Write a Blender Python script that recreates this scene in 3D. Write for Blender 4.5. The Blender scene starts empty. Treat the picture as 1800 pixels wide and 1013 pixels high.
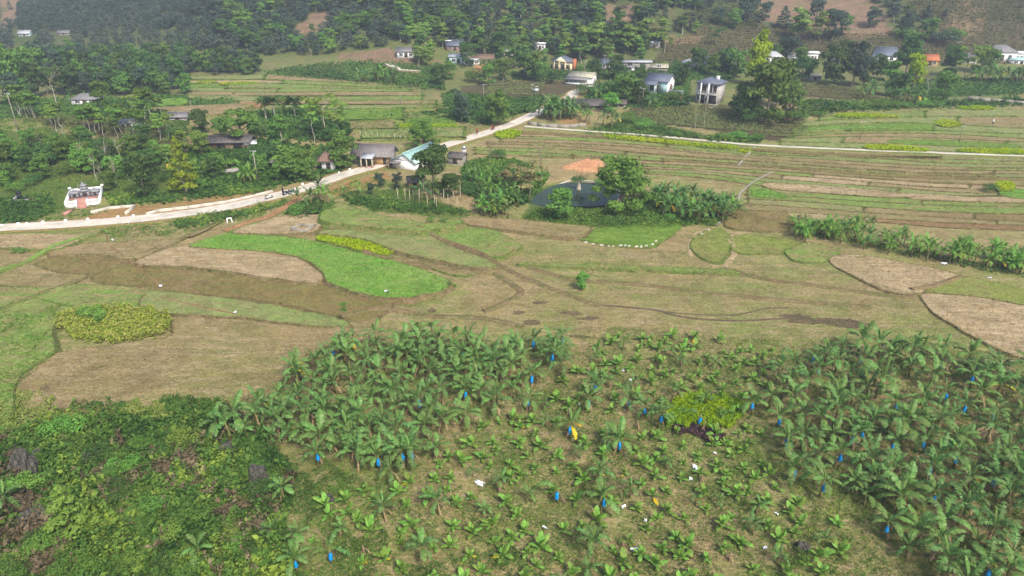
import bpy, bmesh, math, random
import numpy as np
from mathutils import Vector, Matrix
from mathutils.geometry import tessellate_polygon

SC = bpy.context.scene
COL = SC.collection
R = math.radians
# ---------------------------------------------------------------- camera, sky, sun, exposure
CAM_H, PITCH, FPX, CX, CY = 44.0, R(25.3), 1200.0, 900.0, 506.5
cd = bpy.data.cameras.new('camera'); cd.lens = 24.0; cd.sensor_width = 36.0; cd.clip_start = 0.5; cd.clip_end = 6000
cam = bpy.data.objects.new('camera', cd); COL.objects.link(cam)
cam.location = (0, 0, CAM_H); cam.rotation_euler = (math.pi/2 - PITCH, 0, 0); SC.camera = cam
SUN_EL, SUN_AZ = R(48), R(150)          # azimuth measured from +Y (view direction) towards +X
world = bpy.data.worlds.new('World'); SC.world = world; world.use_nodes = True
wn = world.node_tree.nodes; wl = world.node_tree.links; wn.clear()
wo = wn.new('ShaderNodeOutputWorld'); wb = wn.new('ShaderNodeBackground'); ws = wn.new('ShaderNodeTexSky')
ws.sky_type = 'NISHITA'; ws.sun_disc = False; ws.sun_elevation = SUN_EL; ws.sun_rotation = SUN_AZ
ws.air_density = 1.0; ws.dust_density = 4.0; ws.ozone_density = 1.0; ws.altitude = 300
wb.inputs['Strength'].default_value = 0.116
wl.new(ws.outputs[0], wb.inputs[0]); wl.new(wb.outputs[0], wo.inputs[0])
sd = bpy.data.lights.new('sun', 'SUN'); sd.energy = 2.3; sd.angle = R(11); sd.color = (1.0, 0.955, 0.88)
sun = bpy.data.objects.new('sun', sd); COL.objects.link(sun)
_sv = Vector((math.sin(SUN_AZ)*math.cos(SUN_EL), math.cos(SUN_AZ)*math.cos(SUN_EL), math.sin(SUN_EL)))
sun.rotation_euler = _sv.to_track_quat('Z', 'Y').to_euler(); sun.location = (0, 0, 300)
SC.view_settings.view_transform = 'Standard'; SC.view_settings.look = 'None'
SC.view_settings.gamma = 1.0; SC.view_settings.use_curve_mapping = False
SC.view_settings.exposure = 1.06
SC.cycles.use_denoising = True
SC.cycles.max_bounces = 5; SC.cycles.diffuse_bounces = 3; SC.cycles.glossy_bounces = 2
SC.cycles.transmission_bounces = 3; SC.cycles.transparent_max_bounces = 6; SC.cycles.volume_bounces = 0
SC.cycles.caustics_reflective = False; SC.cycles.caustics_refractive = False

# ---------------------------------------------------------------- small tools
rnd = random.Random(7)
rng = np.random.default_rng(11)
def lin(r, g, b):
    f = lambda c: (c/255/12.92) if c/255 <= .04045 else ((c/255+.055)/1.055)**2.4
    return (f(r), f(g), f(b), 1.0)
def mk_mesh(name, V, Q=None, T=None, mats=(), mi=None, tint=None, smooth=False, uv=None):
    V = np.asarray(V, dtype=np.float32).reshape(-1, 3)
    q = np.asarray(Q, dtype=np.int32).reshape(-1, 4) if Q is not None and len(Q) else np.zeros((0, 4), np.int32)
    t = np.asarray(T, dtype=np.int32).reshape(-1, 3) if T is not None and len(T) else np.zeros((0, 3), np.int32)
    me = bpy.data.meshes.new(name)
    me.vertices.add(len(V)); me.vertices.foreach_set('co', V.ravel())
    loops = np.concatenate([q.ravel(), t.ravel()])
    me.loops.add(len(loops)); me.loops.foreach_set('vertex_index', loops)
    n = len(q) + len(t); me.polygons.add(n)
    starts = np.concatenate([np.arange(len(q))*4, len(q)*4 + np.arange(len(t))*3]).astype(np.int32)
    me.polygons.foreach_set('loop_start', starts)
    for m in mats: me.materials.append(m)
    if mi is not None: me.polygons.foreach_set('material_index', np.asarray(mi, dtype=np.int32))
    if smooth: me.polygons.foreach_set('use_smooth', np.ones(n, dtype=bool))
    me.update(calc_edges=True)
    if tint is not None:
        a = me.attributes.new('tint', 'FLOAT', 'POINT'); a.data.foreach_set('value', np.asarray(tint, dtype=np.float32))
    return me
def link(name, data, parent=None, loc=None, rz=None, scale=None):
    o = bpy.data.objects.new(name, data); COL.objects.link(o)
    if parent is not None: o.parent = parent
    if loc is not None: o.location = loc
    if rz is not None: o.rotation_euler = (0, 0, rz)
    if scale is not None: o.scale = (scale,)*3 if not hasattr(scale, '__len__') else scale
    return o
def tag(o, label=None, cat=None, group=None, kind=None):
    if label: o['label'] = label
    if cat: o['category'] = cat
    if group: o['group'] = group
    if kind: o['kind'] = kind
    return o
def thing(name, label, cat, loc=(0, 0, 0), rz=0.0, group=None, scale=None):
    return tag(link(name, None, loc=loc, rz=rz, scale=scale), label, cat, group)
class MB:
    """collects boxes, prisms and tubes for one mesh"""
    def __init__(s): s.V = []; s.Q = []; s.T = []
    def box(s, x0, x1, y0, y1, z0, z1):
        b = len(s.V)
        s.V += [(x0,y0,z0),(x1,y0,z0),(x1,y1,z0),(x0,y1,z0),(x0,y0,z1),(x1,y0,z1),(x1,y1,z1),(x0,y1,z1)]
        s.Q += [[b+i for i in f] for f in ((3,2,1,0),(4,5,6,7),(0,1,5,4),(1,2,6,5),(2,3,7,6),(3,0,4,7))]
        return s
    def hexa(s, p):                      # 8 corners, same order as box
        b = len(s.V); s.V += [tuple(q) for q in p]
        s.Q += [[b+i for i in f] for f in ((3,2,1,0),(4,5,6,7),(0,1,5,4),(1,2,6,5),(2,3,7,6),(3,0,4,7))]
        return s
    def slab(s, a, b_, c, d, t):         # four top corners, thickness t downwards
        lo = [(p[0], p[1], p[2]-t) for p in (a, b_, c, d)]
        return s.hexa(lo + [a, b_, c, d])
    def tube(s, pts, rad, n=6, cap=True):
        V, Q = tube(pts, rad, n); b = len(s.V)
        s.V += [tuple(v) for v in V]; s.Q += [[b+i for i in q] for q in Q]
        if cap:
            for ring, flip in ((0, True), (len(pts)-1, False)):
                c = len(s.V); s.V.append(tuple(pts[ring]))
                for k in range(n):
                    i, j = b+ring*n+k, b+ring*n+(k+1) % n
                    s.T.append([c, j, i] if flip else [c, i, j])
        return s
    def mesh(s, name, *mats, smooth=False): return mk_mesh(name, s.V, s.Q, s.T, mats, smooth=smooth)
    def part(s, name, parent, *mats, smooth=False): return link(name, s.mesh(name, *mats, smooth=smooth), parent)
def tube(pts, rad, n=6):
    P = [Vector(p) for p in pts]; V = []; Q = []
    ref = Vector((0.31, 0.17, 0.93))
    for i, p in enumerate(P):
        d = (P[min(i+1, len(P)-1)] - P[max(i-1, 0)])
        d = d.normalized() if d.length > 1e-6 else Vector((0, 0, 1))
        u = d.cross(ref if abs(d.dot(ref)) < .95 else Vector((1, 0, 0))).normalized(); w = d.cross(u)
        for k in range(n):
            a = 2*math.pi*k/n
            V.append(p + (u*math.cos(a) + w*math.sin(a))*rad[i])
    for i in range(len(P)-1):
        for k in range(n):
            Q.append([i*n+k, i*n+(k+1) % n, (i+1)*n+(k+1) % n, (i+1)*n+k])
    return V, Q
def cat_parts(parts):
    """joins (V, Q, T, tint) tuples into one"""
    Vs, Qs, Ts, ts, b = [], [], [], [], 0
    for V, Q, T, t in parts:
        V = np.asarray(V, float).reshape(-1, 3)
        Vs.append(V); ts.append(np.full(len(V), t, float) if np.isscalar(t) else t)
        if Q is not None and len(Q): Qs.append(np.asarray(Q)+b)
        if T is not None and len(T): Ts.append(np.asarray(T)+b)
        b += len(V)
    return np.concatenate(Vs), (np.concatenate(Qs) if Qs else None), (np.concatenate(Ts) if Ts else None), np.concatenate(ts)

# ---------------------------------------------------------------- terrain
_FA = [-2.0, -.75, -.5, -.36, -.16, .16, .4, .75, 2.0]
_FD = [345, 345, 335, 312, 292, 284, 300, 304, 310]
_FS = [.10, .11, .15, .34, .46, .44, .34, .33, .33]
POND = None
def vnoise(x, y):
    return (np.sin(x*.93+1.3*np.sin(y*.41))*np.cos(y*.87+1.1*np.sin(x*.53)) + .5*np.sin(x*2.1+y*1.7+1.9) + .3*np.sin(x*4.3-y*3.7))/1.6
LAND = []        # (x, y, rx, ry, height) smooth rises and hollows
def H(x, y):
    x = np.asarray(x, float); y = np.asarray(y, float)
    a = x/np.maximum(y, 20.0)
    z = .02*np.maximum(y-70, 0)
    F = np.interp(a, _FA, _FD) + 9*np.sin(x*.021) + 5*np.sin(x*.057+1)
    S = np.interp(a, _FA, _FS)
    u = (y-F)/14.0
    hill = S*14*np.where(u > 30, u, np.log1p(np.exp(np.minimum(u, 30))))
    hill = hill*(1+.18*np.sin(x*.03+1.0)*np.clip(u/4, 0, 1))
    hill = 95*(1-np.exp(-hill/95))
    z = z + hill
    for (cx, cy, rx, ry, hh) in LAND:
        z = z + hh*np.exp(-((x-cx)/rx)**2 - ((y-cy)/ry)**2)
    if POND is not None:
        cx, cy, rx, ry, dep = POND
        d = np.sqrt(((x-cx)/rx)**2 + ((y-cy)/ry)**2)
        z = z - dep*np.clip((1.15-d)/.25, 0, 1)
    return z
_ct, _st = math.cos(PITCH), math.sin(PITCH)
def ray(px, py):
    px = np.asarray(px, float); py = np.asarray(py, float)
    a = (px-CX)/FPX; b = -(py-CY)/FPX
    return np.stack([a, _ct + b*_st, -_st + b*_ct], -1)
_TS = np.concatenate([np.linspace(20, 260, 260), np.linspace(262, 1600, 700)])
def at(px, py, e=0.0):
    """world point on the terrain (raised by e) seen at photo pixel px, py"""
    d = ray(px, py); one = d.ndim == 1; d = d.reshape(-1, 3)
    out = np.zeros_like(d)
    for i, v in enumerate(d):
        X = v[0]*_TS; Y = v[1]*_TS; Z = CAM_H + v[2]*_TS
        below = Z < H(X, Y)+e
        k = int(np.argmax(below)) if below.any() else len(_TS)-1
        lo, hi = _TS[max(k-1, 0)], _TS[k]
        for _ in range(18):
            m = .5*(lo+hi)
            if CAM_H+v[2]*m < H(v[0]*m, v[1]*m)+e: hi = m
            else: lo = m
        out[i] = (v[0]*hi, v[1]*hi, float(H(v[0]*hi, v[1]*hi)))
    return out[0] if one else out
def on_plane(px, py, z0, slope=0.0, yc=0.0):
    d = ray(px, py)
    t = (z0 - slope*yc - CAM_H)/(d[..., 2] - slope*d[..., 1])
    return np.stack([d[..., 0]*t, d[..., 1]*t, CAM_H + d[..., 2]*t], -1)
def proj(P):
    P = np.asarray(P, float); x = P[..., 0]; y = P[..., 1]; z = P[..., 2]-CAM_H
    dep = y*_ct - z*_st; up = y*_st + z*_ct
    return CX + FPX*x/dep, CY - FPX*up/dep
def mpp(px, py):
    """metres per photo pixel at the ground seen there"""
    p = at(px, py); return float((p[1]*_ct - (p[2]-CAM_H)*_st)/FPX)
def inpoly(px, py, poly):
    px = np.asarray(px, float); py = np.asarray(py, float); c = np.zeros(px.shape, bool)
    n = len(poly); j = n-1
    for i in range(n):
        xi, yi = poly[i]; xj, yj = poly[j]
        if yi != yj:
            c ^= ((yi > py) != (yj > py)) & (px < (xj-xi)*(py-yi)/(yj-yi)+xi)
        j = i
    return c
def smooth_line(P, sub=6, closed=False):
    P = np.asarray(P, float); n = len(P); out = []
    rngi = range(n) if closed else range(n-1)
    for i in rngi:
        if closed: p0, p1, p2, p3 = P[(i-1) % n], P[i], P[(i+1) % n], P[(i+2) % n]
        else: p0, p1, p2, p3 = P[max(i-1, 0)], P[i], P[i+1], P[min(i+2, n-1)]
        for k in range(sub):
            t = k/sub
            out.append(.5*((2*p1)+(-p0+p2)*t+(2*p0-5*p1+4*p2-p3)*t*t+(-p0+3*p1-3*p2+p3)*t**3))
    if not closed: out.append(P[-1])
    return np.array(out)
# wooded rise on the near left, bushy rise at the bottom left
_c = at(150, 262); LAND.append((_c[0], _c[1]+14, 60, 34, 5.0))
_c = at(120, 940); LAND.append((_c[0], _c[1], 24, 11, 2.2))
_c = at(1270, 205); LAND.append((_c[0], _c[1]+20, 55, 26, 2.6))
_c = at(705, 345); LAND.append((_c[0]+6, _c[1], 16, 12, 1.2))
_p = [at(920, 352), at(1118, 350), at(1020, 317), at(1020, 366)]
POND = ((_p[0][0]+_p[1][0])/2, (_p[2][1]+_p[3][1])/2, (_p[1][0]-_p[0][0])/2, (_p[2][1]-_p[3][1])/2, 1.1)

# ---------------------------------------------------------------- materials
def new_mat(name):
    m = bpy.data.materials.new(name); m.use_nodes = True; nt = m.node_tree; nt.nodes.clear()
    out = nt.nodes.new('ShaderNodeOutputMaterial'); return m, nt, out
def N(nt, t, **kw):
    n = nt.nodes.new(t)
    for k, v in kw.items(): setattr(n, k, v)
    return n
def noise(nt, pos, scale, detail=4.0, rough=.6, dist=0.0):
    n = N(nt, 'ShaderNodeTexNoise'); n.inputs['Scale'].default_value = scale; n.inputs['Detail'].default_value = detail
    n.inputs['Roughness'].default_value = rough; n.inputs['Distortion'].default_value = dist
    nt.links.new(pos, n.inputs['Vector']); return n.outputs[0]
def ramp(nt, fac, stops):
    r = N(nt, 'ShaderNodeValToRGB'); el = r.color_ramp.elements
    while len(el) < len(stops): el.new(.5)
    for e, (p, c) in zip(el, stops): e.position = p; e.color = c if hasattr(c, '__len__') else (c, c, c, 1)
    nt.links.new(fac, r.inputs[0]); return r.outputs[0]
def mix(nt, fac, a, b, mode='MIX'):
    n = N(nt, 'ShaderNodeMix', data_type='RGBA', blend_type=mode)
    for sock, v in ((n.inputs[0], fac), (n.inputs[6], a), (n.inputs[7], b)):
        if hasattr(v, 'is_output'): nt.links.new(v, sock)
        else: sock.default_value = v
    return n.outputs[2]
def bsdf(nt, out, col, rough=.9, bump=None, bstr=.4, bdist=.1, spec=.25, metal=0.0):
    b = N(nt, 'ShaderNodeBsdfPrincipled')
    if hasattr(col, 'is_output'): nt.links.new(col, b.inputs['Base Color'])
    else: b.inputs['Base Color'].default_value = col
    b.inputs['Roughness'].default_value = rough; b.inputs['Metallic'].default_value = metal
    b.inputs['Specular IOR Level'].default_value = spec
    if bump is not None:
        bn = N(nt, 'ShaderNodeBump'); bn.inputs['Strength'].default_value = bstr; bn.inputs['Distance'].default_value = bdist
        nt.links.new(bump, bn.inputs['Height']); nt.links.new(bn.outputs[0], b.inputs['Normal'])
    nt.links.new(b.outputs[0], out.inputs[0]); return b
def stretch(nt, pos, sx, sy, rz=0.0):
    m = N(nt, 'ShaderNodeMapping'); m.inputs['Scale'].default_value = (sx, sy, 1); m.inputs['Rotation'].default_value = (0, 0, rz)
    nt.links.new(pos, m.inputs[0]); return m.outputs[0]
def earth_col(nt, pos, a, b, c, patch=.05, cover=.5, fine=1.0, rz=.3):
    """a = main, b = second tone in patches, c = specks (weeds, straw)"""
    big = ramp(nt, noise(nt, pos, patch, 5, .65, .6), [(cover-.1, (0, 0, 0, 1)), (cover+.1, (1, 1, 1, 1))])
    col = mix(nt, big, a, b)
    mid = ramp(nt, noise(nt, stretch(nt, pos, .32, 1.7, rz), .6*fine, 6, .72), [(.46, (0, 0, 0, 1)), (.63, (1, 1, 1, 1))])
    col = mix(nt, mid, col, c)
    pb = ramp(nt, noise(nt, pos, patch*4.5, 5, .7, .8), [(.3, (.72, .70, .66, 1)), (.5, (1, 1, 1, 1)), (.72, (1.22, 1.2, 1.14, 1))])
    col = mix(nt, 1.0, col, pb, 'MULTIPLY')
    fn = noise(nt, stretch(nt, pos, .6, 1.35, rz), 2.8*fine, 5, .78)
    col = mix(nt, 1.0, col, ramp(nt, fn, [(.25, (.42, .41, .38, 1)), (.5, (1, 1, 1, 1)), (.74, (1.6, 1.56, 1.48, 1))]), 'MULTIPLY')
    grit = noise(nt, pos, 5.5*fine, 3, .85)
    col = mix(nt, 1.0, col, ramp(nt, grit, [(.28, (.55, .54, .5, 1)), (.5, (1, 1, 1, 1)), (.72, (1.42, 1.4, 1.33, 1))]), 'MULTIPLY')
    return col, fn
def earth(name, a, b, c, patch=.05, cover=.5, fine=1.0, bump=.6, rz=.3):
    m, nt, out = new_mat(name); g = N(nt, 'ShaderNodeNewGeometry')
    col, fn = earth_col(nt, g.outputs['Position'], a, b, c, patch, cover, fine, rz)
    bsdf(nt, out, col, .95, fn, bump, .25, .1); return m
def foliage(name, dark, light, third=None, rough=.65, transl=.25, spec=.12, vary=.25):
    m, nt, out = new_mat(name)
    at_ = N(nt, 'ShaderNodeAttribute', attribute_name='tint'); oi = N(nt, 'ShaderNodeObjectInfo'); g = N(nt, 'ShaderNodeNewGeometry')
    st = [(0.0, dark), (.62, light)] + ([(.93, third)] if third else [])
    col = ramp(nt, at_.outputs['Fac'], st)
    v = N(nt, 'ShaderNodeMapRange'); v.inputs['To Min'].default_value = 1-vary; v.inputs['To Max'].default_value = 1+vary
    nt.links.new(oi.outputs['Random'], v.inputs[0])
    hs = N(nt, 'ShaderNodeHueSaturation'); nt.links.new(col, hs.inputs['Color']); nt.links.new(v.outputs[0], hs.inputs['Value'])
    h2 = N(nt, 'ShaderNodeMath', operation='MULTIPLY_ADD'); nt.links.new(oi.outputs['Random'], h2.inputs[0])
    h2.inputs[1].default_value = .035; h2.inputs[2].default_value = .483; nt.links.new(h2.outputs[0], hs.inputs['Hue'])
    b = bsdf(nt, out, hs.outputs[0], rough, spec=spec)
    tr = N(nt, 'ShaderNodeBsdfTranslucent'); nt.links.new(hs.outputs[0], tr.inputs[0])
    mx = N(nt, 'ShaderNodeMixShader'); mx.inputs[0].default_value = transl
    nt.links.new(b.outputs[0], mx.inputs[1]); nt.links.new(tr.outputs[0], mx.inputs[2]); nt.links.new(mx.outputs[0], out.inputs[0])
    return m
def plain(name, col, rough=.8, var=.15, scale=1.5, spec=.3, stain=None, bump=.15, metal=0.0):
    m, nt, out = new_mat(name); g = N(nt, 'ShaderNodeTexCoord')
    n1 = noise(nt, g.outputs['Object'], scale, 5, .7)
    c = mix(nt, 1.0, tuple(col), ramp(nt, n1, [(.3, (1-var*1.6,)*3+(1,)), (.5, (1, 1, 1, 1)), (.72, (1+var,)*3+(1,))]), 'MULTIPLY')
    if stain:
        n2 = noise(nt, stretch(nt, g.outputs['Object'], 1, 1), scale*.5, 6, .75, 1.0)
        c = mix(nt, ramp(nt, n2, [(.5, (0, 0, 0, 1)), (.7, (.75, .75, .75, 1))]), c, tuple(stain))
    bsdf(nt, out, c, rough, n1, bump, .03, spec, metal); return m
def sheet(name, col, period=.25, rough=.55, axis='X', stain=None, metal=0.0, tile=False):
    """corrugated sheet or tiled roofing"""
    m, nt, out = new_mat(name); g = N(nt, 'ShaderNodeTexCoord')
    w = N(nt, 'ShaderNodeTexWave', bands_direction=axis); w.inputs['Scale'].default_value = 1/period*.05*6.28/2; w.inputs['Distortion'].default_value = .1 if not tile else .6
    nt.links.new(g.outputs['Object'], w.inputs['Vector'])
    n1 = noise(nt, g.outputs['Object'], .9, 6, .7)
    c = mix(nt, 1.0, tuple(col), ramp(nt, n1, [(.3, (.7, .69, .67, 1)), (.5, (1, 1, 1, 1)), (.75, (1.22, 1.2, 1.18, 1))]), 'MULTIPLY')
    c = mix(nt, 1.0, c, ramp(nt, w.outputs[0], [(0, (.8, .8, .8, 1)), (1, (1.05, 1.05, 1.05, 1))]), 'MULTIPLY')
    if stain:
        n2 = noise(nt, g.outputs['Object'], 1.7, 6, .75, 1.0)
        c = mix(nt, ramp(nt, n2, [(.48, (0, 0, 0, 1)), (.66, (.8, .8, .8, 1))]), c, tuple(stain))
    bsdf(nt, out, c, rough, w.outputs[0], .6, .05, .4, metal); return m
M = {}
def part_of(px, py, x0, x1, y0, y1):
    c = ('leftmost', 'left', 'middle', 'right', 'rightmost')[max(0, min(4, int(5*(px-x0)/(x1-x0))))]; r = ('back', 'centre', 'front')[max(0, min(2, int(3*(py-y0)/(y1-y0))))]
    return c+' '+r+' part'
SHAPE = {'round': 'rounded', 'dense': 'dense', 'tall': 'upright', 'bush': 'low bushy', 'airy': 'airy', 'thin': 'thin', 'cone': 'pointed', 'spread': 'spreading', 'bare': 'bare'}
TONE = {'f_dark': 'dark green', 'f_mid': 'green', 'f_light': 'light green', 'f_fresh': 'bright green', 'f_pine': 'bluish green', 'f_brown': 'brownish', 'f_lime': 'lime'}
def C(r, g, b, k=1.16):
    y = .3*r+.59*g+.11*b; return (max(.004, y+(r-y)*k), max(.004, y+(g-y)*k), max(.004, y+(b-y)*k), 1)
# fields: real base colours of dry stubble, ploughed soil and young crops
M['straw'] = earth('dry_straw', C(.295,.235,.15), C(.25,.20,.115), C(.37,.30,.20), .06, .5, 1.3, .7)
M['stubble'] = earth('brown_stubble', C(.215,.168,.092), C(.18,.165,.075), C(.27,.22,.135), .05, .5, 1.2, .7)
M['olive'] = earth('olive_stubble', C(.165,.13,.06), C(.20,.145,.085), C(.15,.15,.06), .06, .55, 1.2, .7)
M['soil'] = earth('brown_soil', C(.20,.13,.075), C(.165,.11,.06), C(.24,.17,.10), .08, .5, 1.5, .6)
M['greenmix'] = earth('green_brown_field', C(.16,.20,.07), C(.215,.18,.095), C(.125,.21,.055), .07, .52, 1.0, .6)
M['pale'] = earth('pale_green_field', C(.18,.20,.085), C(.215,.19,.10), C(.15,.21,.075), .06, .52, 1.0, .6)
M['grass'] = earth('short_grass', C(.12,.20,.045), C(.155,.20,.06), C(.10,.16,.04), .09, .5, 1.1, .5)
M['crop'] = earth('bright_green_crop', C(.12,.255,.05), C(.17,.27,.075), C(.19,.235,.085), .10, .5, 1.5, .8)
M['teal_crop'] = earth('blue_green_crop', C(.13,.22,.085), C(.17,.21,.09), C(.11,.19,.07), .06, .5, 1.6, .6)
M['yellow'] = earth('flowering_mustard', C(.22,.28,.05), C(.17,.25,.05), C(.28,.31,.05), .3, .5, 2.0, .8)
M['olivegrass'] = earth('olive_grass', C(.175,.20,.065), C(.20,.185,.085), C(.15,.18,.055), .12, .5, 1.2, .6)
M['bank'] = earth('terrace_bank', C(.16,.12,.07), C(.125,.13,.055), C(.21,.165,.10), .3, .5, 1.2, 1.0)
M['bank_green'] = earth('grassy_bank', C(.13,.165,.055), C(.175,.15,.075), C(.105,.15,.045), .3, .5, 1.2, 1.0)
M['ash'] = earth('dark_ash_soil', C(.115,.085,.06), C(.15,.115,.075), C(.09,.07,.055), .5, .5, 1.4, .8)
M['orange'] = earth('orange_earth', C(.46,.245,.145), C(.38,.20,.115), C(.50,.30,.19), .3, .5, 1.2, .9)
M['redsoil'] = earth('red_brown_soil', C(.27,.155,.085), C(.23,.14,.075), C(.30,.19,.11), .1, .5, 1.0, .6)
M['concrete'] = plain('pale_concrete', C(.50,.46,.39), .9, .2, .35, .2, C(.37,.315,.235))
M['oldconcrete'] = plain('weathered_concrete', C(.26,.24,.2), .95, .2, 1.0, .15, C(.12,.11,.08))
M['white'] = plain('white_paint', C(.80,.79,.77), .7, .05, 1.0, .3, C(.62,.59,.53))
M['cream'] = plain('cream_paint', C(.72,.62,.40), .75, .06, 1.0, .3)
M['paleblue'] = plain('pale_blue_paint', C(.5,.68,.68), .75, .06, 1.0, .3)
M['render'] = plain('bare_grey_render', C(.42,.40,.375), .95, .12, 1.2, .15, C(.30,.28,.25))
M['greywall'] = plain('grey_wall', C(.30,.28,.255), .95, .2, 1.0, .15, C(.20,.17,.14))
M['timber'] = plain('weathered_timber', C(.22,.16,.11), .9, .25, 2.0, .15)
M['palewood'] = plain('pale_bare_wood', C(.42,.36,.28), .9, .2, 3.0, .15)
M['ochre'] = plain('ochre_wall', C(.50,.33,.16), .85, .12, 1.0, .2)
M['brick'] = plain('red_brick', C(.36,.15,.085), .9, .15, 3.0, .15)
M['pinkpave'] = plain('pink_paving', C(.36,.20,.165), .85, .15, 3.0, .25)
M['dark'] = plain('dark_opening', C(.045,.04,.038), .7, .1, 1.0, .3)
M['glass'] = plain('window_glass', C(.03,.035,.04), .12, .05, 1.0, .6, None, 0)
M['stone'] = plain('carved_grey_stone', C(.27,.27,.28), .85, .2, 3.0, .25)
M['rock'] = plain('karst_rock', C(.075,.07,.06), .95, .55, 3.0, .12, C(.04,.05,.025), 1.0)
M['metal'] = plain('galvanised_metal', C(.45,.46,.47), .4, .1, 1.0, .5, None, .1, .7)
M['black'] = plain('black_rubber', C(.02,.02,.022), .7, .1, 2.0, .3)
M['r_grey'] = sheet('grey_roof_sheet', C(.20,.195,.195), .3, .6, 'X', C(.13,.11,.10))
M['r_brown'] = sheet('weathered_fibre_roof', C(.21,.19,.18), .3, .85, 'X', C(.115,.10,.09))
M['r_blue'] = sheet('blue_grey_tile_roof', C(.115,.13,.165), .35, .6, 'X', None, 0, True)
M['r_pale'] = sheet('pale_sheet_roof', C(.42,.43,.44), .3, .5, 'X')
M['r_teal'] = sheet('teal_sheet_roof', C(.36,.56,.51,1), .35, .5, 'X', C(.30,.44,.40,1))
M['r_dark'] = sheet('dark_tile_roof', C(.095,.085,.08), .3, .85, 'X', C(.17,.155,.14), 0, True)
M['r_red'] = sheet('brown_tile_roof', C(.22,.14,.105), .3, .85, 'X', C(.12,.10,.09), 0, True)
M['r_beige'] = sheet('beige_sheet_roof', C(.40,.38,.29), .3, .6, 'X')
M['bark'] = plain('grey_bark', C(.19,.155,.12), .95, .3, 2.5, .1)
M['palebark'] = plain('pale_bark', C(.40,.36,.30), .9, .25, 2.5, .1)
M['stem'] = plain('banana_stem', C(.15,.15,.06), .7, .35, 3.0, .3, C(.17,.11,.05))
M['bag'] = plain('blue_fruit_bag', C(.03,.26,.58), .5, .45, 9.0, .4)
M['plastic'] = plain('white_plastic', C(.78,.79,.80), .5, .1, 2.0, .4)
# foliage
M['f_dark'] = foliage('dark_leaves', C(0.032,0.066,0.022), C(0.078,0.135,0.042), C(0.134,0.193,0.069))
M['f_mid'] = foliage('mid_green_leaves', C(0.053,0.100,0.028), C(0.129,0.213,0.057), C(0.206,0.274,0.085))
M['f_light'] = foliage('light_green_leaves', C(0.092,0.155,0.038), C(0.202,0.295,0.078), C(0.286,0.357,0.121))
M['f_fresh'] = foliage('fresh_green_leaves', C(0.066,0.132,0.031), C(0.155,0.278,0.070), C(0.247,0.348,0.104))
M['f_lime'] = foliage('lime_leaves', C(0.130,0.190,0.020), C(0.300,0.380,0.045), C(0.380,0.420,0.060), vary=.05)
M['f_yellow'] = foliage('yellow_green_leaves', C(.11,.15,.025), C(.23,.27,.05), C(.31,.33,.07), vary=.05)
M['f_pine'] = foliage('bluish_leaves', C(.03,.058,.036,1), C(.068,.105,.06,1), C(.11,.145,.085,1))
M['f_brown'] = foliage('thin_brownish_leaves', C(0.132,0.124,0.054), C(0.248,0.217,0.109), C(0.310,0.295,0.139))
M['f_tea'] = foliage('tea_leaves', C(.07,.09,.035), C(.15,.175,.07), C(.20,.22,.09), vary=.12)
M['f_hazy_forest'] = foliage('hazy_forest_leaves', C(.045,.066,.046,1), C(.082,.108,.07,1), C(.135,.155,.098,1), vary=0)  # greyer, bluer and paler than real leaves: distant haze put into the colour
M['f_under'] = foliage('undergrowth_leaves', C(.022,.05,.014), C(.10,.17,.045), C(.25,.31,.075), vary=0)
M['f_dead'] = foliage('dead_brown_growth', C(.075,.055,.035), C(.16,.12,.08), C(.25,.20,.14), vary=0)
M['f_grass'] = foliage('grass_blades', C(.09,.15,.035), C(.16,.25,.06), C(.24,.28,.10), transl=.45, vary=0)
M['f_straw'] = foliage('straw_blades', C(.22,.165,.10), C(.36,.285,.19), C(.46,.38,.27), transl=.4, vary=0)
M['f_bank'] = foliage('bank_grass_blades', C(.12,.12,.05), C(.20,.185,.085), C(.27,.23,.125), transl=.45, vary=0)
M['f_flower'] = foliage('mustard_flowers', C(.15,.27,.045), C(.31,.385,.05), C(.43,.44,.06), transl=.4, vary=0)
M['f_bean'] = foliage('bean_leaves', C(.10,.19,.03), C(.21,.29,.06), C(.33,.34,.12), vary=0)
M['f_purple'] = foliage('purple_leaves', C(.04,.025,.028), C(.08,.05,.048), C(.12,.085,.07), vary=0)
M['b_leaf'] = foliage('banana_leaves', C(.045,.115,.026,1), C(.095,.19,.044,1), C(.17,.25,.085,1), .5, .28, .16, .28)
M['b_mid'] = foliage('light_banana_leaves', C(.06,.14,.03,1), C(.125,.235,.05,1), C(.2,.29,.085,1), .48, .28, .2, .22)
M['b_young'] = foliage('young_banana_leaves', C(.07,.17,.025,1), C(.155,.30,.045,1), C(.26,.38,.07,1), .5, .3, .18, .28)
M['b_yellow'] = foliage('yellowed_banana_leaves', C(.40,.26,.03), C(.60,.44,.06), C(.5,.45,.1), .5, .25, .4, .1)
M['b_dry'] = foliage('dry_banana_leaves', C(.16,.10,.055), C(.29,.20,.125), C(.40,.30,.2), .8, .15, .2, .15)
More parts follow.
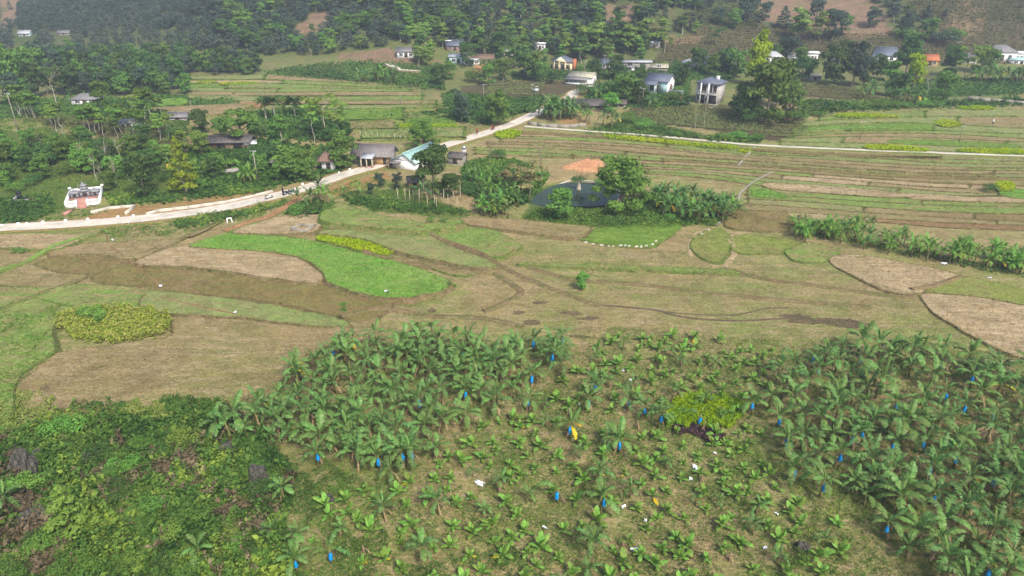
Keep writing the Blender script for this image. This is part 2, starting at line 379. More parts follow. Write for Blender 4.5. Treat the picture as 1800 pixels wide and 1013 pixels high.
# ---------------------------------------------------------------- ground sheet
TEA_HILL = [[(1150,108),(1165,80),(1200,62),(1250,42),(1330,48),(1400,42),(1470,55),(1530,62),(1600,52),(1650,28),(1810,36),(1810,112),(1560,112),(1400,104),(1200,112)],
            [(1180,38),(1230,18),(1300,12),(1340,30),(1330,48),(1250,42)],
            [(1560,20),(1680,-30),(1810,-30),(1810,40),(1640,30)], [(1095,52),(1165,55),(1165,80),(1120,78)]]
TEA_FLAT = [[(790,160),(830,147),(900,142),(1000,143),(1022,150),(985,166),(955,173),(850,171)],
            [(1100,195),(1130,186),(1280,184),(1400,212),(1425,240),(1370,246),(1250,230),(1120,215)],
            [(1395,170),(1400,148),(1440,144),(1540,166),(1550,178),(1480,176)],
            [(20,200),(110,205),(200,195),(330,250),(280,262),(150,235)]]
BARE = [[(1335,-20),(1500,-20),(1560,20),(1570,60),(1500,72),(1465,55),(1400,42),(1335,40)], [(1064,10),(1122,8),(1124,32),(1100,46),(1064,44)],
        [(515,55),(545,24),(582,22),(578,52),(540,64)], [(590,104),(600,90),(700,88),(790,108),(700,112)], [(1125,66),(1240,62),(1235,76),(1130,78)],
        [(1660,20),(1700,-20),(1740,-20),(1720,60),(1690,80)], [(0,0),(40,0),(30,40),(0,60)], [(140,84),(215,86),(205,98),(140,96)]]
LUSH = [[(-300,770),(0,775),(60,755),(130,715),(300,708),(390,715),(470,760),(520,840),(505,930),(560,1100),(-300,1100)],
        [(-200,240),(60,225),(200,250),(330,262),(420,300),(470,330),(400,345),(250,345),(180,345),(90,370),(-200,390)],
        [(920,378),(940,330),(1010,312),(1120,330),(1190,360),(1250,395),(1160,400),(1050,402),(915,385)],
        [(600,340),(700,330),(830,380),(800,385),(650,372)], [(1030,236),(1100,205),(1250,240),(1330,246),(1330,252),(1200,248)]]
ORANGE = [[(992,298),(1005,289),(1030,284),(1055,286),(1062,294),(1052,304),(1030,305)], [(835,115),(865,112),(868,124),(830,127)]]
BROWNROAD = [[(158,386),(150,378),(190,366),(300,356),(440,338),(500,330),(470,345),(350,366),(220,382)], [(560,340),(590,320),(680,300),(690,310),(640,330),(590,345)],
             [(240,178),(260,165),(300,165),(310,175),(270,185)], [(985,207),(1030,207),(1032,218),(985,220)]]
def build_ground():
    ys = [14.0]
    while ys[-1] < 1700: ys.append(ys[-1] + max(.42, .0058*ys[-1] if ys[-1] < 560 else .02*ys[-1]))
    ys = np.array(ys); us = np.linspace(-1, 1, 430); us = us*(.55+.45*us*us)*1.75
    Y, U = np.meshgrid(ys, us, indexing='ij'); X = U*(Y+18)
    Z = H(X, Y)
    PX, PY = proj(np.stack([X, Y, Z], -1))
    jx = PX + 9*vnoise(X*.35, Y*.35); jy = PY + 4*vnoise(X*.3+9, Y*.3)
    def zone(polys):
        m = np.zeros(X.shape, bool)
        for p in polys: m |= inpoly(jx, jy, p)
        return m.astype(float)
    a = X/np.maximum(Y, 20); F = np.interp(a, _FA, _FD)
    wood = np.clip((Y-F+12)/15, 0, 1)
    scrub = np.clip((Y-215)/25+.8*vnoise(X*.06, Y*.06), 0, .85)*np.clip((F-Y+40)/40, 0, 1)*np.clip(1.2-np.abs(X-40)/400, .3, 1)
    tea = np.maximum(zone(TEA_HILL), zone(TEA_FLAT)); bare = zone(BARE); lush = zone(LUSH); orange = zone(ORANGE); brown = zone(BROWNROAD)
    near = np.clip((78-Y)/10, 0, 1)
    Z = Z + near*(.10*vnoise(X*1.7, Y*1.7)+.05*vnoise(X*5, Y*5))
    Z = Z + orange*.6*np.clip(1-np.abs(vnoise(X, Y))*.4, 0, 1)*(Y < 200)
    nr, nc = X.shape
    idx = np.arange(nr*nc).reshape(nr, nc)
    Q = np.stack([idx[:-1, :-1], idx[:-1, 1:], idx[1:, 1:], idx[1:, :-1]], -1).reshape(-1, 4)
    m, nt, out = new_mat('valley_ground'); g = N(nt, 'ShaderNodeNewGeometry'); pos = g.outputs['Position']
    meadow, fn = earth_col(nt, pos, C(.22,.178,.095), C(.16,.18,.068), C(.265,.215,.13), .06, .5, 1.0)
    lushc, _ = earth_col(nt, pos, C(.065,.095,.03), C(.10,.115,.04), C(.085,.13,.035), .2, .5, 1.2)
    scrubc, _ = earth_col(nt, pos, C(.105,.13,.05), C(.15,.135,.065), C(.09,.14,.045), .09, .5, .8)
    floor, _ = earth_col(nt, pos, C(.055,.075,.03), C(.09,.085,.045), C(.07,.10,.035), .06, .5, .6)
    teac, _ = earth_col(nt, pos, C(.075,.065,.04), C(.095,.07,.045), C(.07,.075,.035), .03, .5, .7)
    sep = N(nt, 'ShaderNodeSeparateXYZ'); nt.links.new(pos, sep.inputs[0])
    cmb = N(nt, 'ShaderNodeCombineXYZ'); nt.links.new(sep.outputs[2], cmb.inputs[0])
    wv = N(nt, 'ShaderNodeTexWave', bands_direction='X'); wv.inputs['Scale'].default_value = .75; nt.links.new(cmb.outputs[0], wv.inputs['Vector'])
    teac = mix(nt, ramp(nt, wv.outputs[0], [(.0, (.7, .7, .7, 1)), (.35, (0, 0, 0, 1))]), teac, C(.075,.06,.035))
    barec, _ = earth_col(nt, pos, C(.21,.135,.10), C(.17,.12,.085), C(.13,.12,.06), .07, .5, .6)
    orc, _ = earth_col(nt, pos, C(.46,.245,.145), C(.38,.20,.115), C(.50,.30,.19), .3, .5, 1.0)
    brc, _ = earth_col(nt, pos, C(.27,.165,.085), C(.22,.14,.075), C(.25,.2,.09), .1, .5, 1.0)
    col = meadow
    for i, (nm, c2) in enumerate((('wood', floor), ('scrub', scrubc), ('lush', lushc), ('tea', teac), ('bare', barec), ('orange', orc), ('brown', brc))):
        at_ = N(nt, 'ShaderNodeAttribute', attribute_name=nm); col = mix(nt, at_.outputs['Fac'], col, c2)
    bsdf(nt, out, col, .95, fn, .7, .25, .1)
    me = mk_mesh('ground', np.stack([X, Y, Z], -1).reshape(-1, 3), Q, None, [m], smooth=True)
    for nm, arr in (('wood', wood), ('scrub', scrub), ('lush', lush), ('tea', tea), ('bare', bare), ('orange', orange), ('brown', brown)):
        at_ = me.attributes.new(nm, 'FLOAT', 'POINT'); at_.data.foreach_set('value', arr.astype(np.float32).ravel())
    tag(link('ground', me), 'valley floor of rough grass and soil rising into wooded hills', 'ground', kind='structure')
build_ground()
def ground_z(x, y):
    x = np.asarray(x, float); y = np.asarray(y, float); n = np.clip((78-y)/10, 0, 1)
    return H(x, y) + n*(.10*vnoise(x*1.7, y*1.7)+.05*vnoise(x*5, y*5))

# ---------------------------------------------------------------- fields: level plots with banks at their edges
FIELDS = []      # (kind, world ring, z function params)
EDGES = []       # rings for bank grass
FNAME = dict(straw='straw_field', stubble='stubble_field', olive='stubble_field', soil='ploughed_field', greenmix='weedy_field', pale='weedy_field',
             grass='grass_field', olivegrass='grass_field', crop='green_crop_field', teal_crop='green_crop_field', yellow='mustard_field', redsoil='ploughed_field')
def field(kind, pts, lift=.05, bank='bank', jit=.18, sub=6, slope=.008, top=0.0):
    pts = np.asarray(pts, float)
    W = at(pts[:, 0], pts[:, 1]); yc = W[:, 1].mean()
    mid = at(pts[:, 0].mean(), pts[:, 1].mean())
    Wz = np.concatenate([W[:, 2]-slope*(W[:, 1]-yc), [mid[2]-slope*(mid[1]-yc)]])
    z0 = float(Wz.max()) + lift
    P = on_plane(pts[:, 0], pts[:, 1], z0, slope, yc)
    ring = smooth_line(P[:, :2], sub, True)
    d = np.linalg.norm(np.roll(ring, -1, 0)-ring, axis=1)
    keep = d > .05; ring = ring[keep]
    k = np.arange(len(ring))
    s = min(1.0, .25+ring[:, 1].mean()/200)
    ring = ring + .35*jit*s*np.stack([vnoise(ring[:, 0]*2.9, ring[:, 1]*2.9+3), vnoise(ring[:, 0]*2.9+7, ring[:, 1]*2.9)], -1)
    ring = ring + jit*s*np.stack([vnoise(ring[:, 0]*.7, ring[:, 1]*.7+3), vnoise(ring[:, 0]*.7+7, ring[:, 1]*.7)], -1)
    area = .5*np.sum(ring[:, 0]*np.roll(ring[:, 1], -1)-np.roll(ring[:, 0], -1)*ring[:, 1])
    if area < 0: ring = ring[::-1]
    n = len(ring)
    zt = z0 + slope*(ring[:, 1]-yc)
    t = np.roll(ring, -1, 0)-np.roll(ring, 1, 0); t /= np.maximum(np.linalg.norm(t, axis=1), 1e-6)[:, None]
    out = np.stack([t[:, 1], -t[:, 0]], -1)
    zb = H(ring[:, 0], ring[:, 1])
    drop = np.maximum(zt-zb, .05)
    low = ring + out*(drop*.75+.12)[:, None]*(1+.6*vnoise(ring[:, 0]*2.3, ring[:, 1]*2.3))[:, None]
    zl = np.minimum(H(low[:, 0], low[:, 1]), zb)-.12
    V = np.concatenate([np.c_[ring, zt+.03], np.c_[low, zl]])
    tris = tessellate_polygon([[Vector((p[0], p[1], 0)) for p in ring]])
    T = []
    for tr in tris:
        a, b, c = [ring[i] for i in tr]
        T.append(tr if (b[0]-a[0])*(c[1]-a[1])-(b[1]-a[1])*(c[0]-a[0]) > 0 else tr[::-1])
    Q = [[i, n+i, n+(i+1) % n, (i+1) % n] for i in range(n)]
    # skirt gets its own vertices so the edge stays crisp
    V = np.concatenate([V, np.c_[ring, zt+.03]])
    Q = [[2*n+i, n+i, n+(i+1) % n, 2*n+(i+1) % n] for i in range(n)]
    me = mk_mesh('field', V, Q, T, [M[kind], M[bank]], [1]*len(Q)+[0]*len(T))
    o = tag(link(FNAME[kind], me), kind='structure')
    FIELDS.append((kind, ring, (z0, slope, yc))); EDGES.append((bank, ring, zt+.03))
    return o
def surf(x, y):
    x = np.asarray(x, float); y = np.asarray(y, float); z = ground_z(x, y)
    for k, ring, (z0, sl, yc) in FIELDS:
        lo, hi = ring.min(0), ring.max(0)
        m = (x >= lo[0]) & (x <= hi[0]) & (y >= lo[1]) & (y <= hi[1])
        if m.any():
            m = m & inpoly(x, y, ring); z = np.where(m, np.maximum(z, z0+sl*(y-yc)+.03), z)
    return z
def finer(lines, seed, palette, ncut=(1, 3), skip=()):
    g = random.Random(seed); out = []; cuts = []; kinds = []
    for i in range(len(lines)-1):
        A, B = lines[i], lines[i+1]; xs = np.linspace(max(A[0][0], B[0][0]), min(A[-1][0], B[-1][0]), 12); ph = g.random()*6
        mid = [(float(x), float(.5*(np.interp(x, [p[0] for p in A], [p[1] for p in A])+np.interp(x, [p[0] for p in B], [p[1] for p in B]))+1.1*math.sin(x*.013+ph))) for x in xs]
        out += [A] if i in skip else [A, mid]
        for _ in range(1 if i in skip else 2):
            c = sorted(g.uniform(xs[0]+80, xs[-1]-80) for _ in range(g.randint(*ncut))); c = [v for k, v in enumerate(c) if k == 0 or v-c[k-1] > 90]
            cuts.append(c); kinds.append([g.choice(palette) for _ in range(len(c)+1)])
    return out+[lines[-1]], cuts, kinds
def strips(lines, cuts, kinds, bank='bank', lift=.05):
    """fields between successive boundary lines; cuts[i] = x positions, kinds[i] = list"""
    for i in range(len(lines)-1):
        A, B = lines[i], lines[i+1]
        ax = [p[0] for p in A]; bx = [p[0] for p in B]
        xs = [max(ax[0], bx[0])] + cuts[i] + [min(ax[-1], bx[-1])]
        for j in range(len(xs)-1):
            x0, x1 = xs[j], xs[j+1]
            nn = max(2, int((x1-x0)/70)+1); gx = np.linspace(x0+.6, x1-.6, nn); sk = 5 if j else 0
            up = [(float(x)+ (sk if x == gx[0] else 0), float(np.interp(x, ax, [p[1] for p in A]))+.5) for x in gx]
            dn = [(float(x), float(np.interp(x, bx, [p[1] for p in B]))-.3) for x in gx[::-1]]
            pts = up + dn
            # double the corners so that smoothing keeps them
            cor = {0, len(up)-1, len(up), len(pts)-1}; pp = []
            for q, p in enumerate(pts):
                pp.append(p)
                if q in cor: pp.append((p[0]+.01, p[1]))
            field(kinds[i][j], pp, lift, bank)
# right-hand terraces below the thin path
T = [[(905,230),(1000,235),(1130,244),(1330,262),(1500,270),(1800,280),(1990,286)],
     [(880,239),(1060,243),(1200,257),(1350,272),(1560,280),(1650,287),(1800,290),(1990,292)],
     [(858,249),(1050,254),(1200,266),(1350,281),(1480,289),(1650,299),(1800,301),(1990,303)],
     [(835,259),(1000,263),(1130,276),(1350,291),(1590,307),(1800,313),(1990,315)],
     [(815,270),(1000,276),(1130,287),(1350,300),(1500,311),(1650,322),(1800,326),(1990,329)],
     [(1130,297),(1240,301),(1350,314),(1550,329),(1680,339),(1800,342),(1990,345)],
     [(1140,306),(1250,313),(1350,330),(1450,341),(1590,350),(1800,353),(1990,356)],
     [(1315,342),(1400,346),(1500,353),(1590,359),(1740,364),(1800,362),(1990,366)],
     [(1300,358),(1350,361),(1450,368),(1560,377),(1800,391),(1990,402)],
     [(1285,384),(1380,384),(1560,391),(1650,400),(1800,405),(1990,412)]]
strips(*finer(T, 4, ['straw','stubble','pale','greenmix','stubble','pale','straw','olive','greenmix','soil'], (1, 3), (6,)), lift=.1)
field('yellow', [(1070,238),(1130,243),(1200,250),(1290,258),(1290,262),(1200,255),(1130,248),(1072,243)], .3, 'bank_green')
field('straw', [(1350,322),(1450,327),(1590,340),(1590,348),(1450,340),(1352,331)], .25); field('straw', [(1600,340),(1700,346),(1800,348),(1800,356),(1700,354),(1602,350)], .25)
field('teal_crop', [(940,252),(1040,254),(1045,259),(940,257)], .2)
field('yellow', [(1300,263),(1320,262),(1323,267),(1302,268)], .35)
field('yellow', [(1752,322),(1770,319),(1784,324),(1778,334),(1755,335)], .5, 'bank_green')
field('crop', [(1758,335),(1800,333),(1850,345),(1800,349),(1762,343)], .4, 'bank_green')
field('crop', [(1322,336),(1348,334),(1380,342),(1375,348),(1330,346)], .15, 'bank_green')
field('greenmix', [(1185,262),(1240,256),(1330,262),(1345,270),(1290,276),(1200,272)], .2, 'bank_green')
# upper right plots
U = [[(1440,204),(1530,200),(1640,194),(1700,190),(1800,193),(1990,196)], [(1405,214),(1500,208),(1640,205),(1800,204),(1990,206)],
     [(1392,224),(1500,217),(1650,215),(1700,221),(1800,226),(1990,229)], [(1395,234),(1500,229),(1640,229),(1800,236),(1990,240)],
     [(1372,244),(1500,240),(1650,243),(1800,250),(1990,254)], [(1335,254),(1500,261),(1650,267),(1800,273),(1990,279)]]
strips(*finer(U, 9, ['stubble','greenmix','pale','grass','stubble','pale'], (0, 2), (0, 1, 2)), bank='bank_green')
field('crop', [(1400,226),(1470,222),(1560,222),(1560,226),(1470,227),(1405,230)], .2, 'bank_green'); field('grass', [(1570,246),(1660,247),(1780,254),(1780,260),(1660,256),(1572,252)], .2, 'bank_green')
for p in ([(1470,202),(1505,199),(1560,203),(1580,206),(1530,206),(1480,206)], [(1642,213),(1668,212),(1690,218),(1680,223),(1652,221)],
          [(1522,256),(1560,255),(1622,261),(1625,267),(1560,264),(1525,262)], [(1686,263),(1740,262),(1800,264),(1800,271),(1740,270),(1690,267)],
          [(1686,188),(1730,187),(1746,190),(1740,193),(1695,192)]):
    field('yellow', p, .3, 'bank_green')
# valley plots beyond the road, upper left
Vv = [[(285,136),(450,131),(560,138),(700,149)], [(300,147),(450,145),(560,150),(720,155)], [(318,160),(480,163),(600,161),(742,161)],
      [(330,176),(500,178),(620,177),(765,176)], [(420,196),(520,194),(620,192),(790,188)], [(560,214),(650,212),(740,207),(800,203)],
      [(610,228),(720,224),(860,222)], [(635,245),(740,243),(815,240)]]
strips(*finer(Vv, 12, ['stubble','greenmix','pale','pale','grass','straw','greenmix'], (0, 2), (4, 5, 6)), bank='bank_green')
field('stubble', [(245,192),(330,186),(440,184),(405,198),(330,206),(300,200)], .1, 'bank_green')
field('crop', [(275,178),(315,172),(330,180),(300,188),(280,187)], .2, 'bank_green')
field('yellow', [(350,143),(375,142),(378,146),(352,147)], .2); field('yellow', [(390,146),(445,145),(448,149),(395,150)], .2)
field('crop', [(612,200),(660,196),(700,200),(690,206),(620,207)], .15, 'bank_green')
field('redsoil', [(380,186),(440,181),(470,184),(450,190),(390,192)], .2)
field('yellow', [(700,220),(735,219),(800,220),(795,225),(720,226)], .2, 'bank_green')
field('yellow', [(870,234),(895,228),(915,233),(905,241),(880,243)], .2, 'bank_green')
# plots between the road and the plantation
for kind, p, bank in (
    ('straw', [(-60,418),(60,411),(150,413),(182,406),(130,426),(92,439),(0,436),(-60,440)], 'bank_green'),
    ('stubble', [(-60,444),(0,439),(92,440),(45,459),(0,476),(-60,490)], 'bank'),
    ('stubble', [(100,438),(160,428),(240,424),(335,416),(398,385),(320,420),(238,455),(170,446),(92,450)], 'bank'),
    ('olive', [(84,455),(120,449),(180,448),(232,458),(205,472),(160,482),(100,478),(60,466)], 'bank'),
    ('stubble', [(-60,500),(0,486),(55,466),(98,480),(155,485),(100,505),(0,503)], 'bank'),
    ('greenmix', [(-60,510),(0,505),(95,507),(55,524),(0,543),(-60,560)], 'bank_green'),
    ('straw', [(238,462),(320,432),(400,437),(470,444),(518,452),(546,467),(567,485),(553,497),(470,487),(350,471)], 'bank'),
    ('olive', [(160,490),(225,464),(250,466),(350,474),(470,490),(556,500),(640,518),(690,530),(660,560),(600,558),(500,534),(420,524),(285,510)], 'bank'),
    ('greenmix', [(65,524),(130,500),(280,512),(245,524),(245,540),(160,541),(110,535)], 'bank_green'),
    ('pale', [(250,524),(285,512),(420,528),(500,540),(602,562),(604,574),(520,570),(420,558),(308,552),(250,540)], 'bank'),
    ('stubble', [(308,556),(420,560),(520,572),(602,578),(570,612),(525,645),(470,682),(390,706),(300,712),(180,725),(90,748),(30,700),(40,660),(100,622),(200,606),(300,590)], 'bank'),
    ('greenmix', [(-60,600),(0,548),(62,526),(108,538),(150,544),(95,570),(95,604),(92,622),(35,660),(20,720),(0,745),(-60,770)], 'bank_green'),
    ('crop', [(335,431),(400,410),(450,412),(512,418),(562,426),(640,447),(705,462),(782,490),(786,506),(740,520),(690,523),(632,515),(575,494),(568,480),(546,462),(512,449),(450,441),(370,436)], 'bank'),
    ('grass', [(400,404),(425,392),(455,388),(440,402),(412,410)], 'bank_green'),
    ('straw', [(410,408),(452,392),(500,379),(558,378),(566,392),(556,405),(515,411),(450,411)], 'bank'),
    ('yellow', [(556,418),(585,411),(640,420),(690,436),(692,443),(670,449),(625,438),(575,426)], 'bank_green'),
    ('greenmix', [(562,378),(596,358),(650,374),(735,389),(808,386),(800,396),(735,406),(640,398),(575,390)], 'bank_green'),
    ('pale', [(560,410),(600,403),(735,410),(790,432),(850,455),(876,470),(838,470),(790,462),(695,441),(640,420)], 'bank'),
    ('stubble', [(640,447),(700,448),(760,462),(832,480),(800,483),(720,462)], 'bank_green'),
    ('greenmix', [(745,411),(800,402),(862,404),(900,422),(917,434),(900,441),(868,452),(820,436)], 'bank_green'),
    ('stubble', [(806,390),(840,382),(960,391),(1036,400),(1010,418),(930,409),(866,401)], 'bank'),
    ('grass', [(1012,418),(1050,402),(1120,396),(1200,392),(1165,424),(1144,434),(1090,433)], 'bank_green'),
    ('olivegrass', [(1214,432),(1226,412),(1258,402),(1284,416),(1282,440),(1268,461),(1238,455)], 'bank_green'),
    ('olivegrass', [(1292,416),(1340,416),(1405,426),(1378,442),(1345,446),(1290,441)], 'bank_green'),
    ('greenmix', [(1380,436),(1410,427),(1475,438),(1458,456),(1430,462),(1390,455)], 'bank_green'),
    ('straw', [(1458,460),(1492,447),(1580,460),(1684,484),(1640,500),(1612,517),(1560,512),(1510,490)], 'bank'),
    ('olivegrass', [(1622,512),(1650,498),(1700,488),(1810,508),(1950,530),(1950,566),(1810,538),(1720,522),(1660,516)], 'bank'),
    ('straw', [(1618,518),(1660,517),(1720,523),(1810,540),(1940,568),(1940,665),(1810,634),(1745,608),(1690,580),(1640,548)], 'bank'),
    ('olive', [(1300,364),(1372,368),(1392,385),(1385,405),(1330,405),(1275,396)], 'bank'),
    ('greenmix', [(930,462),(1100,467),(1275,474),(1290,480),(1100,474),(930,466)], 'bank_green')):
    field(kind, p, .9 if p[0] == (562,378) else .12 if p[0][0] > 1100 else {'yellow': .3, 'crop': .45, 'straw': .4, 'pale': .5, 'stubble': .12, 'greenmix': .3}.get(kind, .08), bank, .3)

# ---------------------------------------------------------------- roads, path, ditches
def ribbon(name, pts, width, lift, mat, edge, label=None, kind='structure', cat=None, sub=8, shoulder=.5, group=None):
    pts = np.asarray(pts, float); W = at(pts[:, 0], pts[:, 1])
    L = smooth_line(W[:, :2], sub)
    t = np.gradient(L, axis=0); t /= np.linalg.norm(t, axis=1)[:, None]; nrm = np.stack([-t[:, 1], t[:, 0]], -1)
    z = surf(L[:, 0], L[:, 1]) + lift
    for _ in range(3): z = np.convolve(np.r_[z[0], z, z[-1]], [.25, .5, .25], 'valid')
    w = width/2*(1+.04*vnoise(L[:, 0]*.3, L[:, 1]*.3)+.04*vnoise(L[:, 0]*1.3, L[:, 1]*1.3))
    rows = []
    for off, top in ((-1, 0), (-1, 1), (1, 1), (1, 0)):
        p = L + nrm*(off*(w+(0 if top else shoulder)))[:, None]
        rows.append(np.c_[p, z if top else np.minimum(H(p[:, 0], p[:, 1]), z-.1)-.15])
    n = len(L); V = np.concatenate([rows[0], rows[1], rows[1], rows[2], rows[2], rows[3]]); Q = []; mi = []
    for a, b, k in ((0, 1, 1), (2, 3, 0), (4, 5, 1)):
        for i in range(n-1): Q.append([a*n+i+1, a*n+i, b*n+i, b*n+i+1][::-1]); mi.append(k)
    o = link(name, mk_mesh(name, V, Q, None, [M[mat], M[edge]], mi))
    tag(o, label, cat, group, kind); return L, z
ROAD = [(-90,410),(0,403),(100,398),(200,391),(300,381),(400,366),(470,350),(530,335),(570,322),(600,311),(650,297),(700,283),(750,268),(800,252),(850,237),(900,220),(935,204),(962,192),(990,180),(1004,171),(1012,163),(1040,152)]
ribbon('road_shoulder', ROAD, 5.4, .2, 'redsoil', 'bank_green', sub=16, shoulder=.8)
road_L, road_z = ribbon('road', ROAD, 4.0, .3, 'concrete', 'bank_green', 'pale concrete road crossing the valley from lower left to village', cat='road')
ribbon('path', [(922,224),(1000,230),(1130,239),(1250,250),(1330,257),(1500,265),(1650,271),(1800,276),(1990,282)], 1.7, .3, 'concrete', 'bank_green', 'thin pale concrete path along the far edge of terraces', cat='path')
ribbon('dirt_track', [(395,408),(440,392),(475,380),(505,363),(520,352),(530,340)], 1.6, .15, 'redsoil', 'bank', sub=5)
ribbon('dirt_track', [(682,112),(695,120),(705,124),(740,126)], 3.0, .3, 'concrete', 'bank', sub=5)
ribbon('footpath', [(186,404),(190,425),(200,440),(225,458),(250,478),(283,505)], .3, .015, 'soil', 'soil', sub=5, shoulder=.2)
ribbon('footpath', [(255,520),(330,540),(420,560)], .3, .015, 'soil', 'soil', sub=5, shoulder=.2)
ribbon('irrigation_ditch', [(-70,572),(0,547),(110,504),(225,460),(320,418),(405,378),(412,370)], .2, .1, 'bank', 'bank', sub=5, shoulder=.2)
ribbon('irrigation_ditch', [(1326,258),(1320,268),(1300,290),(1298,294)], .4, .15, 'oldconcrete', 'oldconcrete', sub=5, shoulder=.2)
ribbon('irrigation_ditch', [(1358,305),(1325,322),(1302,340),(1296,358),(1280,378),(1258,398)], .45, .15, 'oldconcrete', 'bank', sub=6, shoulder=.25)
ribbon('green_strip', [(-70,505),(0,478),(50,460),(92,440),(150,420),(190,406)], 1.0, .15, 'crop', 'bank_green', sub=5)
ribbon('footpath', [(1214,452),(1212,430),(1224,411),(1256,400)], .5, .08, 'straw', 'straw', sub=5, shoulder=.3)
ribbon('footpath', [(1272,470),(1290,445),(1284,420),(1300,410)], .8, .05, 'straw', 'straw', sub=5, shoulder=.3)

# ---------------------------------------------------------------- pond
def pond():
    pts = np.array([(932,358),(945,342),(970,328),(1010,318),(1050,322),(1085,330),(1098,344),(1086,354),(1055,362),(1010,363),(960,364)], float)
    zw = float(H(POND[0], POND[1]))+.72
    P = on_plane(pts[:, 0], pts[:, 1], zw); ring = smooth_line(P[:, :2], 6, True)
    me = bpy.data.meshes.new('pond_water')
    tris = tessellate_polygon([[Vector((p[0], p[1], 0)) for p in ring]])
    T = []
    for tr in tris:
        a, b, c = [ring[i] for i in tr]
        T.append(tr if (b[0]-a[0])*(c[1]-a[1])-(b[1]-a[1])*(c[0]-a[0]) > 0 else tr[::-1])
    m, nt, out = new_mat('pond_water'); g = N(nt, 'ShaderNodeNewGeometry')
    col = mix(nt, noise(nt, g.outputs['Position'], .2, 3), C(.022,.034,.02), C(.035,.05,.028))
    bsdf(nt, out, col, .1, noise(nt, g.outputs['Position'], 2.5, 3), .08, .05, .05)
    tag(link('water', mk_mesh('water', np.c_[ring, np.full(len(ring), zw)], None, T, [m])), 'dark green pond water below feathery tree', 'water', kind='structure')
    return zw
POND_Z = pond()
# dark burnt and dug marks in the meadow
FNAME['ash'] = 'burnt_patch'
def mark(cx, cy, rx, ry):
    P = [(cx+rx*math.cos(a)*(1+.25*rnd.gauss(0, 1)), cy+ry*math.sin(a)*(1+.2*rnd.gauss(0, 1))) for a in np.linspace(0, 6.283, 10, endpoint=False)]
    field('ash', P, .01, 'bank', .25)
for q in ((952,532,14,2.6),(912,549,10,2.4),(1005,551,18,3.2),(1035,560,16,3.2),(935,567,14,3.6),(760,546,6,4),(1450,565,60,4.5),(1400,556,24,4),(1490,570,30,6),(1020,592,16,3),(1380,320,6,1.6),(1310,318,7,1.6)): mark(*q)
for q in ([(735,411),(790,430),(850,452),(880,468),(920,488),(970,508),(1030,530),(1062,540)], [(640,446),(720,464),(800,478),(845,481),(868,478)], [(868,480),(900,500),(915,515),(890,532),(850,548)], [(600,560),(680,545),(760,556),(850,560),(920,575)],
          [(1600,512),(1640,505),(1690,486)], [(1270,474),(1350,492),(1450,505),(1560,520),(1610,524)], [(930,470),(1010,492),(1120,500),(1240,515),(1400,530),(1530,540)]):
    ribbon('grass_bank', q, .45, .22, 'bank', 'bank', sub=6, shoulder=.7)
ribbon('trench', [(1062,537),(1100,540),(1150,545),(1180,553),(1220,560),(1300,564),(1380,560),(1440,563)], .45, .015, 'ash', 'ash', sub=6, shoulder=.35)
ribbon('trench', [(1160,547),(1210,552),(1280,554),(1310,551),(1345,543),(1385,541)], .3, .015, 'ash', 'ash', sub=6, shoulder=.3)
ribbon('pond_kerb', [(968,333),(985,325),(1005,318)], .5, .25, 'concrete', 'oldconcrete', 'pale concrete kerb along far left side of pond', cat='kerb', shoulder=.1)
ribbon('pond_kerb', [(1022,318),(1045,321),(1062,322)], .4, .25, 'concrete', 'oldconcrete', 'short pale concrete kerb between stump and feathery tree', cat='kerb', shoulder=.1)
# ---------------------------------------------------------------- leaves, crowns, trunks
def unit(v): return v/np.maximum(np.linalg.norm(v, axis=-1, keepdims=True), 1e-9)
def leaf_quads(P, Nn, size, g, aspect=.55):
    n = len(P); t = unit(np.cross(Nn, g.normal(size=(n, 3)))); b = np.cross(Nn, t); s = np.asarray(size).reshape(-1, 1)*np.ones((n, 1))
    V = np.stack([P-t*s, P+b*s*aspect, P+t*s, P-b*s*aspect], 1).reshape(-1, 3)
    return V, np.arange(4*n).reshape(n, 4)
def sph(g, n):
    return unit(g.normal(size=(n, 3)))
def lobes_crown(g, lobes, n, leaf, up=.35, shell=.75, tspread=.3, aspect=.6):
    """leaves over a set of (centre, radii) lobes; tint differs per lobe and per leaf"""
    w = np.array([r[0]*r[1]+r[1]*r[2]+r[0]*r[2] for _, r in lobes]); w = w/w.sum()
    parts = []
    for (c, r), k in zip(lobes, np.maximum(8, (w*n)).astype(int)):
        d = sph(g, int(k)); d[:, 2] = np.where(d[:, 2] < -.35, -d[:, 2]*.6, d[:, 2]); d = unit(d)
        rad = (shell+(1-shell)*g.random(len(d)))*(1+.14*g.normal(size=len(d)))
        P = np.asarray(c)+d*np.asarray(r)*rad[:, None]
        nn = unit(d*.8+np.array([0, 0, up])+.55*g.normal(size=d.shape))
        V, Q = leaf_quads(P, nn, leaf*(.65+.7*g.random(len(d))), g, aspect)
        base = .45+.25*(g.random()-.5)
        tl = np.clip(base+tspread*(g.random(len(d))-.4), 0, 1)
        parts.append((V, Q, None, np.repeat(tl, 4)))
    return parts
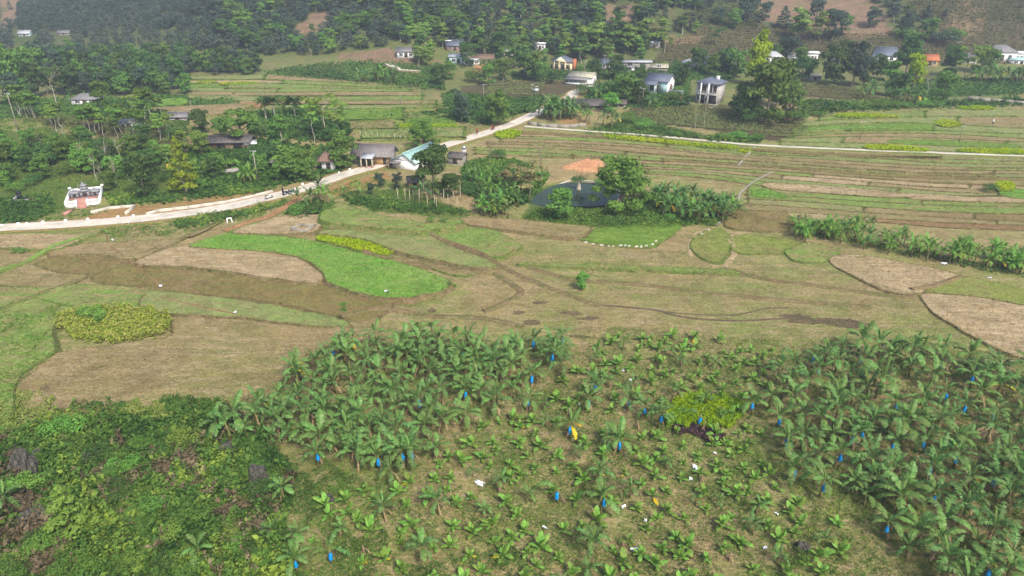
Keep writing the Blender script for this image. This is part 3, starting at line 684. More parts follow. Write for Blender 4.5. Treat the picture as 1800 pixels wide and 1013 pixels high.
def branch_parts(g, base_r, height, tips, n=6, lean=.04, wob=.03):
    """trunk with limbs reaching to the given tips"""
    parts = []
    top = np.array([g.normal()*lean*height, g.normal()*lean*height, height])
    pts = [np.array([0, 0, -.25])+0*top]+[top*k+np.array([g.normal()*wob*height*(k > 0), g.normal()*wob*height*(k > 0), 0]) for k in (.18, .4, .62, .82, 1.0)]
    rr = [base_r*1.25, base_r, base_r*.82, base_r*.62, base_r*.42, base_r*.2]
    V, Q = tube(pts, rr, n); parts.append(([tuple(v) for v in V], Q, None, .5))
    P = np.array(pts)
    for t in tips:
        t = np.asarray(t, float); zs = max(.3*height, min(height*.9, t[2]-.35*np.hypot(t[0], t[1])-.1*height))
        k = np.array([np.interp(zs, P[:, 2], P[:, j]) for j in range(3)])
        mid = (k+t)/2+np.array([0, 0, .06*height])*(g.random()-.2)
        r0 = base_r*np.interp(zs/height, [0, 1], [.6, .25])
        V, Q = tube([k, mid, t], [r0, r0*.65, r0*.25], 4); parts.append(([tuple(v) for v in V], Q, None, .5))
    return parts
def make_lobes(g, kind, Ht):
    L = []
    if kind in ('round', 'dense'):
        z0, rx = .12*Ht, .38*Ht
        for i in range(22):
            a = g.random()*6.28; q = math.sqrt(g.random()); z = z0+(Ht*.9-z0)*g.random()**.8
            env = math.sin(math.pi*min(1, max(.08, (z-z0*.6)/(Ht-z0*.6))))**.6
            L.append(((math.cos(a)*q*rx*env, math.sin(a)*q*rx*env, z), (Ht*.13*(.7+.6*g.random()),)*2+(Ht*.10,)))
        L.append(((0, 0, .55*Ht), (.27*Ht, .27*Ht, .32*Ht)))
    elif kind == 'tall':
        for i in range(15):
            a = g.random()*6.28; z = Ht*(.24+.72*g.random()); env = .25*Ht*math.sin(math.pi*min(.97, max(.1, (z/Ht-.12)/.9)))**.7
            L.append(((math.cos(a)*env*g.random(), math.sin(a)*env*g.random(), z), (Ht*.11*(.7+.6*g.random()),)*2+(Ht*.08,)))
    elif kind == 'thin':
        for i in range(9):
            a = g.random()*6.28; z = Ht*(.58+.38*g.random()); env = .19*Ht
            L.append(((math.cos(a)*env*g.random(), math.sin(a)*env*g.random(), z), (Ht*.085*(.7+.6*g.random()),)*2+(Ht*.06,)))
    elif kind == 'cone':
        for i in range(20):
            k = (i+.5)/20; z = Ht*(.1+.88*k); env = .19*Ht*(1-k)**.7; a = i*2.4
            L.append(((math.cos(a)*env, math.sin(a)*env, z), (Ht*(.035+.085*(1-k)),)*2+(Ht*.07,)))
    elif kind == 'airy':
        for i in range(14):
            a = g.random()*6.28; q = math.sqrt(g.random()); z = Ht*(.42+.52*g.random())
            L.append(((math.cos(a)*q*.33*Ht, math.sin(a)*q*.33*Ht, z), (Ht*.105*(.6+.7*g.random()),)*2+(Ht*.06,)))
    elif kind == 'bush':
        for i in range(10):
            a = g.random()*6.28; q = math.sqrt(g.random())
            L.append(((math.cos(a)*q*.5*Ht, math.sin(a)*q*.5*Ht, Ht*(.25+.5*g.random()*(1-.5*q))), (Ht*.26*(.7+.6*g.random()),)*2+(Ht*.2,)))
    elif kind == 'dome':
        for i in range(44):
            a = g.random()*6.28; q = math.sqrt(g.random()); z = Ht*(.12+.8*g.random()*math.sqrt(max(.05, 1-q*q)))
            L.append(((math.cos(a)*q*.42*Ht, math.sin(a)*q*.42*Ht, z), (Ht*.095*(.7+.6*g.random()),)*2+(Ht*.075,)))
        L.append(((0, 0, .5*Ht), (.33*Ht, .33*Ht, .34*Ht)))
    elif kind == 'spread':
        for i in range(22):
            a = g.random()*6.28; q = math.sqrt(g.random()); z = Ht*(.24+.68*g.random()*(1-.4*q))
            L.append(((math.cos(a)*q*.52*Ht, math.sin(a)*q*.52*Ht, z), (Ht*.14*(.7+.6*g.random()),)*2+(Ht*.095,)))
    return L
TREE_N = dict(round=2400, dense=2400, tall=1700, thin=620, cone=1700, airy=950, bush=1100, spread=3000, dome=5200)
TREE_LEAF = dict(round=.29, dense=.29, tall=.27, thin=.26, cone=.2, airy=.23, bush=.30, spread=.29, dome=.2)
_tree_cache = {}
def tree_mesh(kind, var, fol, bark='bark'):
    """8 m high crown and trunk meshes"""
    key = (kind, var, fol, bark)
    if key not in _tree_cache:
        g = np.random.default_rng(abs(hash(kind)) % 1000 if False else sum(map(ord, kind))*7+var); Ht = 8.0
        if kind == 'feather':
            tips = []; parts = []
            for i in range(64):
                a = g.random()*6.28; q = math.sqrt(g.random()); z = Ht*(.98-.72*q**1.3*g.random()-.12*g.random()-.12*q); r = .44*Ht*q
                c = np.array([math.cos(a)*r, math.sin(a)*r, z]); tips.append(c) if i % 3 == 0 else None
                k = 210; u = g.random(k); d = np.array([math.cos(a+g.normal()*.5), math.sin(a+g.normal()*.5), 0])
                P = c+d*(u*1.15)[:, None]+np.array([0, 0, -1])*(u**2*1.1)[:, None]+g.normal(size=(k, 3))*.24
                V, Q = leaf_quads(P, unit(np.array([0, 0, 1.])+.7*g.normal(size=(k, 3))), .2*(.6+.8*g.random(k)), g, .42)
                parts.append((V, Q, None, np.repeat(np.clip(.5+.3*(g.random()-.5)+.3*(g.random(k)-.5), 0, 1), 4)))
            tp = branch_parts(g, .22, Ht*.8, tips)
        elif kind == 'bare':
            tips = [(math.cos(a)*r, math.sin(a)*r, Ht*z) for a, r, z in zip(g.random(16)*6.28, .4+1.6*g.random(16), .5+.5*g.random(16))]
            parts = lobes_crown(g, [(t, (.5, .5, .4)) for t in tips], 190, .11, shell=.1)
            tp = branch_parts(g, .085, Ht*.75, tips)
        elif kind == 'palm':
            parts = []; tp = branch_parts(g, .2, Ht*.66, [], lean=.01, wob=.004); c = np.array([0, 0, Ht*.66])
            for i in range(22):
                a = i*2.4; el = -.1+1.35*((i % 6)/6); L = 3.3
                for k in range(22):
                    s = (k+1)/22; out = s*L; z = math.sin(el)*out*.95-.16*out*out
                    p = c+np.array([math.cos(a)*out*math.cos(el*.6), math.sin(a)*out*math.cos(el*.6), z])
                    side = np.array([-math.sin(a), math.cos(a), 0]); w = .8*math.sin(math.pi*min(.98, .12+s*.88))
                    V = np.array([p-.09*side, p+side*w*.7+np.array([0, 0, -.85*w]), p+side*w*.6+np.array([.1, .1, -.8*w]), p+.09*side,
                                  p-side*w*.7+np.array([0, 0, -.85*w]), p-side*w*.6+np.array([.1, .1, -.8*w])])
                    parts.append((V, [[0, 1, 2, 3], [0, 4, 5, 3]], None, .3+.5*g.random()))
        else:
            lobes = make_lobes(g, kind, Ht)
            parts = lobes_crown(g, lobes, TREE_N[kind], TREE_LEAF[kind])
            r = dict(round=.2, dense=.2, tall=.15, thin=.075, cone=.1, airy=.1, bush=.06, spread=.24, dome=.2)[kind]
            tp = branch_parts(g, r, Ht*.78 if kind != 'bush' else Ht*.5, [l[0] for l in lobes[::2]] if kind != 'cone' else [])
        V, Q, _, t = cat_parts(parts); cm = mk_mesh('crown', V, Q, None, [M[fol]], tint=t)
        V, Q, _, t = cat_parts(tp); tm = mk_mesh('trunk', V, Q, None, [M[bark]], smooth=True)
        _tree_cache[key] = (cm, tm)
    return _tree_cache[key]
TREE_TOTAL = [0]
def put_tree(name, kind, var, fol, pos, height, label, group=None, wide=1.0, rz=None, bark='bark', cat='tree', sink=0.0):
    cm, tm = tree_mesh(kind, var, fol, bark); s = height/8.0
    e = thing(name, label, cat, (pos[0], pos[1], pos[2]-sink), rnd.random()*6.28 if rz is None else rz, group, (s*wide, s*wide, s))
    link('trunk', tm, e); link('crown', cm, e); TREE_TOTAL[0] += 1; return e
def tree(name, kind, fol, px, py, hpx, label, group=None, wide=1.0, bark='bark', cat='tree'):
    p = at(px, py); d = p[1]*_ct-(p[2]-CAM_H)*_st
    p[2] = float(surf(p[0], p[1])) if p[1] < 330 else p[2]
    return put_tree(name, kind, rnd.randrange(4), fol, p, hpx*d/FPX*1.06, label, group, wide, None, bark, cat)

# named trees of the middle distance (base pixel, height in pixels)
tree('evergreen_tree', 'dense', 'f_mid', 30, 172, 88, 'tallest dark green tree at far left behind the concrete pole', wide=.7)
tree('evergreen_tree', 'dense', 'f_dark', 60, 172, 62, 'dark tree beside the tallest tree at far left', wide=.75)
tree('bare_tree', 'bare', 'f_brown', 103, 196, 72, 'leaning pale trunked bare tree left of white house', bark='palebark')
tree('evergreen_tree', 'round', 'f_mid', 184, 190, 44, 'round green tree right beside the white hipped roof house')
tree('mango_tree', 'spread', 'f_mid', 428, 252, 66, 'broad olive green tree spreading above the dark sheds', wide=.95)
tree('evergreen_tree', 'round', 'f_dark', 355, 236, 42, 'dark round tree behind small shed at left of fields')
tree('evergreen_tree', 'round', 'f_mid', 392, 246, 38, 'smaller olive tree touching the broad tree above sheds')
for i, (x, h) in enumerate(((468, 46), (484, 50), (519, 47))):
    tree('royal_palm', 'palm', 'f_dark', x, 209+i % 2*2, h, ('leftmost of the three royal palms in valley field', 'middle royal palm, crown touching the leftmost', 'royal palm standing apart on a white trunk')[i], 'royal palms in the valley field', bark='palebark', cat='palm')
tree('slender_tree', 'airy', 'f_light', 572, 247, 74, 'tall airy tree with pale forked trunk behind timber house', bark='palebark')
tree('slender_tree', 'airy', 'f_light', 596, 238, 58, 'airy tree leaning right of the tall forked tree', bark='palebark')
tree('slender_tree', 'tall', 'f_mid', 496, 264, 58, 'tall tree with white trunk right of the broad tree', bark='palebark', wide=1.2)
tree('slender_tree', 'thin', 'f_light', 552, 252, 64, 'thin white trunk tree left of the forked tree', bark='palebark')
tree('shade_tree', 'round', 'f_mid', 603, 296, 62, 'leafy grey green tree against left end of timber house')
tree('shade_tree', 'dense', 'f_dark', 585, 250, 36, 'dark tree behind the grey green tree at timber house')
tree('bushy_tree', 'round', 'f_mid', 520, 318, 58, 'bright bushy tree left of small tiled hut')
tree('bushy_tree', 'round', 'f_mid', 545, 318, 40, 'bushy tree beside the lean-to left of tiled hut')
tree('round_tree', 'round', 'f_dark', 258, 344, 70, 'big dark round tree on slope left of yellow tree', wide=1.05)
tree('yellow_tree', 'cone', 'f_yellow', 327, 340, 92, 'tall narrow yellow green tree above the brown verge', wide=1.0, bark='palebark')
tree('round_tree', 'dome', 'f_fresh', 744, 264, 60, 'round bright green tree standing by road behind teal roof', wide=.95)
tree('oval_tree', 'dense', 'f_pine', 811, 215, 56, 'dark oval tree standing alone left of road bend', wide=.75)
tree('oval_tree', 'dense', 'f_mid', 876, 220, 60, 'grey green tree at the road verge near tea field', wide=.95)
tree('garden_tree', 'round', 'f_dark', 762, 340, 80, 'large dark tree hiding right half of teal roof house', wide=1.0)
tree('garden_tree', 'round', 'f_dark', 793, 348, 42, 'low dark tree at right foot of large garden tree', wide=1.2)
tree('feathery_tree', 'dome', 'f_fresh', 1090, 366, 102, 'large feathery light green tree leaning over the pond', wide=1.1)
tree('round_bush', 'round', 'f_mid', 986, 386, 54, 'round clipped looking bush in front of pond', cat='bush', wide=1.12)
tree('scrub_tree', 'airy', 'f_brown', 930, 352, 62, 'brownish sparse scrub tree left of pond', wide=1.4)
tree('scrub_tree', 'airy', 'f_brown', 905, 345, 50, 'brownish scrub among bananas left of pond', wide=1.3)
tree('bare_tree', 'bare', 'f_brown', 862, 300, 52, 'thin bare sapling beside dark shrub near terraces')
tree('bare_tree', 'bare', 'f_light', 953, 318, 70, 'tall wispy sapling behind the pond scrub')
tree('dark_shrub', 'bush', 'f_dark', 873, 282, 24, 'dark shrub at foot of bare sapling near terraces', cat='shrub')
tree('grove_tree', 'round', 'f_mid', 1345, 220, 106, 'largest dark tree of grove right of grey house', wide=.95)
tree('grove_tree', 'dome', 'f_dark', 1310, 214, 78, 'dark grove tree nearest to the grey house', wide=.85)
tree('grove_tree', 'dome', 'f_mid', 1384, 212, 76, 'rightmost tree of grove right of grey house', wide=.85)
tree('grove_tree', 'round', 'f_dark', 1362, 190, 66, 'dark tree at back of the grove right of grey house')
tree('lime_tree', 'dense', 'f_lime', 1327, 150, 90, 'tall lime yellow tree rising behind the dark grove', wide=.6)
tree('lime_tree', 'round', 'f_lime', 1603, 158, 58, 'bright lime green tree among dark trees at right', wide=.75)
for i, (x, y, h, k, f, w) in enumerate(((1466,150,74,'dense','f_dark',.85),(1496,152,72,'dense','f_pine',.8),(1517,150,46,'round','f_dark',1.),(1545,140,40,'round','f_dark',1.),(1560,168,56,'tall','f_mid',1.2),(1582,172,42,'round','f_dark',1.),
        (1592,132,66,'dense','f_dark',.8),(1655,176,46,'round','f_mid',1.1),(1668,136,52,'round','f_dark',.9),(1695,140,54,'airy','f_light',1.1),(1722,130,46,'round','f_mid',1.),(1740,128,36,'round','f_mid',1.),
        (1408,142,40,'round','f_dark',1.1),(1425,136,30,'round','f_dark',1.),(1385,108,40,'round','f_pine',1.2),(1405,120,34,'round','f_mid',1.),(1375,100,30,'round','f_pine',1.))):
    tree('hamlet_tree', k, f, x, y, h, SHAPE[k]+' '+TONE[f]+' tree among upper right houses, '+part_of(x, y, 1370, 1750, 95, 180), 'trees among the upper right houses', w)
tree('bare_tree', 'bare', 'f_brown', 1626, 174, 60, 'bare white tree standing right of the lime tree', bark='palebark')
for i, x in enumerate((1222, 1237)):
    tree('bare_tree', 'bare', 'f_brown', x, 226, 42, ('left', 'right')[i]+' of the two bare thin trees in tea below grey house', bark='palebark', wide=.7)
VT = [(770,150,36,'round','f_dark',1),(790,140,30,'round','f_mid',1),(752,118,30,'tall','f_light',1.2),(735,112,28,'tall','f_light',1.2),(830,145,30,'bush','f_mid',1.2),(858,150,34,'round','f_mid',1),(885,142,36,'round','f_mid',1),(920,138,44,'round','f_dark',1),
      (938,142,48,'round','f_mid',.9),(952,146,34,'round','f_mid',1),(972,148,22,'round','f_dark',1),(905,120,48,'tall','f_mid',1.2),(995,104,42,'tall','f_light',1.2),(1025,100,46,'tall','f_light',1.3),(1050,98,50,'tall','f_light',1.2),
      (1080,140,40,'dense','f_dark',1.1),(1066,108,38,'tall','f_mid',1.3),(1105,95,46,'tall','f_light',1.3),(1135,88,48,'tall','f_light',1.2),(1160,82,44,'tall','f_light',1.2),(1104,158,30,'round','f_mid',1),(1106,182,52,'dense','f_mid',.9),(1090,180,44,'round','f_mid',1),(1122,184,40,'round','f_dark',1),
      (1072,198,34,'round','f_fresh',1.1),(1020,166,22,'bush','f_dark',1.4),(1200,152,40,'round','f_dark',.9),(1190,140,30,'round','f_dark',1),(1225,128,40,'round','f_dark',1),(1250,135,36,'round','f_mid',1),(1272,128,42,'dense','f_dark',1),(1292,136,46,'round','f_mid',1),
      (1190,150,24,'bush','f_mid',1.3),(1175,180,22,'bush','f_mid',1.4),(1128,136,20,'round','f_mid',1),(1045,140,34,'round','f_dark',1),(1195,178,22,'bush','f_dark',1.3),(1025,190,16,'bush','f_mid',1.5),(1010,205,26,'bush','f_mid',1.2),(1100,215,26,'bush','f_fresh',1.2),(1130,225,22,'bush','f_fresh',1.4),
      (820,118,40,'round','f_dark',1),(845,95,40,'tall','f_mid',1.2),(880,105,44,'round','f_dark',1),(862,128,30,'bush','f_mid',1.3)]
for i, (x, y, h, k, f, w) in enumerate(VT):
    tree('village_tree', k, f, x, y, h, SHAPE[k]+' '+TONE[f]+' tree between village houses, '+part_of(x, y, 730, 1300, 80, 230), 'trees between the village houses', w)
for i, (x, y, h, k, f, w) in enumerate(((1376,50,34,'cone','f_pine',1.6),(1404,72,52,'tall','f_light',1.5),(1432,40,38,'round','f_pine',1),(1440,72,46,'tall','f_light',1.1),(1462,70,48,'round','f_pine',1),(1480,62,36,'tall','f_mid',1.4),(1532,48,32,'round','f_pine',1),
        (1588,64,38,'dense','f_pine',.9),(1600,72,30,'bush','f_mid',1.5),(1630,72,36,'round','f_mid',1.2),(1650,78,30,'bush','f_pine',1.6),(1680,70,26,'bush','f_mid',1.4),(1262,45,30,'round','f_pine',1),(1290,52,34,'round','f_mid',1),(1308,40,40,'round','f_pine',1),(1222,60,20,'tall','f_light',1.6),(1345,35,28,'round','f_pine',1))):
    tree('hillside_tree', k, f, x, y, h, SHAPE[k]+' '+TONE[f]+' tree on the open tea hillside, '+part_of(x, y, 1210, 1700, 30, 80), 'scattered trees on the tea hillside', w)
g = np.random.default_rng(44)
for i in range(46):
    x = 700+470*g.random(); y = 86+30*g.random()+(8 if x < 900 else 0)
    if any(abs(x-a) < w and b-3 < y < b+22 for a, b, w in ((714,102,20),(800,90,18),(815,113,36),(949,88,14),(990,125,26),(1118,122,34),(1150,84,14),(1158,124,20),(890,100,16),(1068,122,14))): continue
    kk = ('tall','tall','thin','round','airy')[i % 5]; ff = ('f_light','f_mid','f_light','f_dark','f_mid','f_fresh')[i % 6]
    tree('village_tree', kk, ff, x, y, 30*(.75+.5*g.random()), SHAPE[kk]+' '+TONE[ff]+' tree on slope foot behind houses, '+part_of(x, y, 700, 1170, 84, 124), 'trees at the slope foot behind the village', 1.2, 'palebark')
# wood in front of the far left forest
g = np.random.default_rng(5); k = 0
for (x0, x1, y0, y1, n, hh, ww) in ((95,330,152,168,26,42,.9),(100,300,128,140,20,42,.9),(265,455,122,134,26,34,.9),(-30,90,120,190,12,48,.9),(60,330,106,118,20,30,1.)):
    for i in range(n):
        x = x0+(x1-x0)*(i+.8*g.random())/n; y = y0+(y1-y0)*g.random()
        kk, ff = ('round','dense','tall')[k % 3], ('f_dark','f_mid','f_pine','f_dark')[k % 4]
        tree('plantation_tree', kk, ff, x, y, hh*(.8+.4*g.random()), SHAPE[kk]+' '+TONE[ff]+' tree crowded in upper left wood, '+part_of(x, y, -30, 455, 106, 180), 'trees of the upper left wood', ww+.2*g.random()); k += 1
# thin pale trunks over the tea garden, and the thicket on the near left slope
for i in range(44):
    u = g.random(); x = 30+270*u; y = 196+16*math.sin(u*3)+46*u*g.random()+14*g.random()
    if 112 < x < 190 and y < 226: continue
    tree('shade_tree', 'thin', ('f_mid','f_light','f_mid')[i % 3], x, y, 40*(.8+.45*g.random()), 'thin pale trunked tree in left tea garden, '+part_of(x, y, 30, 300, 196, 270), 'thin trees in the left tea garden', 1.4, 'palebark')
k = 0
for i in range(62):
    x = -25+235*g.random(); y = 250+88*g.random()
    if 95 < x < 190 and y > 318: continue
    kk = ('round','bush','dense','bush','round')[i % 5]
    ff = ('f_mid','f_dark','f_fresh','f_mid','f_dark')[(i*3) % 5]
    tree('thicket_tree', kk, ff, x, y, (34 if kk != 'bush' else 24)*(.8+.5*g.random()), SHAPE[kk]+' '+TONE[ff]+' tree in left slope thicket, '+part_of(x, y, -25, 210, 250, 338), 'thicket trees on the left slope', 1.1)
for i, (x, y) in enumerate(((170,318),(182,335),(205,322),(120,262),(190,290),(150,300),(85,285),(215,288),(243,268))):
    tree('bare_tree', 'bare', 'f_brown', x, y, 52, 'leafless grey tree poking out of left thicket, '+part_of(x, y, 80, 245, 260, 336), 'bare trees in the left thicket', .9, 'palebark')
for i in range(64):
    x = 215+345*g.random(); y = 258+62*g.random()
    if x > 520 and y > 300: y -= 22
    if 360 < x < 540 and y < 292: continue
    if 455 < x < 600 and y < 275: continue
    kk = ('round','bush','tall','thin','bush')[i % 5]
    tree('garden_tree', kk, ('f_mid','f_dark','f_fresh','f_light')[i % 4], x, y, (36 if kk not in ('bush',) else 20)*(.75+.5*g.random()), SHAPE[kk]+' '+TONE[('f_mid','f_dark','f_fresh','f_light')[i % 4]]+' garden tree around the sheds, '+part_of(x, y, 215, 560, 258, 320), 'garden trees around the sheds', 1.15, 'palebark' if kk == 'thin' else 'bark')
# small trees and shrubs lower down
tree('sapling', 'round', 'f_fresh', 1022, 510, 34, 'small green sapling alone in the middle meadow', wide=.8)
tree('sapling', 'airy', 'f_brown', 1036, 496, 26, 'brown withered sapling just behind the green sapling')
tree('sapling', 'thin', 'f_mid', 607, 578, 40, 'slim sapling on the bank above the banana stand', wide=.8)
for i, (x, y, h) in enumerate(((668,330,26),(699,332,28),(652,342,20))):
    tree('fruit_tree', 'round', 'f_pine', x, y, h, ('left', 'middle', 'smallest')[i]+' of the small dark fruit trees below teal roof house', 'fruit trees below the teal roof house', .8)
for i, (x, y, h, f) in enumerate(((535,378,26,'f_mid'),(558,376,24,'f_dark'),(580,372,20,'f_mid'),(1740,338,16,'f_dark'),(1300,244,20,'f_fresh'),(1270,246,16,'f_fresh'),(1330,246,14,'f_mid'),(35,446,12,'f_mid'),(760,402,10,'f_fresh'),(780,404,9,'f_mid'),
        (640,292,14,'f_dark'),(800,505,7,'f_fresh'),(790,508,6,'f_mid'),(1185,240,12,'f_mid'),(1220,243,12,'f_mid'),(1405,210,16,'f_mid'),(1440,205,14,'f_mid'),(1470,196,14,'f_mid'),(1555,190,22,'f_mid'),(1590,190,14,'f_mid'),(1625,190,16,'f_fresh'),(1640,188,16,'f_mid'),
        (820,340,22,'f_dark'),(845,335,20,'f_mid'),(880,320,22,'f_mid'),(910,305,22,'f_mid'),(860,350,18,'f_dark'),(940,310,18,'f_fresh'),(1060,325,16,'f_fresh'),(1120,372,16,'f_dark'),(1180,385,14,'f_fresh'),(1145,390,12,'f_fresh'),(1250,395,12,'f_fresh'))):
    p = at(x, y); tree('shrub', 'bush', f, x, y, h, 'low '+TONE[f]+' shrub '+('on the road verge' if x < 700 and y > 280 else 'near the pond' if 800 < x < 1260 and y > 300 else 'below the tea terraces' if 1180 < x < 1335 else 'at edge of upper right plots' if x > 1380 else 'at a plot edge in the middle'), 'shrubs at the field edges', 1.5, cat='shrub')

# ---------------------------------------------------------------- far forest
def forest():
    g = np.random.default_rng(21); P = []
    y = 300.0
    while y < 900:
        sp = 3.9 if y < 480 else (5.4 if y < 640 else 9.0)
        xs = np.arange(-.98*y, .98*y, sp); P.append(np.c_[xs+g.normal(size=len(xs))*sp*.33, np.full(len(xs), y)+g.normal(size=len(xs))*sp*.33]); y += sp*1.05
    P = np.concatenate(P); z = H(P[:, 0], P[:, 1]); P = np.c_[P, z]
    a = P[:, 0]/P[:, 1]; F = np.interp(a, _FA, _FD)
    px, py = proj(P)
    keep = (P[:, 1] > F+3-6*vnoise(P[:, 0]*.05, P[:, 1]*.05)) & (py > -46) & (px > -60) & (px < 1860)
    open_ = np.zeros(len(P), bool)
    for q in TEA_HILL+BARE: open_ |= inpoly(px, py, q)
    keep &= ~(open_ & (g.random(len(P)) > .02))
    keep &= ~((px > 1150) & (py > 20) & (g.random(len(P)) > .35)); keep &= ~((px < 300) & (py > 52) & (g.random(len(P)) > .6))
    for hx, hy, hw in ((43,64,20),(112,62,18),(714,102,22),(800,92,22),(815,113,36),(949,90,14),(1150,86,14),(545,45,20)): keep &= ~((abs(px-hx) < hw) & (py > hy-3) & (py < hy+26))
    # trees hidden behind the slope (above the frame) stay; far back trees with nothing visible are thinned
    P = P[keep]; px = px[keep]; py = py[keep]
    hgt = (4.2+3.6*g.random(len(P)))*(1+.25*vnoise(P[:, 0]*.04, P[:, 1]*.04)); hgt = np.where(px < 380, hgt*.75, hgt)
    dist = np.hypot(P[:, 0], P[:, 1]); size = hgt/dist*np.where(py > 0, 1, .4)
    order = np.argsort(-size); big = order[:270]; rest = order[270:]
    kinds = ('tall', 'round', 'tall', 'dense', 'thin', 'airy')
    LX = [200, 380, 520, 640, 760, 880, 1000, 1120, 1250, 1500]; LM = ['above the far left houses', 'above the upper left wood', 'left of brown clearing', 'around the brown clearing', 'behind the small white house', 'around pink walled house', 'left of cream house', 'behind the cream house', 'left of tea hillside', 'on top of tea hillside', 'at far right hilltop']
    for j in big:
        i = int(j); kk = kinds[int(g.integers(6))]; f = ('f_dark','f_mid','f_pine','f_mid','f_light')[int(g.integers(5))]
        put_tree('forest_tree', kk, int(g.integers(4)), f, P[i], float(hgt[i])*(1.15 if kk in ('tall','thin') else 1), SHAPE[kk]+' '+TONE[f]+' forest tree '+LM[int(np.searchsorted(LX, px[i]))]+(', high on slope' if py[i] < 40 else ', halfway up' if py[i] < 75 else ', at the foot'), 'front trees of the hillside forest', 1.1+.25*float(g.random()), None, 'palebark' if g.random() < .5 else 'bark')
    # the rest of the wood: one mass
    lod = []
    for v in range(6):
        kind = ('round','tall','dense','tall','cone','round')[v]; gg = np.random.default_rng(900+v)
        V, Q, _, t = cat_parts(lobes_crown(gg, make_lobes(gg, kind, 8.0), 200, .55, shell=.7)); lod.append((V, Q, t))
    Vs, Qs, Ts, b = [], [], [], 0
    for j in rest:
        i = int(j); V, Q, t = lod[int(g.integers(6))]; an = g.random()*6.28; s = hgt[i]/8; w = s*(1.05+.3*g.random())
        ca, sa = math.cos(an), math.sin(an)
        W = np.empty_like(V); W[:, 0] = (V[:, 0]*ca-V[:, 1]*sa)*w+P[i, 0]; W[:, 1] = (V[:, 0]*sa+V[:, 1]*ca)*w+P[i, 1]; W[:, 2] = V[:, 2]*s+P[i, 2]-.1
        Vs.append(W); Qs.append(Q+b); Ts.append(np.clip(t+.42*(g.random()-.5)+.16*vnoise(P[i, 0]*.03, P[i, 1]*.03), 0, 1)); b += len(V)
    me = mk_mesh('forest', np.concatenate(Vs), np.concatenate(Qs), None, [M['f_hazy_forest']], tint=np.concatenate(Ts))
    tag(link('forest', me), 'dense mixed forest covering the far hills', 'forest', kind='stuff')
    print('FOREST', len(big), len(rest), 'quads', sum(map(len, Qs)))
forest()
# ---------------------------------------------------------------- banana plants
def banana_leaf(seed, L, w, el, droop, mat, torn=.5, n=11, pet=.16, fold=.35):
    """one leaf along +X from the origin: stalk, midrib and two lamina halves split into strips"""
    g = np.random.default_rng(seed); s = np.linspace(0, 1, n+1)
    ang = el-droop*s**1.5; dx = np.cos(ang); dz = np.sin(ang)
    x = np.concatenate([[0], np.cumsum((dx[:-1]+dx[1:])/2)])*L/n; z = np.concatenate([[0], np.cumsum((dz[:-1]+dz[1:])/2)])*L/n
    side = .06*L*np.sin(s*3+g.random()*6)*s
    mid = np.stack([x, side, z], -1)
    nrm = np.stack([-np.sin(ang), np.zeros(n+1), np.cos(ang)], -1)
    prof = np.where(s < pet, .06, np.sin(np.pi*np.clip((s-pet)/(1.02-pet), 0, 1))**.55)*w
    parts = []
    for sgn in (-1, 1):
        V, Q, b, tl = [], [], 0, []
        for i in range(n):
            tear = torn*(.4+.9*g.random()) if s[i] > pet else 0.0
            dr = -fold*(1+1.3*torn*g.normal()*.6) ; sh = .25+.35*torn*g.normal()
            seg = mid[i+1]-mid[i]
            for j, q in ((i, 1), (i+1, -1)):
                o = np.array([0, sgn, 0.])*prof[j]*(1-.3*torn*g.random()) + nrm[j]*prof[j]*(.22*(s[j] < .45)+dr) + np.array([dx[j], 0, dz[j]])*prof[j]*sh
                V += [mid[j], mid[j]+o+q*seg*.28*tear]
            Q.append([b, b+1, b+3, b+2] if sgn < 0 else [b, b+2, b+3, b+1]); b += 4
            c = .42+.4*g.random(); tl += [c, c+.1, c, c+.1]
        parts.append((np.array(V), Q, None, np.array(tl)))
    tv, tq = tube([tuple(p-nm*.012) for p, nm in zip(mid[::2], nrm[::2])], list(np.linspace(.028, .008, len(mid[::2]))*max(.6, L/2)), 3)
    parts.append(([tuple(v) for v in tv], tq, None, .85))
    V, Q, _, t = cat_parts(parts)
    return mk_mesh('leaf', V, Q, None, [M[mat]], tint=t)
def D(a): return math.radians(a)
OLD = [[banana_leaf(100+10*r+v, 2.25, .33, D((76, 60, 42, 18)[r]+4*v), D((50, 92, 112, 108)[r]+12*v), 'b_leaf', .68, 15) for v in range(3)] for r in range(4)]
OLD_L = [[banana_leaf(140+10*r+v, 2.2, .35, D((76, 60, 42, 18)[r]+4*v), D((45, 85, 104, 100)[r]+12*v), 'b_mid', .35, 13) for v in range(2)] for r in range(4)]
OLD_SPEAR = [banana_leaf(180+v, 1.7, .13, D(82), D(16+10*v), 'b_mid', .1) for v in range(2)]
OLD_YEL = [banana_leaf(190+v, 1.9, .27, D(20-14*v), D(95), 'b_yellow', .6) for v in range(2)]
OLD_DRY = [banana_leaf(195+v, 1.7, .12, D(-38-14*v), D(45), 'b_dry', .8) for v in range(2)]
YNG = [[banana_leaf(200+10*r+v, 1.1, .2, D((80, 64, 44)[r]+5*v), D((26, 55, 72)[r]+12*v), 'b_young', .15, 7, .12, .2) for v in range(3)] for r in range(3)]
YNG_YEL = [banana_leaf(240, .9, .15, D(25), D(70), 'b_yellow', .2, 7)]
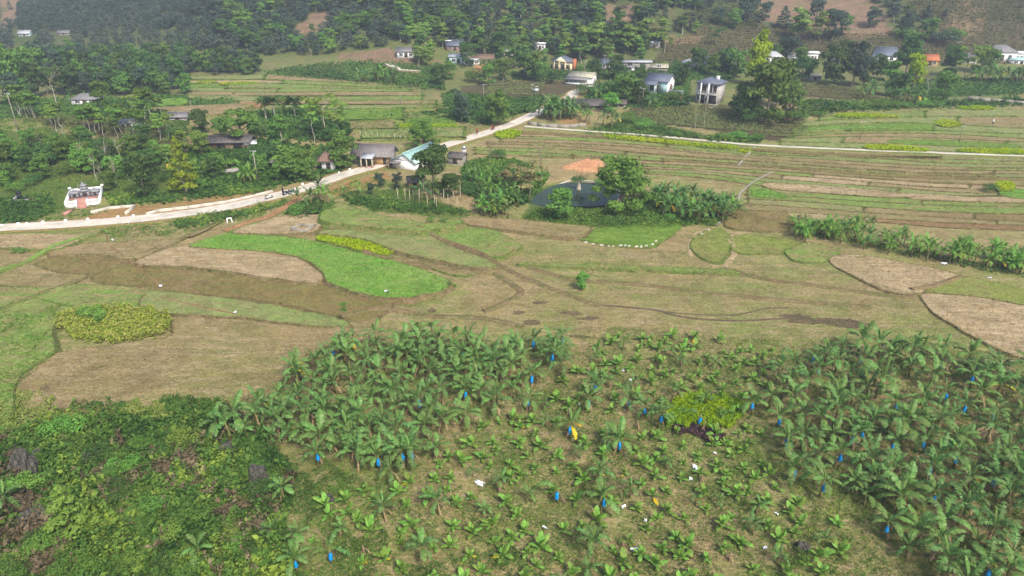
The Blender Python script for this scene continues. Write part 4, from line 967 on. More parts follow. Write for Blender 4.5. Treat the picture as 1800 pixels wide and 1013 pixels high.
def stem_mesh(seed, h, r):
    g = np.random.default_rng(seed); b = MB()
    b.tube([(0, 0, -.2), (.02, .0, h*.3), (g.normal()*.05, g.normal()*.05, h*.7), (g.normal()*.06, g.normal()*.06, h)], [r*1.25, r, r*.8, r*.5], 7)
    for k in range(5):      # hanging dead sheaths
        a = g.random()*6.28; z = h*(.35+.5*g.random()); c, s_ = math.cos(a), math.sin(a)
        b.hexa([(c*r*.8-s_*.05, s_*r*.8+c*.05, z-.5), (c*r*.8+s_*.05, s_*r*.8-c*.05, z-.5), (c*r*1.5+s_*.04, s_*r*1.5-c*.04, z-.55), (c*r*1.5-s_*.04, s_*r*1.5+c*.04, z-.55),
                (c*r*.7-s_*.06, s_*r*.7+c*.06, z), (c*r*.7+s_*.06, s_*r*.7-c*.06, z), (c*r*.95+s_*.05, s_*r*.95-c*.05, z), (c*r*.95-s_*.05, s_*r*.95+c*.05, z)])
    return b.mesh('pseudostem', M['stem'], smooth=False)
STEMS = [stem_mesh(300+i, 1.75+.2*i, .125) for i in range(4)]
YSTEMS = [stem_mesh(310+i, .32, .05) for i in range(2)]
def bag_mesh(seed):
    g = np.random.default_rng(seed); n, rows = 9, 8; V, Q = [], []
    for i in range(rows):
        t = i/(rows-1); r = .2*(.28+.72*math.sin(min(1, t*1.5)*math.pi/2))*(1-.15*(t > .85))
        for k in range(n):
            a = 6.283*k/n; rr = r*(1+.26*g.normal()); V.append((math.cos(a)*rr, math.sin(a)*rr, -t*.98+.02*g.normal()))
    for i in range(rows-1):
        for k in range(n): Q.append([i*n+k, (i+1)*n+k, (i+1)*n+(k+1) % n, i*n+(k+1) % n])
    return mk_mesh('fruit_bag', V, Q, [[ (rows-1)*n+k, (rows-1)*n+n-1, (rows-1)*n+k+1] for k in range(n-2)], [M['bag']], smooth=True)
BAGS = [bag_mesh(320+i) for i in range(4)]
_place = {}
def grown_banana(x, y, label, group, s=1.0, bag=None, yellow=False, dry=True, n=None, name='banana_plant'):
    g = rnd; k = g.randrange(4); e = thing(name, label, 'banana plant', (x, y, float(surf(x, y))), g.random()*6.28, group, s*(.84+.2*g.random()))
    e.rotation_euler = (g.gauss(0, .05), g.gauss(0, .05), e.rotation_euler[2])
    link('pseudostem', STEMS[k], e); top = 1.7+.2*k; n = n or g.randrange(8, 12); lite = g.random() < .4; a0 = g.random()*6.28
    for i in range(n):
        r = min(3, int(i*4/n)); a = a0+i*2.4+g.gauss(0, .25)
        me = (OLD_L[r][g.randrange(2)] if lite or g.random() < .12 else OLD[r][g.randrange(3)]) if i else OLD_SPEAR[g.randrange(2)]
        if yellow and i >= n-3: me = OLD_YEL[i % 2]
        o = link('leaf', me, e, (math.cos(a)*.04, math.sin(a)*.04, top-.05*r), a, .82+.36*g.random())
    if dry:
        for i in range(g.randrange(2, 5)): a = g.random()*6.28; link('dead_leaf', OLD_DRY[i % 2], e, (math.cos(a)*.05, math.sin(a)*.05, top*.82), a, .8+.3*g.random())
    if bag is not None:
        a = bag-e.rotation_euler[2]
        link('fruit_bag', BAGS[k], e, (math.cos(a)*.42, math.sin(a)*.42, top-.1), a, .78+.2*g.random())
    return e
def young_banana(x, y, label, group, s=1.0, yellow=False):
    g = rnd; e = thing('young_banana_plant', label, 'banana plant', (x, y, float(surf(x, y))), g.random()*6.28, group, s)
    link('pseudostem', YSTEMS[g.randrange(2)], e); n = g.randrange(9, 13); a0 = g.random()*6.28
    for i in range(n):
        r = min(2, int(i*3/n)); a = a0+i*2.4+g.gauss(0, .3); me = YNG[r][g.randrange(3)]
        if yellow and i == n-1: me = YNG_YEL[0]
        link('leaf', me, e, (0, 0, .3-.06*r), a, .6+.65*g.random())
    return e
# plants that carry a blue bag: bag pixel -> plant just behind it
BAG_PX = [(980,870),(1063,888),(1002,755),(1090,780),(1108,705),(1135,718),(1162,738),(1034,712),(969,634),(990,600),(938,603),(935,665),(928,705),(560,805),(712,807),(726,804),(520,993),(582,975),
          (818,690),(812,620),(738,715),(666,808),(761,665),(1047,685),(1515,630),(1440,655),(1428,632),(1655,645),(1708,672),(1745,732),(1665,697),(1580,722),(1518,770),(1567,786),(1625,780),(1680,808),(1632,830),
          (1642,872),(1448,860),(1397,832),(1382,792),(1384,772),(1560,932),(1476,810),(1740,1005),(1322,715),(1230,735),(1372,737),(1742,850),(1498,772),(1697,715),(586,618),(700,625)]
taken = []
def spot_label(px, py):
    if px < 640 and py > 760: return 'at the edge of the bushy slope'
    if px < 1010 and py < 745: return 'in the dense left stand'
    if px > 1330 and py > 590: return 'in the dense right stand'
    if py > 600: return 'among the young rows in the middle'
    return 'in the middle ground'
_seen = {}
for px, py in BAG_PX:
    p = at(px, py, 1.35); toward = math.atan2(-p[1], -p[0])+rnd.gauss(0, .35)
    x, y = p[0]-math.cos(toward)*.42, p[1]-math.sin(toward)*.42
    where = spot_label(px, py); i = _seen[where] = _seen.get(where, 0)+1
    lab = 'banana plant with blue bagged bunch '+where+', '+(part_of(px, py, 580, 1000, 600, 830) if 'left stand' in where else part_of(px, py, 1345, 1800, 618, 1013) if 'right stand' in where else part_of(px, py, 500, 1340, 600, 1013))
    lonely = (px, py) in ((980,870), (1230,735))
    if (px, py) == (980, 870): lab = 'leafless banana stem with big blue bag among young rows'
    if (px, py) == (1002, 755): lab = 'banana plant with yellow drooping leaf and blue bag among young rows'
    if (px, py) == (582, 975): lab = 'withered banana plant with blue bag at the bottom edge'
    grown_banana(x, y, lab, 'banana plants with blue fruit bags', .95, toward, (px, py) == (1002, 755), True, 2 if lonely else (4 if (px, py) == (582, 975) else None))
    taken.append((x, y)); taken.append((p[0]+math.cos(toward)*1.15, p[1]+math.sin(toward)*1.15))
def fill(poly, spacing, fn, jitter=.3, limit=400, free=None, rot=.35, row=1.0):
    """plants on a jittered, slightly turned grid inside a pixel polygon, keeping clear of plants already there"""
    W = at(np.array([p[0] for p in poly], float), np.array([p[1] for p in poly], float))
    lo, hi = W[:, :2].min(0)-3, W[:, :2].max(0)+3; c = (lo+hi)/2; ext = np.linalg.norm(hi-lo)/2; k = 0
    ca, sa = math.cos(rot), math.sin(rot)
    for u in np.arange(-ext, ext, spacing*row):
        for v in np.arange(-ext, ext, spacing):
            x = c[0]+ca*u-sa*v+rnd.gauss(0, jitter*spacing); y = c[1]+sa*u+ca*v+rnd.gauss(0, jitter*spacing)
            if y < 30 or k >= limit: continue
            px, py = proj((x, y, float(ground_z(x, y))))
            if not bool(inpoly(px, py, poly)): continue
            if any((x-a)**2+(y-b)**2 < (free or spacing*.62)**2 for a, b in taken): continue
            taken.append((x, y)); fn(x, y, float(px), float(py)); k += 1
    return k
LEFT_STAND = [(612,612),(660,606),(740,602),(820,610),(880,622),(940,618),(1000,622),(995,655),(960,690),(930,730),(850,742),(790,770),(760,830),(700,842),(640,830),(590,800),(500,785),(420,785),(370,770),(420,738),(490,705),(530,655)]
RIGHT_STAND = [(1395,640),(1480,622),(1560,618),(1640,622),(1720,640),(1830,680),(1870,800),(1870,1060),(1700,1060),(1590,1010),(1545,940),(1500,880),(1420,862),(1375,800),(1345,745),(1345,690)]
def lf(x, y, px, py):
    yl = rnd.random() < .03
    s = rnd.choice((1.05, 1.0, .95, 1.1, .78, .68)); grown_banana(x, y, ('tall' if s > 1.02 else 'medium' if s > .9 else 'short')+' banana plant '+('with yellow lower leaves ' if yl else '')+'in left stand, '+part_of(px, py, 385, 1000, 602, 840), 'banana plants of the left stand', s, None, yl)
def rf(x, y, px, py):
    yl = rnd.random() < .05
    s = rnd.choice((1.1, 1.05, 1.0, 1.15, .8, .68)); grown_banana(x, y, ('tall' if s > 1.07 else 'medium' if s > .9 else 'short')+' banana plant '+('with yellow lower leaves ' if yl else '')+'in right stand, '+part_of(px, py, 1345, 1870, 618, 1060), 'banana plants of the right stand', s, None, yl)
n1 = fill(LEFT_STAND, 1.82, lf, .24, 150, 1.15); n2 = fill(RIGHT_STAND, 2.12, rf, .26, 150, 1.35)
# single tall plants out in the rows
for px, py, lab in ((770,905,'tall broad leaved banana plant alone near bottom middle'), (690,850,'bright broad leaved banana plant below the left stand'), (500,880,'tall banana plant at edge of bushy slope'), (1055,850,'dark tall banana plant in the middle of rows'),
                    (1070,790,'tall fine leaved banana plant among young rows'), (525,965,'drooping banana plant above bottom edge'), (740,985,'banana plant with grey leaf at the bottom edge'), (355,985,'pale broad leaved banana plant in the bushy slope'), (480,950,'banana plant with dried stem beside bushy slope'),
                    (1040,975,'small tall stemmed banana plant near bottom middle'), (675,910,'leaning banana plant above the bottom edge'), (1190,700,'tall banana plant at top of young rows'), (15,905,'broad leaved plant at the left edge of bushy slope')):
    p = at(px, py); grown_banana(p[0], p[1], lab, None, .8); taken.append((p[0], p[1]))
YOUNG = [(1075,592),(1180,588),(1290,606),(1400,622),(1385,650),(1340,700),(1335,760),(1385,850),(1440,900),(1500,950),(1520,1045),(560,1045),(545,960),(560,880),(640,850),(720,850),(800,790),(850,750),(960,700),(1010,650)]
def row_of(px, py):
    near = [('the yellow green patch', 1240, 725), ('the purple herbs', 1235, 775), ('the left stand', 820, 760), ('the right stand', 1370, 780), ('the top edge', 1180, 605), ('the dead stump heap', 1230, 840), ('the lone bagged stem', 980, 880), ('the bottom edge', 980, 1010), ('the bottom edge', 1250, 1010), ('the bushy slope', 560, 900), ('the yellow leaved plant', 1005, 760), ('the tall middle plants', 1060, 820), ('the lower left bananas', 690, 960), ('the upper bagged plants', 1120, 700)]
    nm, ax, ay = min(near, key=lambda q: (q[1]-px)**2+(1.3*(q[2]-py))**2); dx, dy = px-ax, 1.3*(py-ay)
    d = 'just beside' if dx*dx+dy*dy < 30**2 else ('left of' if dx < 0 else 'right of') if abs(dx) > abs(dy) else ('above' if dy < 0 else 'below')
    return d+' '+nm
def yf(x, y, px, py):
    yl = rnd.random() < .06; s = .6+.55*rnd.random()
    side = 'left' if px < 800 else ('middle' if px < 1150 else 'right')
    dep = 'upper' if py < 740 else ('centre' if py < 880 else 'lowest')
    sz = 'large' if s > 1.08 else ('small' if s < .9 else 'medium')
    young_banana(x, y, '%s young banana plant %s%s' % (sz, row_of(px, py), ', one yellow leaf' if yl else ''), 'young banana plants in open rows', s, yl)
def mf(x, y, px, py):
    grown_banana(x, y, 'half grown banana plant '+row_of(px, py), 'half grown banana plants in the open rows', .42+.2*rnd.random(), None, False, True, None, 'half_grown_banana')
n4 = fill(YOUNG, 6.4, mf, .3, 34, 1.6, .9)
n3 = fill(YOUNG, 1.95, yf, .18, 330, 1.2, .62)
# groves of the middle distance: leaves joined, too small to tell apart
def small_mesh(seed, yel=0):
    g = np.random.default_rng(seed); parts = []
    for i in range(9):
        r = min(3, int(i*4/9)); me = OLD[r][i % 3]; nv = len(me.vertices); co = np.empty(nv*3, np.float32); me.vertices.foreach_get('co', co); co = co.reshape(-1, 3)*(.8+.4*g.random())
        a = i*2.4+g.normal()*.3; c, s_ = math.cos(a), math.sin(a); W = np.stack([co[:, 0]*c-co[:, 1]*s_, co[:, 0]*s_+co[:, 1]*c, co[:, 2]+2.0], -1)
        Q = np.array([list(p.vertices) for p in me.polygons]); t = np.full(nv, .35+.5*g.random())
        parts.append((W, Q, None, t))
    V, Q, _, t = cat_parts(parts); return mk_mesh('leaves', V, Q, None, [M['b_leaf' if not yel else 'b_young']], tint=t)
SMALL = [small_mesh(400+i, i >= 3) for i in range(5)]
def grove(pts, label, group, s=1.0, light=.3, k=1):
    """single plants (k = 1) or mats of k stems; distant leaves are joined per stem"""
    for i, (px, py) in enumerate(pts):
        p = at(px, py); z = float(surf(p[0], p[1])); e = thing('banana_plant' if k == 1 else 'banana_clump', label, 'banana plant' if k == 1 else 'banana clump', (p[0], p[1], z), rnd.random()*6.28, group, s)
        if len(pts) > 3: xs_ = [q[0] for q in pts]; ys_ = [q[1] for q in pts]; e['label'] = label+', '+part_of(px, py, min(xs_), max(xs_)+1, min(ys_), max(ys_)+1)
        for q in range(k):
            a = 2.1*q+rnd.random(); r = 0 if q == 0 else 1.0+.9*rnd.random(); sc = .72+.45*rnd.random(); lo = (math.cos(a)*r, math.sin(a)*r, -.05*q); rz = rnd.random()*6.28
            link('pseudostem', STEMS[(i+q) % 4], e, lo, rz, sc); link('leaves', SMALL[rnd.randrange(3, 5) if rnd.random() < light else rnd.randrange(3)], e, lo, rz, sc)
            if rnd.random() < .2: link('yellow_leaf', OLD_YEL[i % 2], e, (lo[0], lo[1], 1.9*sc), rnd.random()*6.28, sc)
def scatter(poly, n, seed):
    g = np.random.default_rng(seed); xs = [p[0] for p in poly]; ys = [p[1] for p in poly]; out = []
    while len(out) < n:
        x, y = g.uniform(min(xs), max(xs)), g.uniform(min(ys), max(ys))
        if bool(inpoly(x, y, poly)) and all((x-a)**2+(2.2*(y-b))**2 > 11**2 for a, b in out[-60:]) or g.random() < .004: out.append((x, y))
    return out
grove(scatter([(1125,352),(1160,345),(1280,368),(1290,382),(1260,392),(1200,388),(1130,365)], 24, 1), 'banana clump in the grove right of the feathery tree', 'bananas right of the pond', 1.0, .4, 3)
grove(scatter([(1385,410),(1400,395),(1440,402),(1600,428),(1800,462),(1830,478),(1790,488),(1650,458),(1500,436),(1400,422)], 34, 2), 'banana clump in the long row along right hand terraces', 'bananas along the right terraces', .85, .85, 3)
grove(scatter([(835,372),(860,350),(925,362),(920,386),(870,388)], 8, 3), 'banana clump in the clump left of the pond', 'bananas left of the pond', 1.0, .5, 3)
grove([(846,332),(866,322),(884,336),(902,320),(845,347),(915,335),(828,322)], 'banana clump between the garden and the pond scrub', 'bananas behind the pond scrub', .9, .5, 3)
grove([(524,362),(548,366),(572,362),(562,352)], 'broad leaved banana plant standing at the road bend', 'bananas at the road bend', 1.35, .3)
grove([(606,345),(630,342)], 'small banana plant on the verge right of road bend', 'small bananas on the road verge', .7, .6)
grove([(430,322),(442,326),(452,318),(375,312),(400,300),(540,295),(218,275),(300,300)], 'banana plant among gardens above the road', 'bananas in the gardens above the road', 1.1, .6)
grove(scatter([(955,214),(960,202),(990,202),(1000,212)], 7, 4), 'tall banana clump in the clump where path leaves road', 'bananas at the path junction', 1.6, .3, 3)
grove(scatter([(640,146),(660,138),(700,142),(690,150)], 5, 5), 'banana clump on the bank beyond the valley fields', 'bananas beyond the valley fields', 1.4, .3, 3)
grove(scatter([(1050,172),(1066,166),(1090,172),(1080,182)], 4, 6), 'banana clump below the white house', 'bananas below the white house', 1.3, .3, 3)
grove([(1140,190),(1148,187),(1060,222),(1075,226),(1030,214),(1035,218),(1085,222)], 'banana plant behind the tea terraces', 'bananas behind the tea terraces', 1.3, .3)
grove(scatter([(1690,142),(1800,140),(1840,146),(1700,148)], 9, 7), 'banana clump in front of the far right houses', 'bananas before the far right houses', 1.4, .5, 3)
grove(scatter([(1500,180),(1540,160),(1590,178),(1650,182),(1560,188)], 7, 8), 'banana clump below the lime tree', 'bananas below the lime tree', 1.4, .3, 3)
grove([(700,352),(742,356),(762,352),(772,360)][1:3], 'papaya like plant in the staked garden', 'plants in the staked garden', 1.2, .3)
print('BANANAS', n1, n2, n3)
# ---------------------------------------------------------------- grass, stubble, crops and undergrowth
def blades(P, size, g, tint, k=3, wide=.35, up=.5):
    """k leaning blades per point, one triangle each"""
    n = len(P); out = []
    s = np.asarray(size)*np.ones(n)
    for i in range(k):
        a = g.random(n)*6.283; d = np.stack([np.cos(a), np.sin(a), np.zeros(n)], -1); side = np.stack([-np.sin(a), np.cos(a), np.zeros(n)], -1)
        off = g.normal(size=(n, 3))*(s*.35)[:, None]; off[:, 2] = 0
        b = P+off; L = s*(.6+.8*g.random(n)); tip = b+d*(L*(1-up)*1.5)[:, None]+np.array([0, 0, 1.])*(L*up*1.1)[:, None]
        V = np.stack([b-side*(s*wide*.5)[:, None], b+side*(s*wide*.5)[:, None], tip], 1).reshape(-1, 3)
        out.append((V, None, np.arange(3*n).reshape(n, 3), np.repeat(np.clip(tint+.3*(g.random(n)-.5), 0, 1), 3)))
    return out
def stuff(name, parts, mat, label):
    V, Q, T, t = cat_parts(parts); tag(link(name, mk_mesh(name, V, Q, T, [M[mat]], tint=t)), label, name.replace('_', ' '), kind='stuff')
def in_ring(ring, dens, g, cap=9000):
    lo, hi = ring.min(0), ring.max(0); A = .5*abs(np.sum(ring[:, 0]*np.roll(ring[:, 1], -1)-np.roll(ring[:, 0], -1)*ring[:, 1]))
    n = int(min(cap, A*dens)*np.prod(hi-lo)/max(A, 1)); P = lo+(hi-lo)*g.random((n, 2)); return P[inpoly(P[:, 0], P[:, 1], ring)]
def cover():
    g = np.random.default_rng(77); S = {k: [] for k in ('straw', 'grass', 'flower', 'bank', 'crop')}
    for kind, ring, (z0, sl, yc) in FIELDS:
        d = ring[:, 1].mean(); far = max(1.0, d/95.0)
        spec = dict(straw=[('straw', 2.2, .24)], stubble=[('straw', 1.5, .22), ('bank', .8, .2)], olive=[('bank', 2.2, .22)], olivegrass=[('grass', 2.0, .16)], soil=[('bank', .4, .2)], redsoil=[('bank', .3, .2)],
                    greenmix=[('grass', 1.6, .24), ('straw', .7, .2)], pale=[('grass', .8, .22), ('straw', 1.0, .22)], grass=[('grass', 3.0, .2)], crop=[('crop', 6.0, .24)], teal_crop=[('grass', 2.5, .26)],
                    yellow=[('flower', 11.0, .42)], ash=[])[kind]
        for tgt, dens, size in spec:
            P = in_ring(ring, dens/far**1.2, g)
            if not len(P): continue
            pn = vnoise(P[:, 0]*.25, P[:, 1]*.25)
            if kind in ('greenmix', 'pale'): P = P[(pn > -.25) | (tgt == 'straw')]; pn = vnoise(P[:, 0]*.25, P[:, 1]*.25)
            W = np.c_[P, z0+sl*(P[:, 1]-yc)+.03]
            S[tgt] += blades(W, size*far**.55, g, (.45 if tgt != 'flower' else .72)+.25*pn, 3, .45 if tgt != 'flower' else .8)
    # grass along the banks
    for bank, ring, zt in EDGES:
        d = ring[:, 1].mean(); far = max(1.0, d/95.0); seg = np.linalg.norm(np.roll(ring, -1, 0)-ring, axis=1)
        m = np.minimum(60, (seg*9/far**.6)).astype(int)
        i = np.repeat(np.arange(len(ring)), m); u = g.random(len(i))[:, None]; nx = np.roll(ring, -1, 0)
        P = ring[i]*(1-u)+nx[i]*u; t = unit(nx[i]-ring[i]); o = np.stack([t[:, 1], -t[:, 0]], -1); q = g.random(len(i))
        P = P+o*(q*.4-.12)[:, None]; z = zt[i]-.02-np.clip(q*.4-.12, 0, 1)*1.3
        keep = vnoise(P[:, 0]*.35, P[:, 1]*.35) > -.55
        W = np.c_[P, z][keep]; b = blades(W, .27*far**.55, g, .45+.3*vnoise(W[:, 0], W[:, 1]), 3, .45)
        S['grass' if bank == 'bank_green' else 'bank'] += b
    # rough meadow and plantation floor
    def region(poly, dens, tgt, size, thr=-9, fr=.3, tb=.45, e=0.0):
        W = at(np.array([p[0] for p in poly], float), np.array([p[1] for p in poly], float)); lo, hi = W[:, :2].min(0), W[:, :2].max(0)
        n = int(np.prod(hi-lo)*dens); P = lo+(hi-lo)*g.random((n, 2)); z = ground_z(P[:, 0], P[:, 1]); px, py = proj(np.c_[P, z])
        m = inpoly(px, py, poly) & (vnoise(P[:, 0]*fr, P[:, 1]*fr) > thr); P = P[m]; z = surf(P[:, 0], P[:, 1])
        far = np.maximum(1, P[:, 1]/95.0)
        S[tgt].extend(blades(np.c_[P, z+e], size*far**.5*(.7+.6*g.random(len(P))), g, tb+.25*vnoise(P[:, 0]*.7, P[:, 1]*.7), 3, .4))
    PL = [(380,760),(540,640),(640,590),(900,600),(1080,575),(1400,600),(1640,590),(1860,660),(1900,1080),(520,1080),(500,900)]
    region(PL, 26, 'grass', .16, -.4, .45); region(PL, 6, 'bank', .16, -.4, .8); region(PL, 3, 'straw', .18, .1, .6)
    MD = [(600,560),(830,470),(930,440),(1200,440),(1450,470),(1600,520),(1700,600),(1640,600),(1400,600),(1080,580),(900,605),(640,590)]
    region(MD, 6, 'grass', .14, -.4, .25); region(MD, 3, 'bank', .13, -.5, .5); region(MD, 2, 'straw', .13, -.2, .7)
    region([(560,420),(900,400),(1300,400),(1500,440),(1600,500),(1300,480),(900,480),(700,470)], 1.5, 'grass', .2, 0, .3)
    region([(-40,560),(110,540),(110,620),(40,680),(0,770),(-40,780)], 8, 'grass', .3, -.3, .5)
    region([(915,385),(940,365),(1100,365),(1190,372),(1260,395),(1160,402),(1050,402)], 9, 'grass', .34, -.7, .5, .6)
    region([(-40,372),(110,366),(190,372),(90,396),(-40,404)], 7, 'grass', .34, -.6, .5)
    region([(160,400),(300,388),(400,374),(480,362),(460,385),(400,392),(330,412),(200,420)], 6, 'grass', .36, -.4, .4, .35)
    region([(560,345),(640,310),(700,320),(830,380),(700,378),(600,358)], 4, 'grass', .34, -.2, .4)
    region([(600,250),(760,250),(860,226),(940,200),(900,170),(780,180),(600,215)], 2.0, 'grass', .3, -.5, .3)
    region([(-60,200),(330,200),(560,300),(470,340),(180,370),(-60,370)], 2.5, 'grass', .4, -.3, .3, .5)
    stuff('straw', S['straw'], 'f_straw', 'dry straw and stubble blades on the pale fields')
    stuff('grass', S['grass'], 'f_grass', 'short green grass and weeds over meadow and plantation')
    stuff('dry_grass', S['bank'], 'f_bank', 'dull olive grass along banks and meadow')
    stuff('mustard_flowers', S['flower'], 'f_flower', 'yellow flowering mustard plants in the bright patches')
    stuff('crop_leaves', S['crop'], 'f_fresh', 'bright green leaves of the low field crop')
    print('TUFTS', {k: sum(len(p[2]) for p in v) for k, v in S.items()})
cover()
def leafy(poly, n, hfun, leaf, g, tint_fn, thr=None):
    """leaf faces spread over a lumpy canopy above the ground inside a pixel polygon"""
    W = at(np.array([p[0] for p in poly], float), np.array([p[1] for p in poly], float)); lo, hi = W[:, :2].min(0)-1, W[:, :2].max(0)+1
    P = lo+(hi-lo)*g.random((n, 2)); z = ground_z(P[:, 0], P[:, 1]); px, py = proj(np.c_[P, z])
    m = inpoly(px+6*vnoise(P[:, 0]*2, P[:, 1]*2), py+5*vnoise(P[:, 0]*2+5, P[:, 1]*2), poly); P = P[m]; z = z[m]
    h = hfun(P[:, 0], P[:, 1]); u = g.random(len(P))**.6
    L = np.c_[P, z+h*u+.05]
    e = .25; gx = (hfun(P[:, 0]+e, P[:, 1])-h)/e; gy = (hfun(P[:, 0], P[:, 1]+e)-h)/e
    nn = unit(np.stack([-gx, -gy, np.ones(len(P))], -1)+.55*g.normal(size=L.shape))
    V, Q = leaf_quads(L, nn, leaf*(.6+.8*g.random(len(P))), g, .6)
    t = np.clip(tint_fn(P[:, 0], P[:, 1])+.35*(g.random(len(P))-.5), 0, 1)
    return V, Q, None, np.repeat(t, 4)
def undergrowth():
    g = np.random.default_rng(88)
    UG = LUSH[0]
    def cell(x, y, k, sd):
        u = np.floor(x*k+.6*np.sin(y*k*1.7+sd)); v = np.floor(y*k+.6*np.sin(x*k*1.9+sd*2)); h = np.sin(u*12.99+v*78.23+sd*3.7)*43758.5453; return h-np.floor(h)
    lump = lambda x, y: np.clip(.55+.85*vnoise(x*.42, y*.42)+.5*vnoise(x*1.2+3, y*1.2)+.6*cell(x, y, 1.0, 1)**2, .02, 2.8)
    tn = lambda x, y: .24+.28*vnoise(x*.22, y*.22)+.40*cell(x, y, 1.25, 3)+.12*cell(x, y, 3.0, 5)
    a1 = leafy(UG, 90000, lump, .10, g, tn); a2 = leafy(UG, 60000, lump, .15, g, tn); a3 = leafy(UG, 16000, lambda x, y: lump(x, y)+.12, .24, g, tn); V, Q, _, t = cat_parts([a1, a2, a3]); a = (V, Q, None, t)
    V, Q, _, t = a; ctr = V.reshape(-1, 4, 3).mean(1)
    dm = (vnoise(ctr[:, 0]*.33+2, ctr[:, 1]*.33)+.5*vnoise(ctr[:, 0]*1.1, ctr[:, 1]*1.1+7)+.5*(g.random(len(ctr))-.5)) > .5
    dm |= cell(ctr[:, 0], ctr[:, 1], 1.1, 9) > .95
    Vq = V.reshape(-1, 4, 3); tq = t.reshape(-1, 4)
    pk = lambda m: (Vq[m].reshape(-1, 3), np.arange(4*m.sum()).reshape(-1, 4), None, tq[m].ravel())
    stuff('undergrowth', [pk(~dm)], 'f_under', 'tangled green vines and weeds covering the lower left slope')
    stuff('dead_weeds', [pk(dm), leafy([(60,690),(110,660),(130,690),(70,745),(40,750)], 9000, lambda x, y: .3+.2*vnoise(x, y), .1, g, lambda x, y: .5+.2*vnoise(x, y))], 'f_dead', 'dead brown weeds in patches on the lower left slope')
    ylow = [leafy([(200,716),(260,708),(330,704),(398,712),(380,738),(300,742),(220,735)], 16000, lambda x, y: .5+.3*vnoise(x, y), .12, g, lambda x, y: .75+.25*vnoise(x, y)),
            leafy([(-20,700),(60,690),(100,710),(60,765),(-20,780)], 14000, lambda x, y: .5+.3*vnoise(x, y), .12, g, lambda x, y: .75+.25*vnoise(x, y))]
    stuff('yellow_weeds', ylow, 'f_light', 'yellow green weeds along the top of lower left slope')
    # weeds between the banana plants
    pw = leafy([(520,1060),(500,900),(480,800),(560,800),(640,850),(700,1000),(900,960),(1000,1060)], 60000, lambda x, y: np.clip(.3*vnoise(x*.6, y*.6)+.14*vnoise(x*1.7, y*1.7)+.08, .0, 1), .085, g, tn)
    pw2 = leafy([(1000,640),(1400,620),(1860,680),(1880,1060),(900,1060),(640,860),(900,740)], 150000, lambda x, y: np.clip(.28*vnoise(x*.6+4, y*.6)+.13*vnoise(x*1.7, y*1.7)+.06, .0, 1), .075, g, tn)
    def drop_low(a, z=.03):
        V, Q, _, t = a; Vq = V.reshape(-1, 4, 3); c = Vq.mean(1); m = c[:, 2]-ground_z(c[:, 0], c[:, 1]) > .05+z; return Vq[m].reshape(-1, 3), np.arange(4*m.sum()).reshape(-1, 4), None, t.reshape(-1, 4)[m].ravel()
    stuff('plantation_weeds', [drop_low(pw), drop_low(pw2)], 'f_under', 'low leafy weeds between the banana plants')
    for i, (px, py, h, k, f, lab) in enumerate(((128,935,92,'cone','f_light','tall yellow green shrub standing in the bushy slope'),(112,770,44,'bush','f_fresh','green shrub at the top rim of bushy slope'),(170,990,40,'bush','f_fresh','bright leafy shrub near bottom left'),(215,1000,34,'bush','f_mid','low shrub right of bright bottom left shrub'),(330,800,26,'bush','f_mid','shrub in the upper bushy slope'),(250,790,24,'bush','f_fresh','fresh green shrub under yellow weeds'),
            (420,960,30,'bush','f_fresh','leafy shrub left of the edge bananas'),(30,1000,40,'bush','f_mid','dark shrub in the bottom left corner'),(300,985,30,'bush','f_dark','dark shrub at bottom of the bushy slope'),(225,870,22,'bush','f_mid','round shrub in middle of bushy slope'),(440,790,22,'bush','f_mid','shrub below the left banana stand'),(20,860,34,'bush','f_fresh','shrub at left edge beside the boulder'),(640,960,22,'bush','f_mid','weedy bush between young rows near bottom'),(1400,990,28,'bush','f_mid','weedy bush at lower right beside dark stone'))):
        o = tree('shrub', k, f, px, py, h, lab, None, 1.25 if k == 'bush' else 1.5, cat='shrub')
    gs = np.random.default_rng(14)
    for i, (px, py) in enumerate(scatter([(0,800),(130,740),(380,740),(470,800),(490,900),(500,1010),(0,1010)], 34, 12)):
        f = ('f_mid','f_fresh','f_dark','f_light','f_mid')[i % 5]; tree('shrub', 'bush', f, px, py+8, 20+22*gs.random(), TONE[f]+' shrub in the bushy slope, '+part_of(px, py, 0, 500, 740, 1010), 'shrubs in the bushy slope', 1.2, cat='shrub')
    # crop patch with a shrubby rim, mustard and purple plots in the plantation
    oval = [(96,575),(108,556),(150,546),(220,541),(285,550),(304,566),(295,585),(250,600),(190,607),(130,600)]
    beanm = 1; o = tag(link('bean_patch', None), 'oval patch of climbing bean plants beside the brown field', 'crop patch')
    V, Q, T, t = leafy(oval, 26000, lambda x, y: .85+.25*vnoise(x*1.3, y*1.3), .14, g, lambda x, y: .45+.5*cell(x, y, 2.2, 4))
    ob = link('bean_leaves', mk_mesh('bean_leaves', V, Q, None, [M['f_bean']], tint=t), o); ob['kind'] = 'stuff'
    V, Q, T, t = leafy([(138,562),(150,550),(180,552),(190,566),(170,574)], 9000, lambda x, y: 1.35+.3*vnoise(x*1.3, y*1.3), .14, g, lambda x, y: .6+.2*vnoise(x, y))
    ob = link('green_mound', mk_mesh('green_mound', V, Q, None, [M['f_fresh']], tint=t), o); ob['kind'] = 'stuff'
    V, Q, T, t = leafy([(1168,752),(1180,708),(1230,696),(1300,708),(1312,730),(1290,752),(1230,756)], 26000, lambda x, y: .75+.3*vnoise(x*1.3, y*1.3), .11, g, lambda x, y: .45+.35*vnoise(x*.9, y*.9))
    tag(link('mustard_patch', mk_mesh('mustard_patch', V, Q, None, [M['f_flower']], tint=np.clip(t*.78, 0, 1))), 'square patch of yellow green mustard inside the young banana rows', 'crop patch')
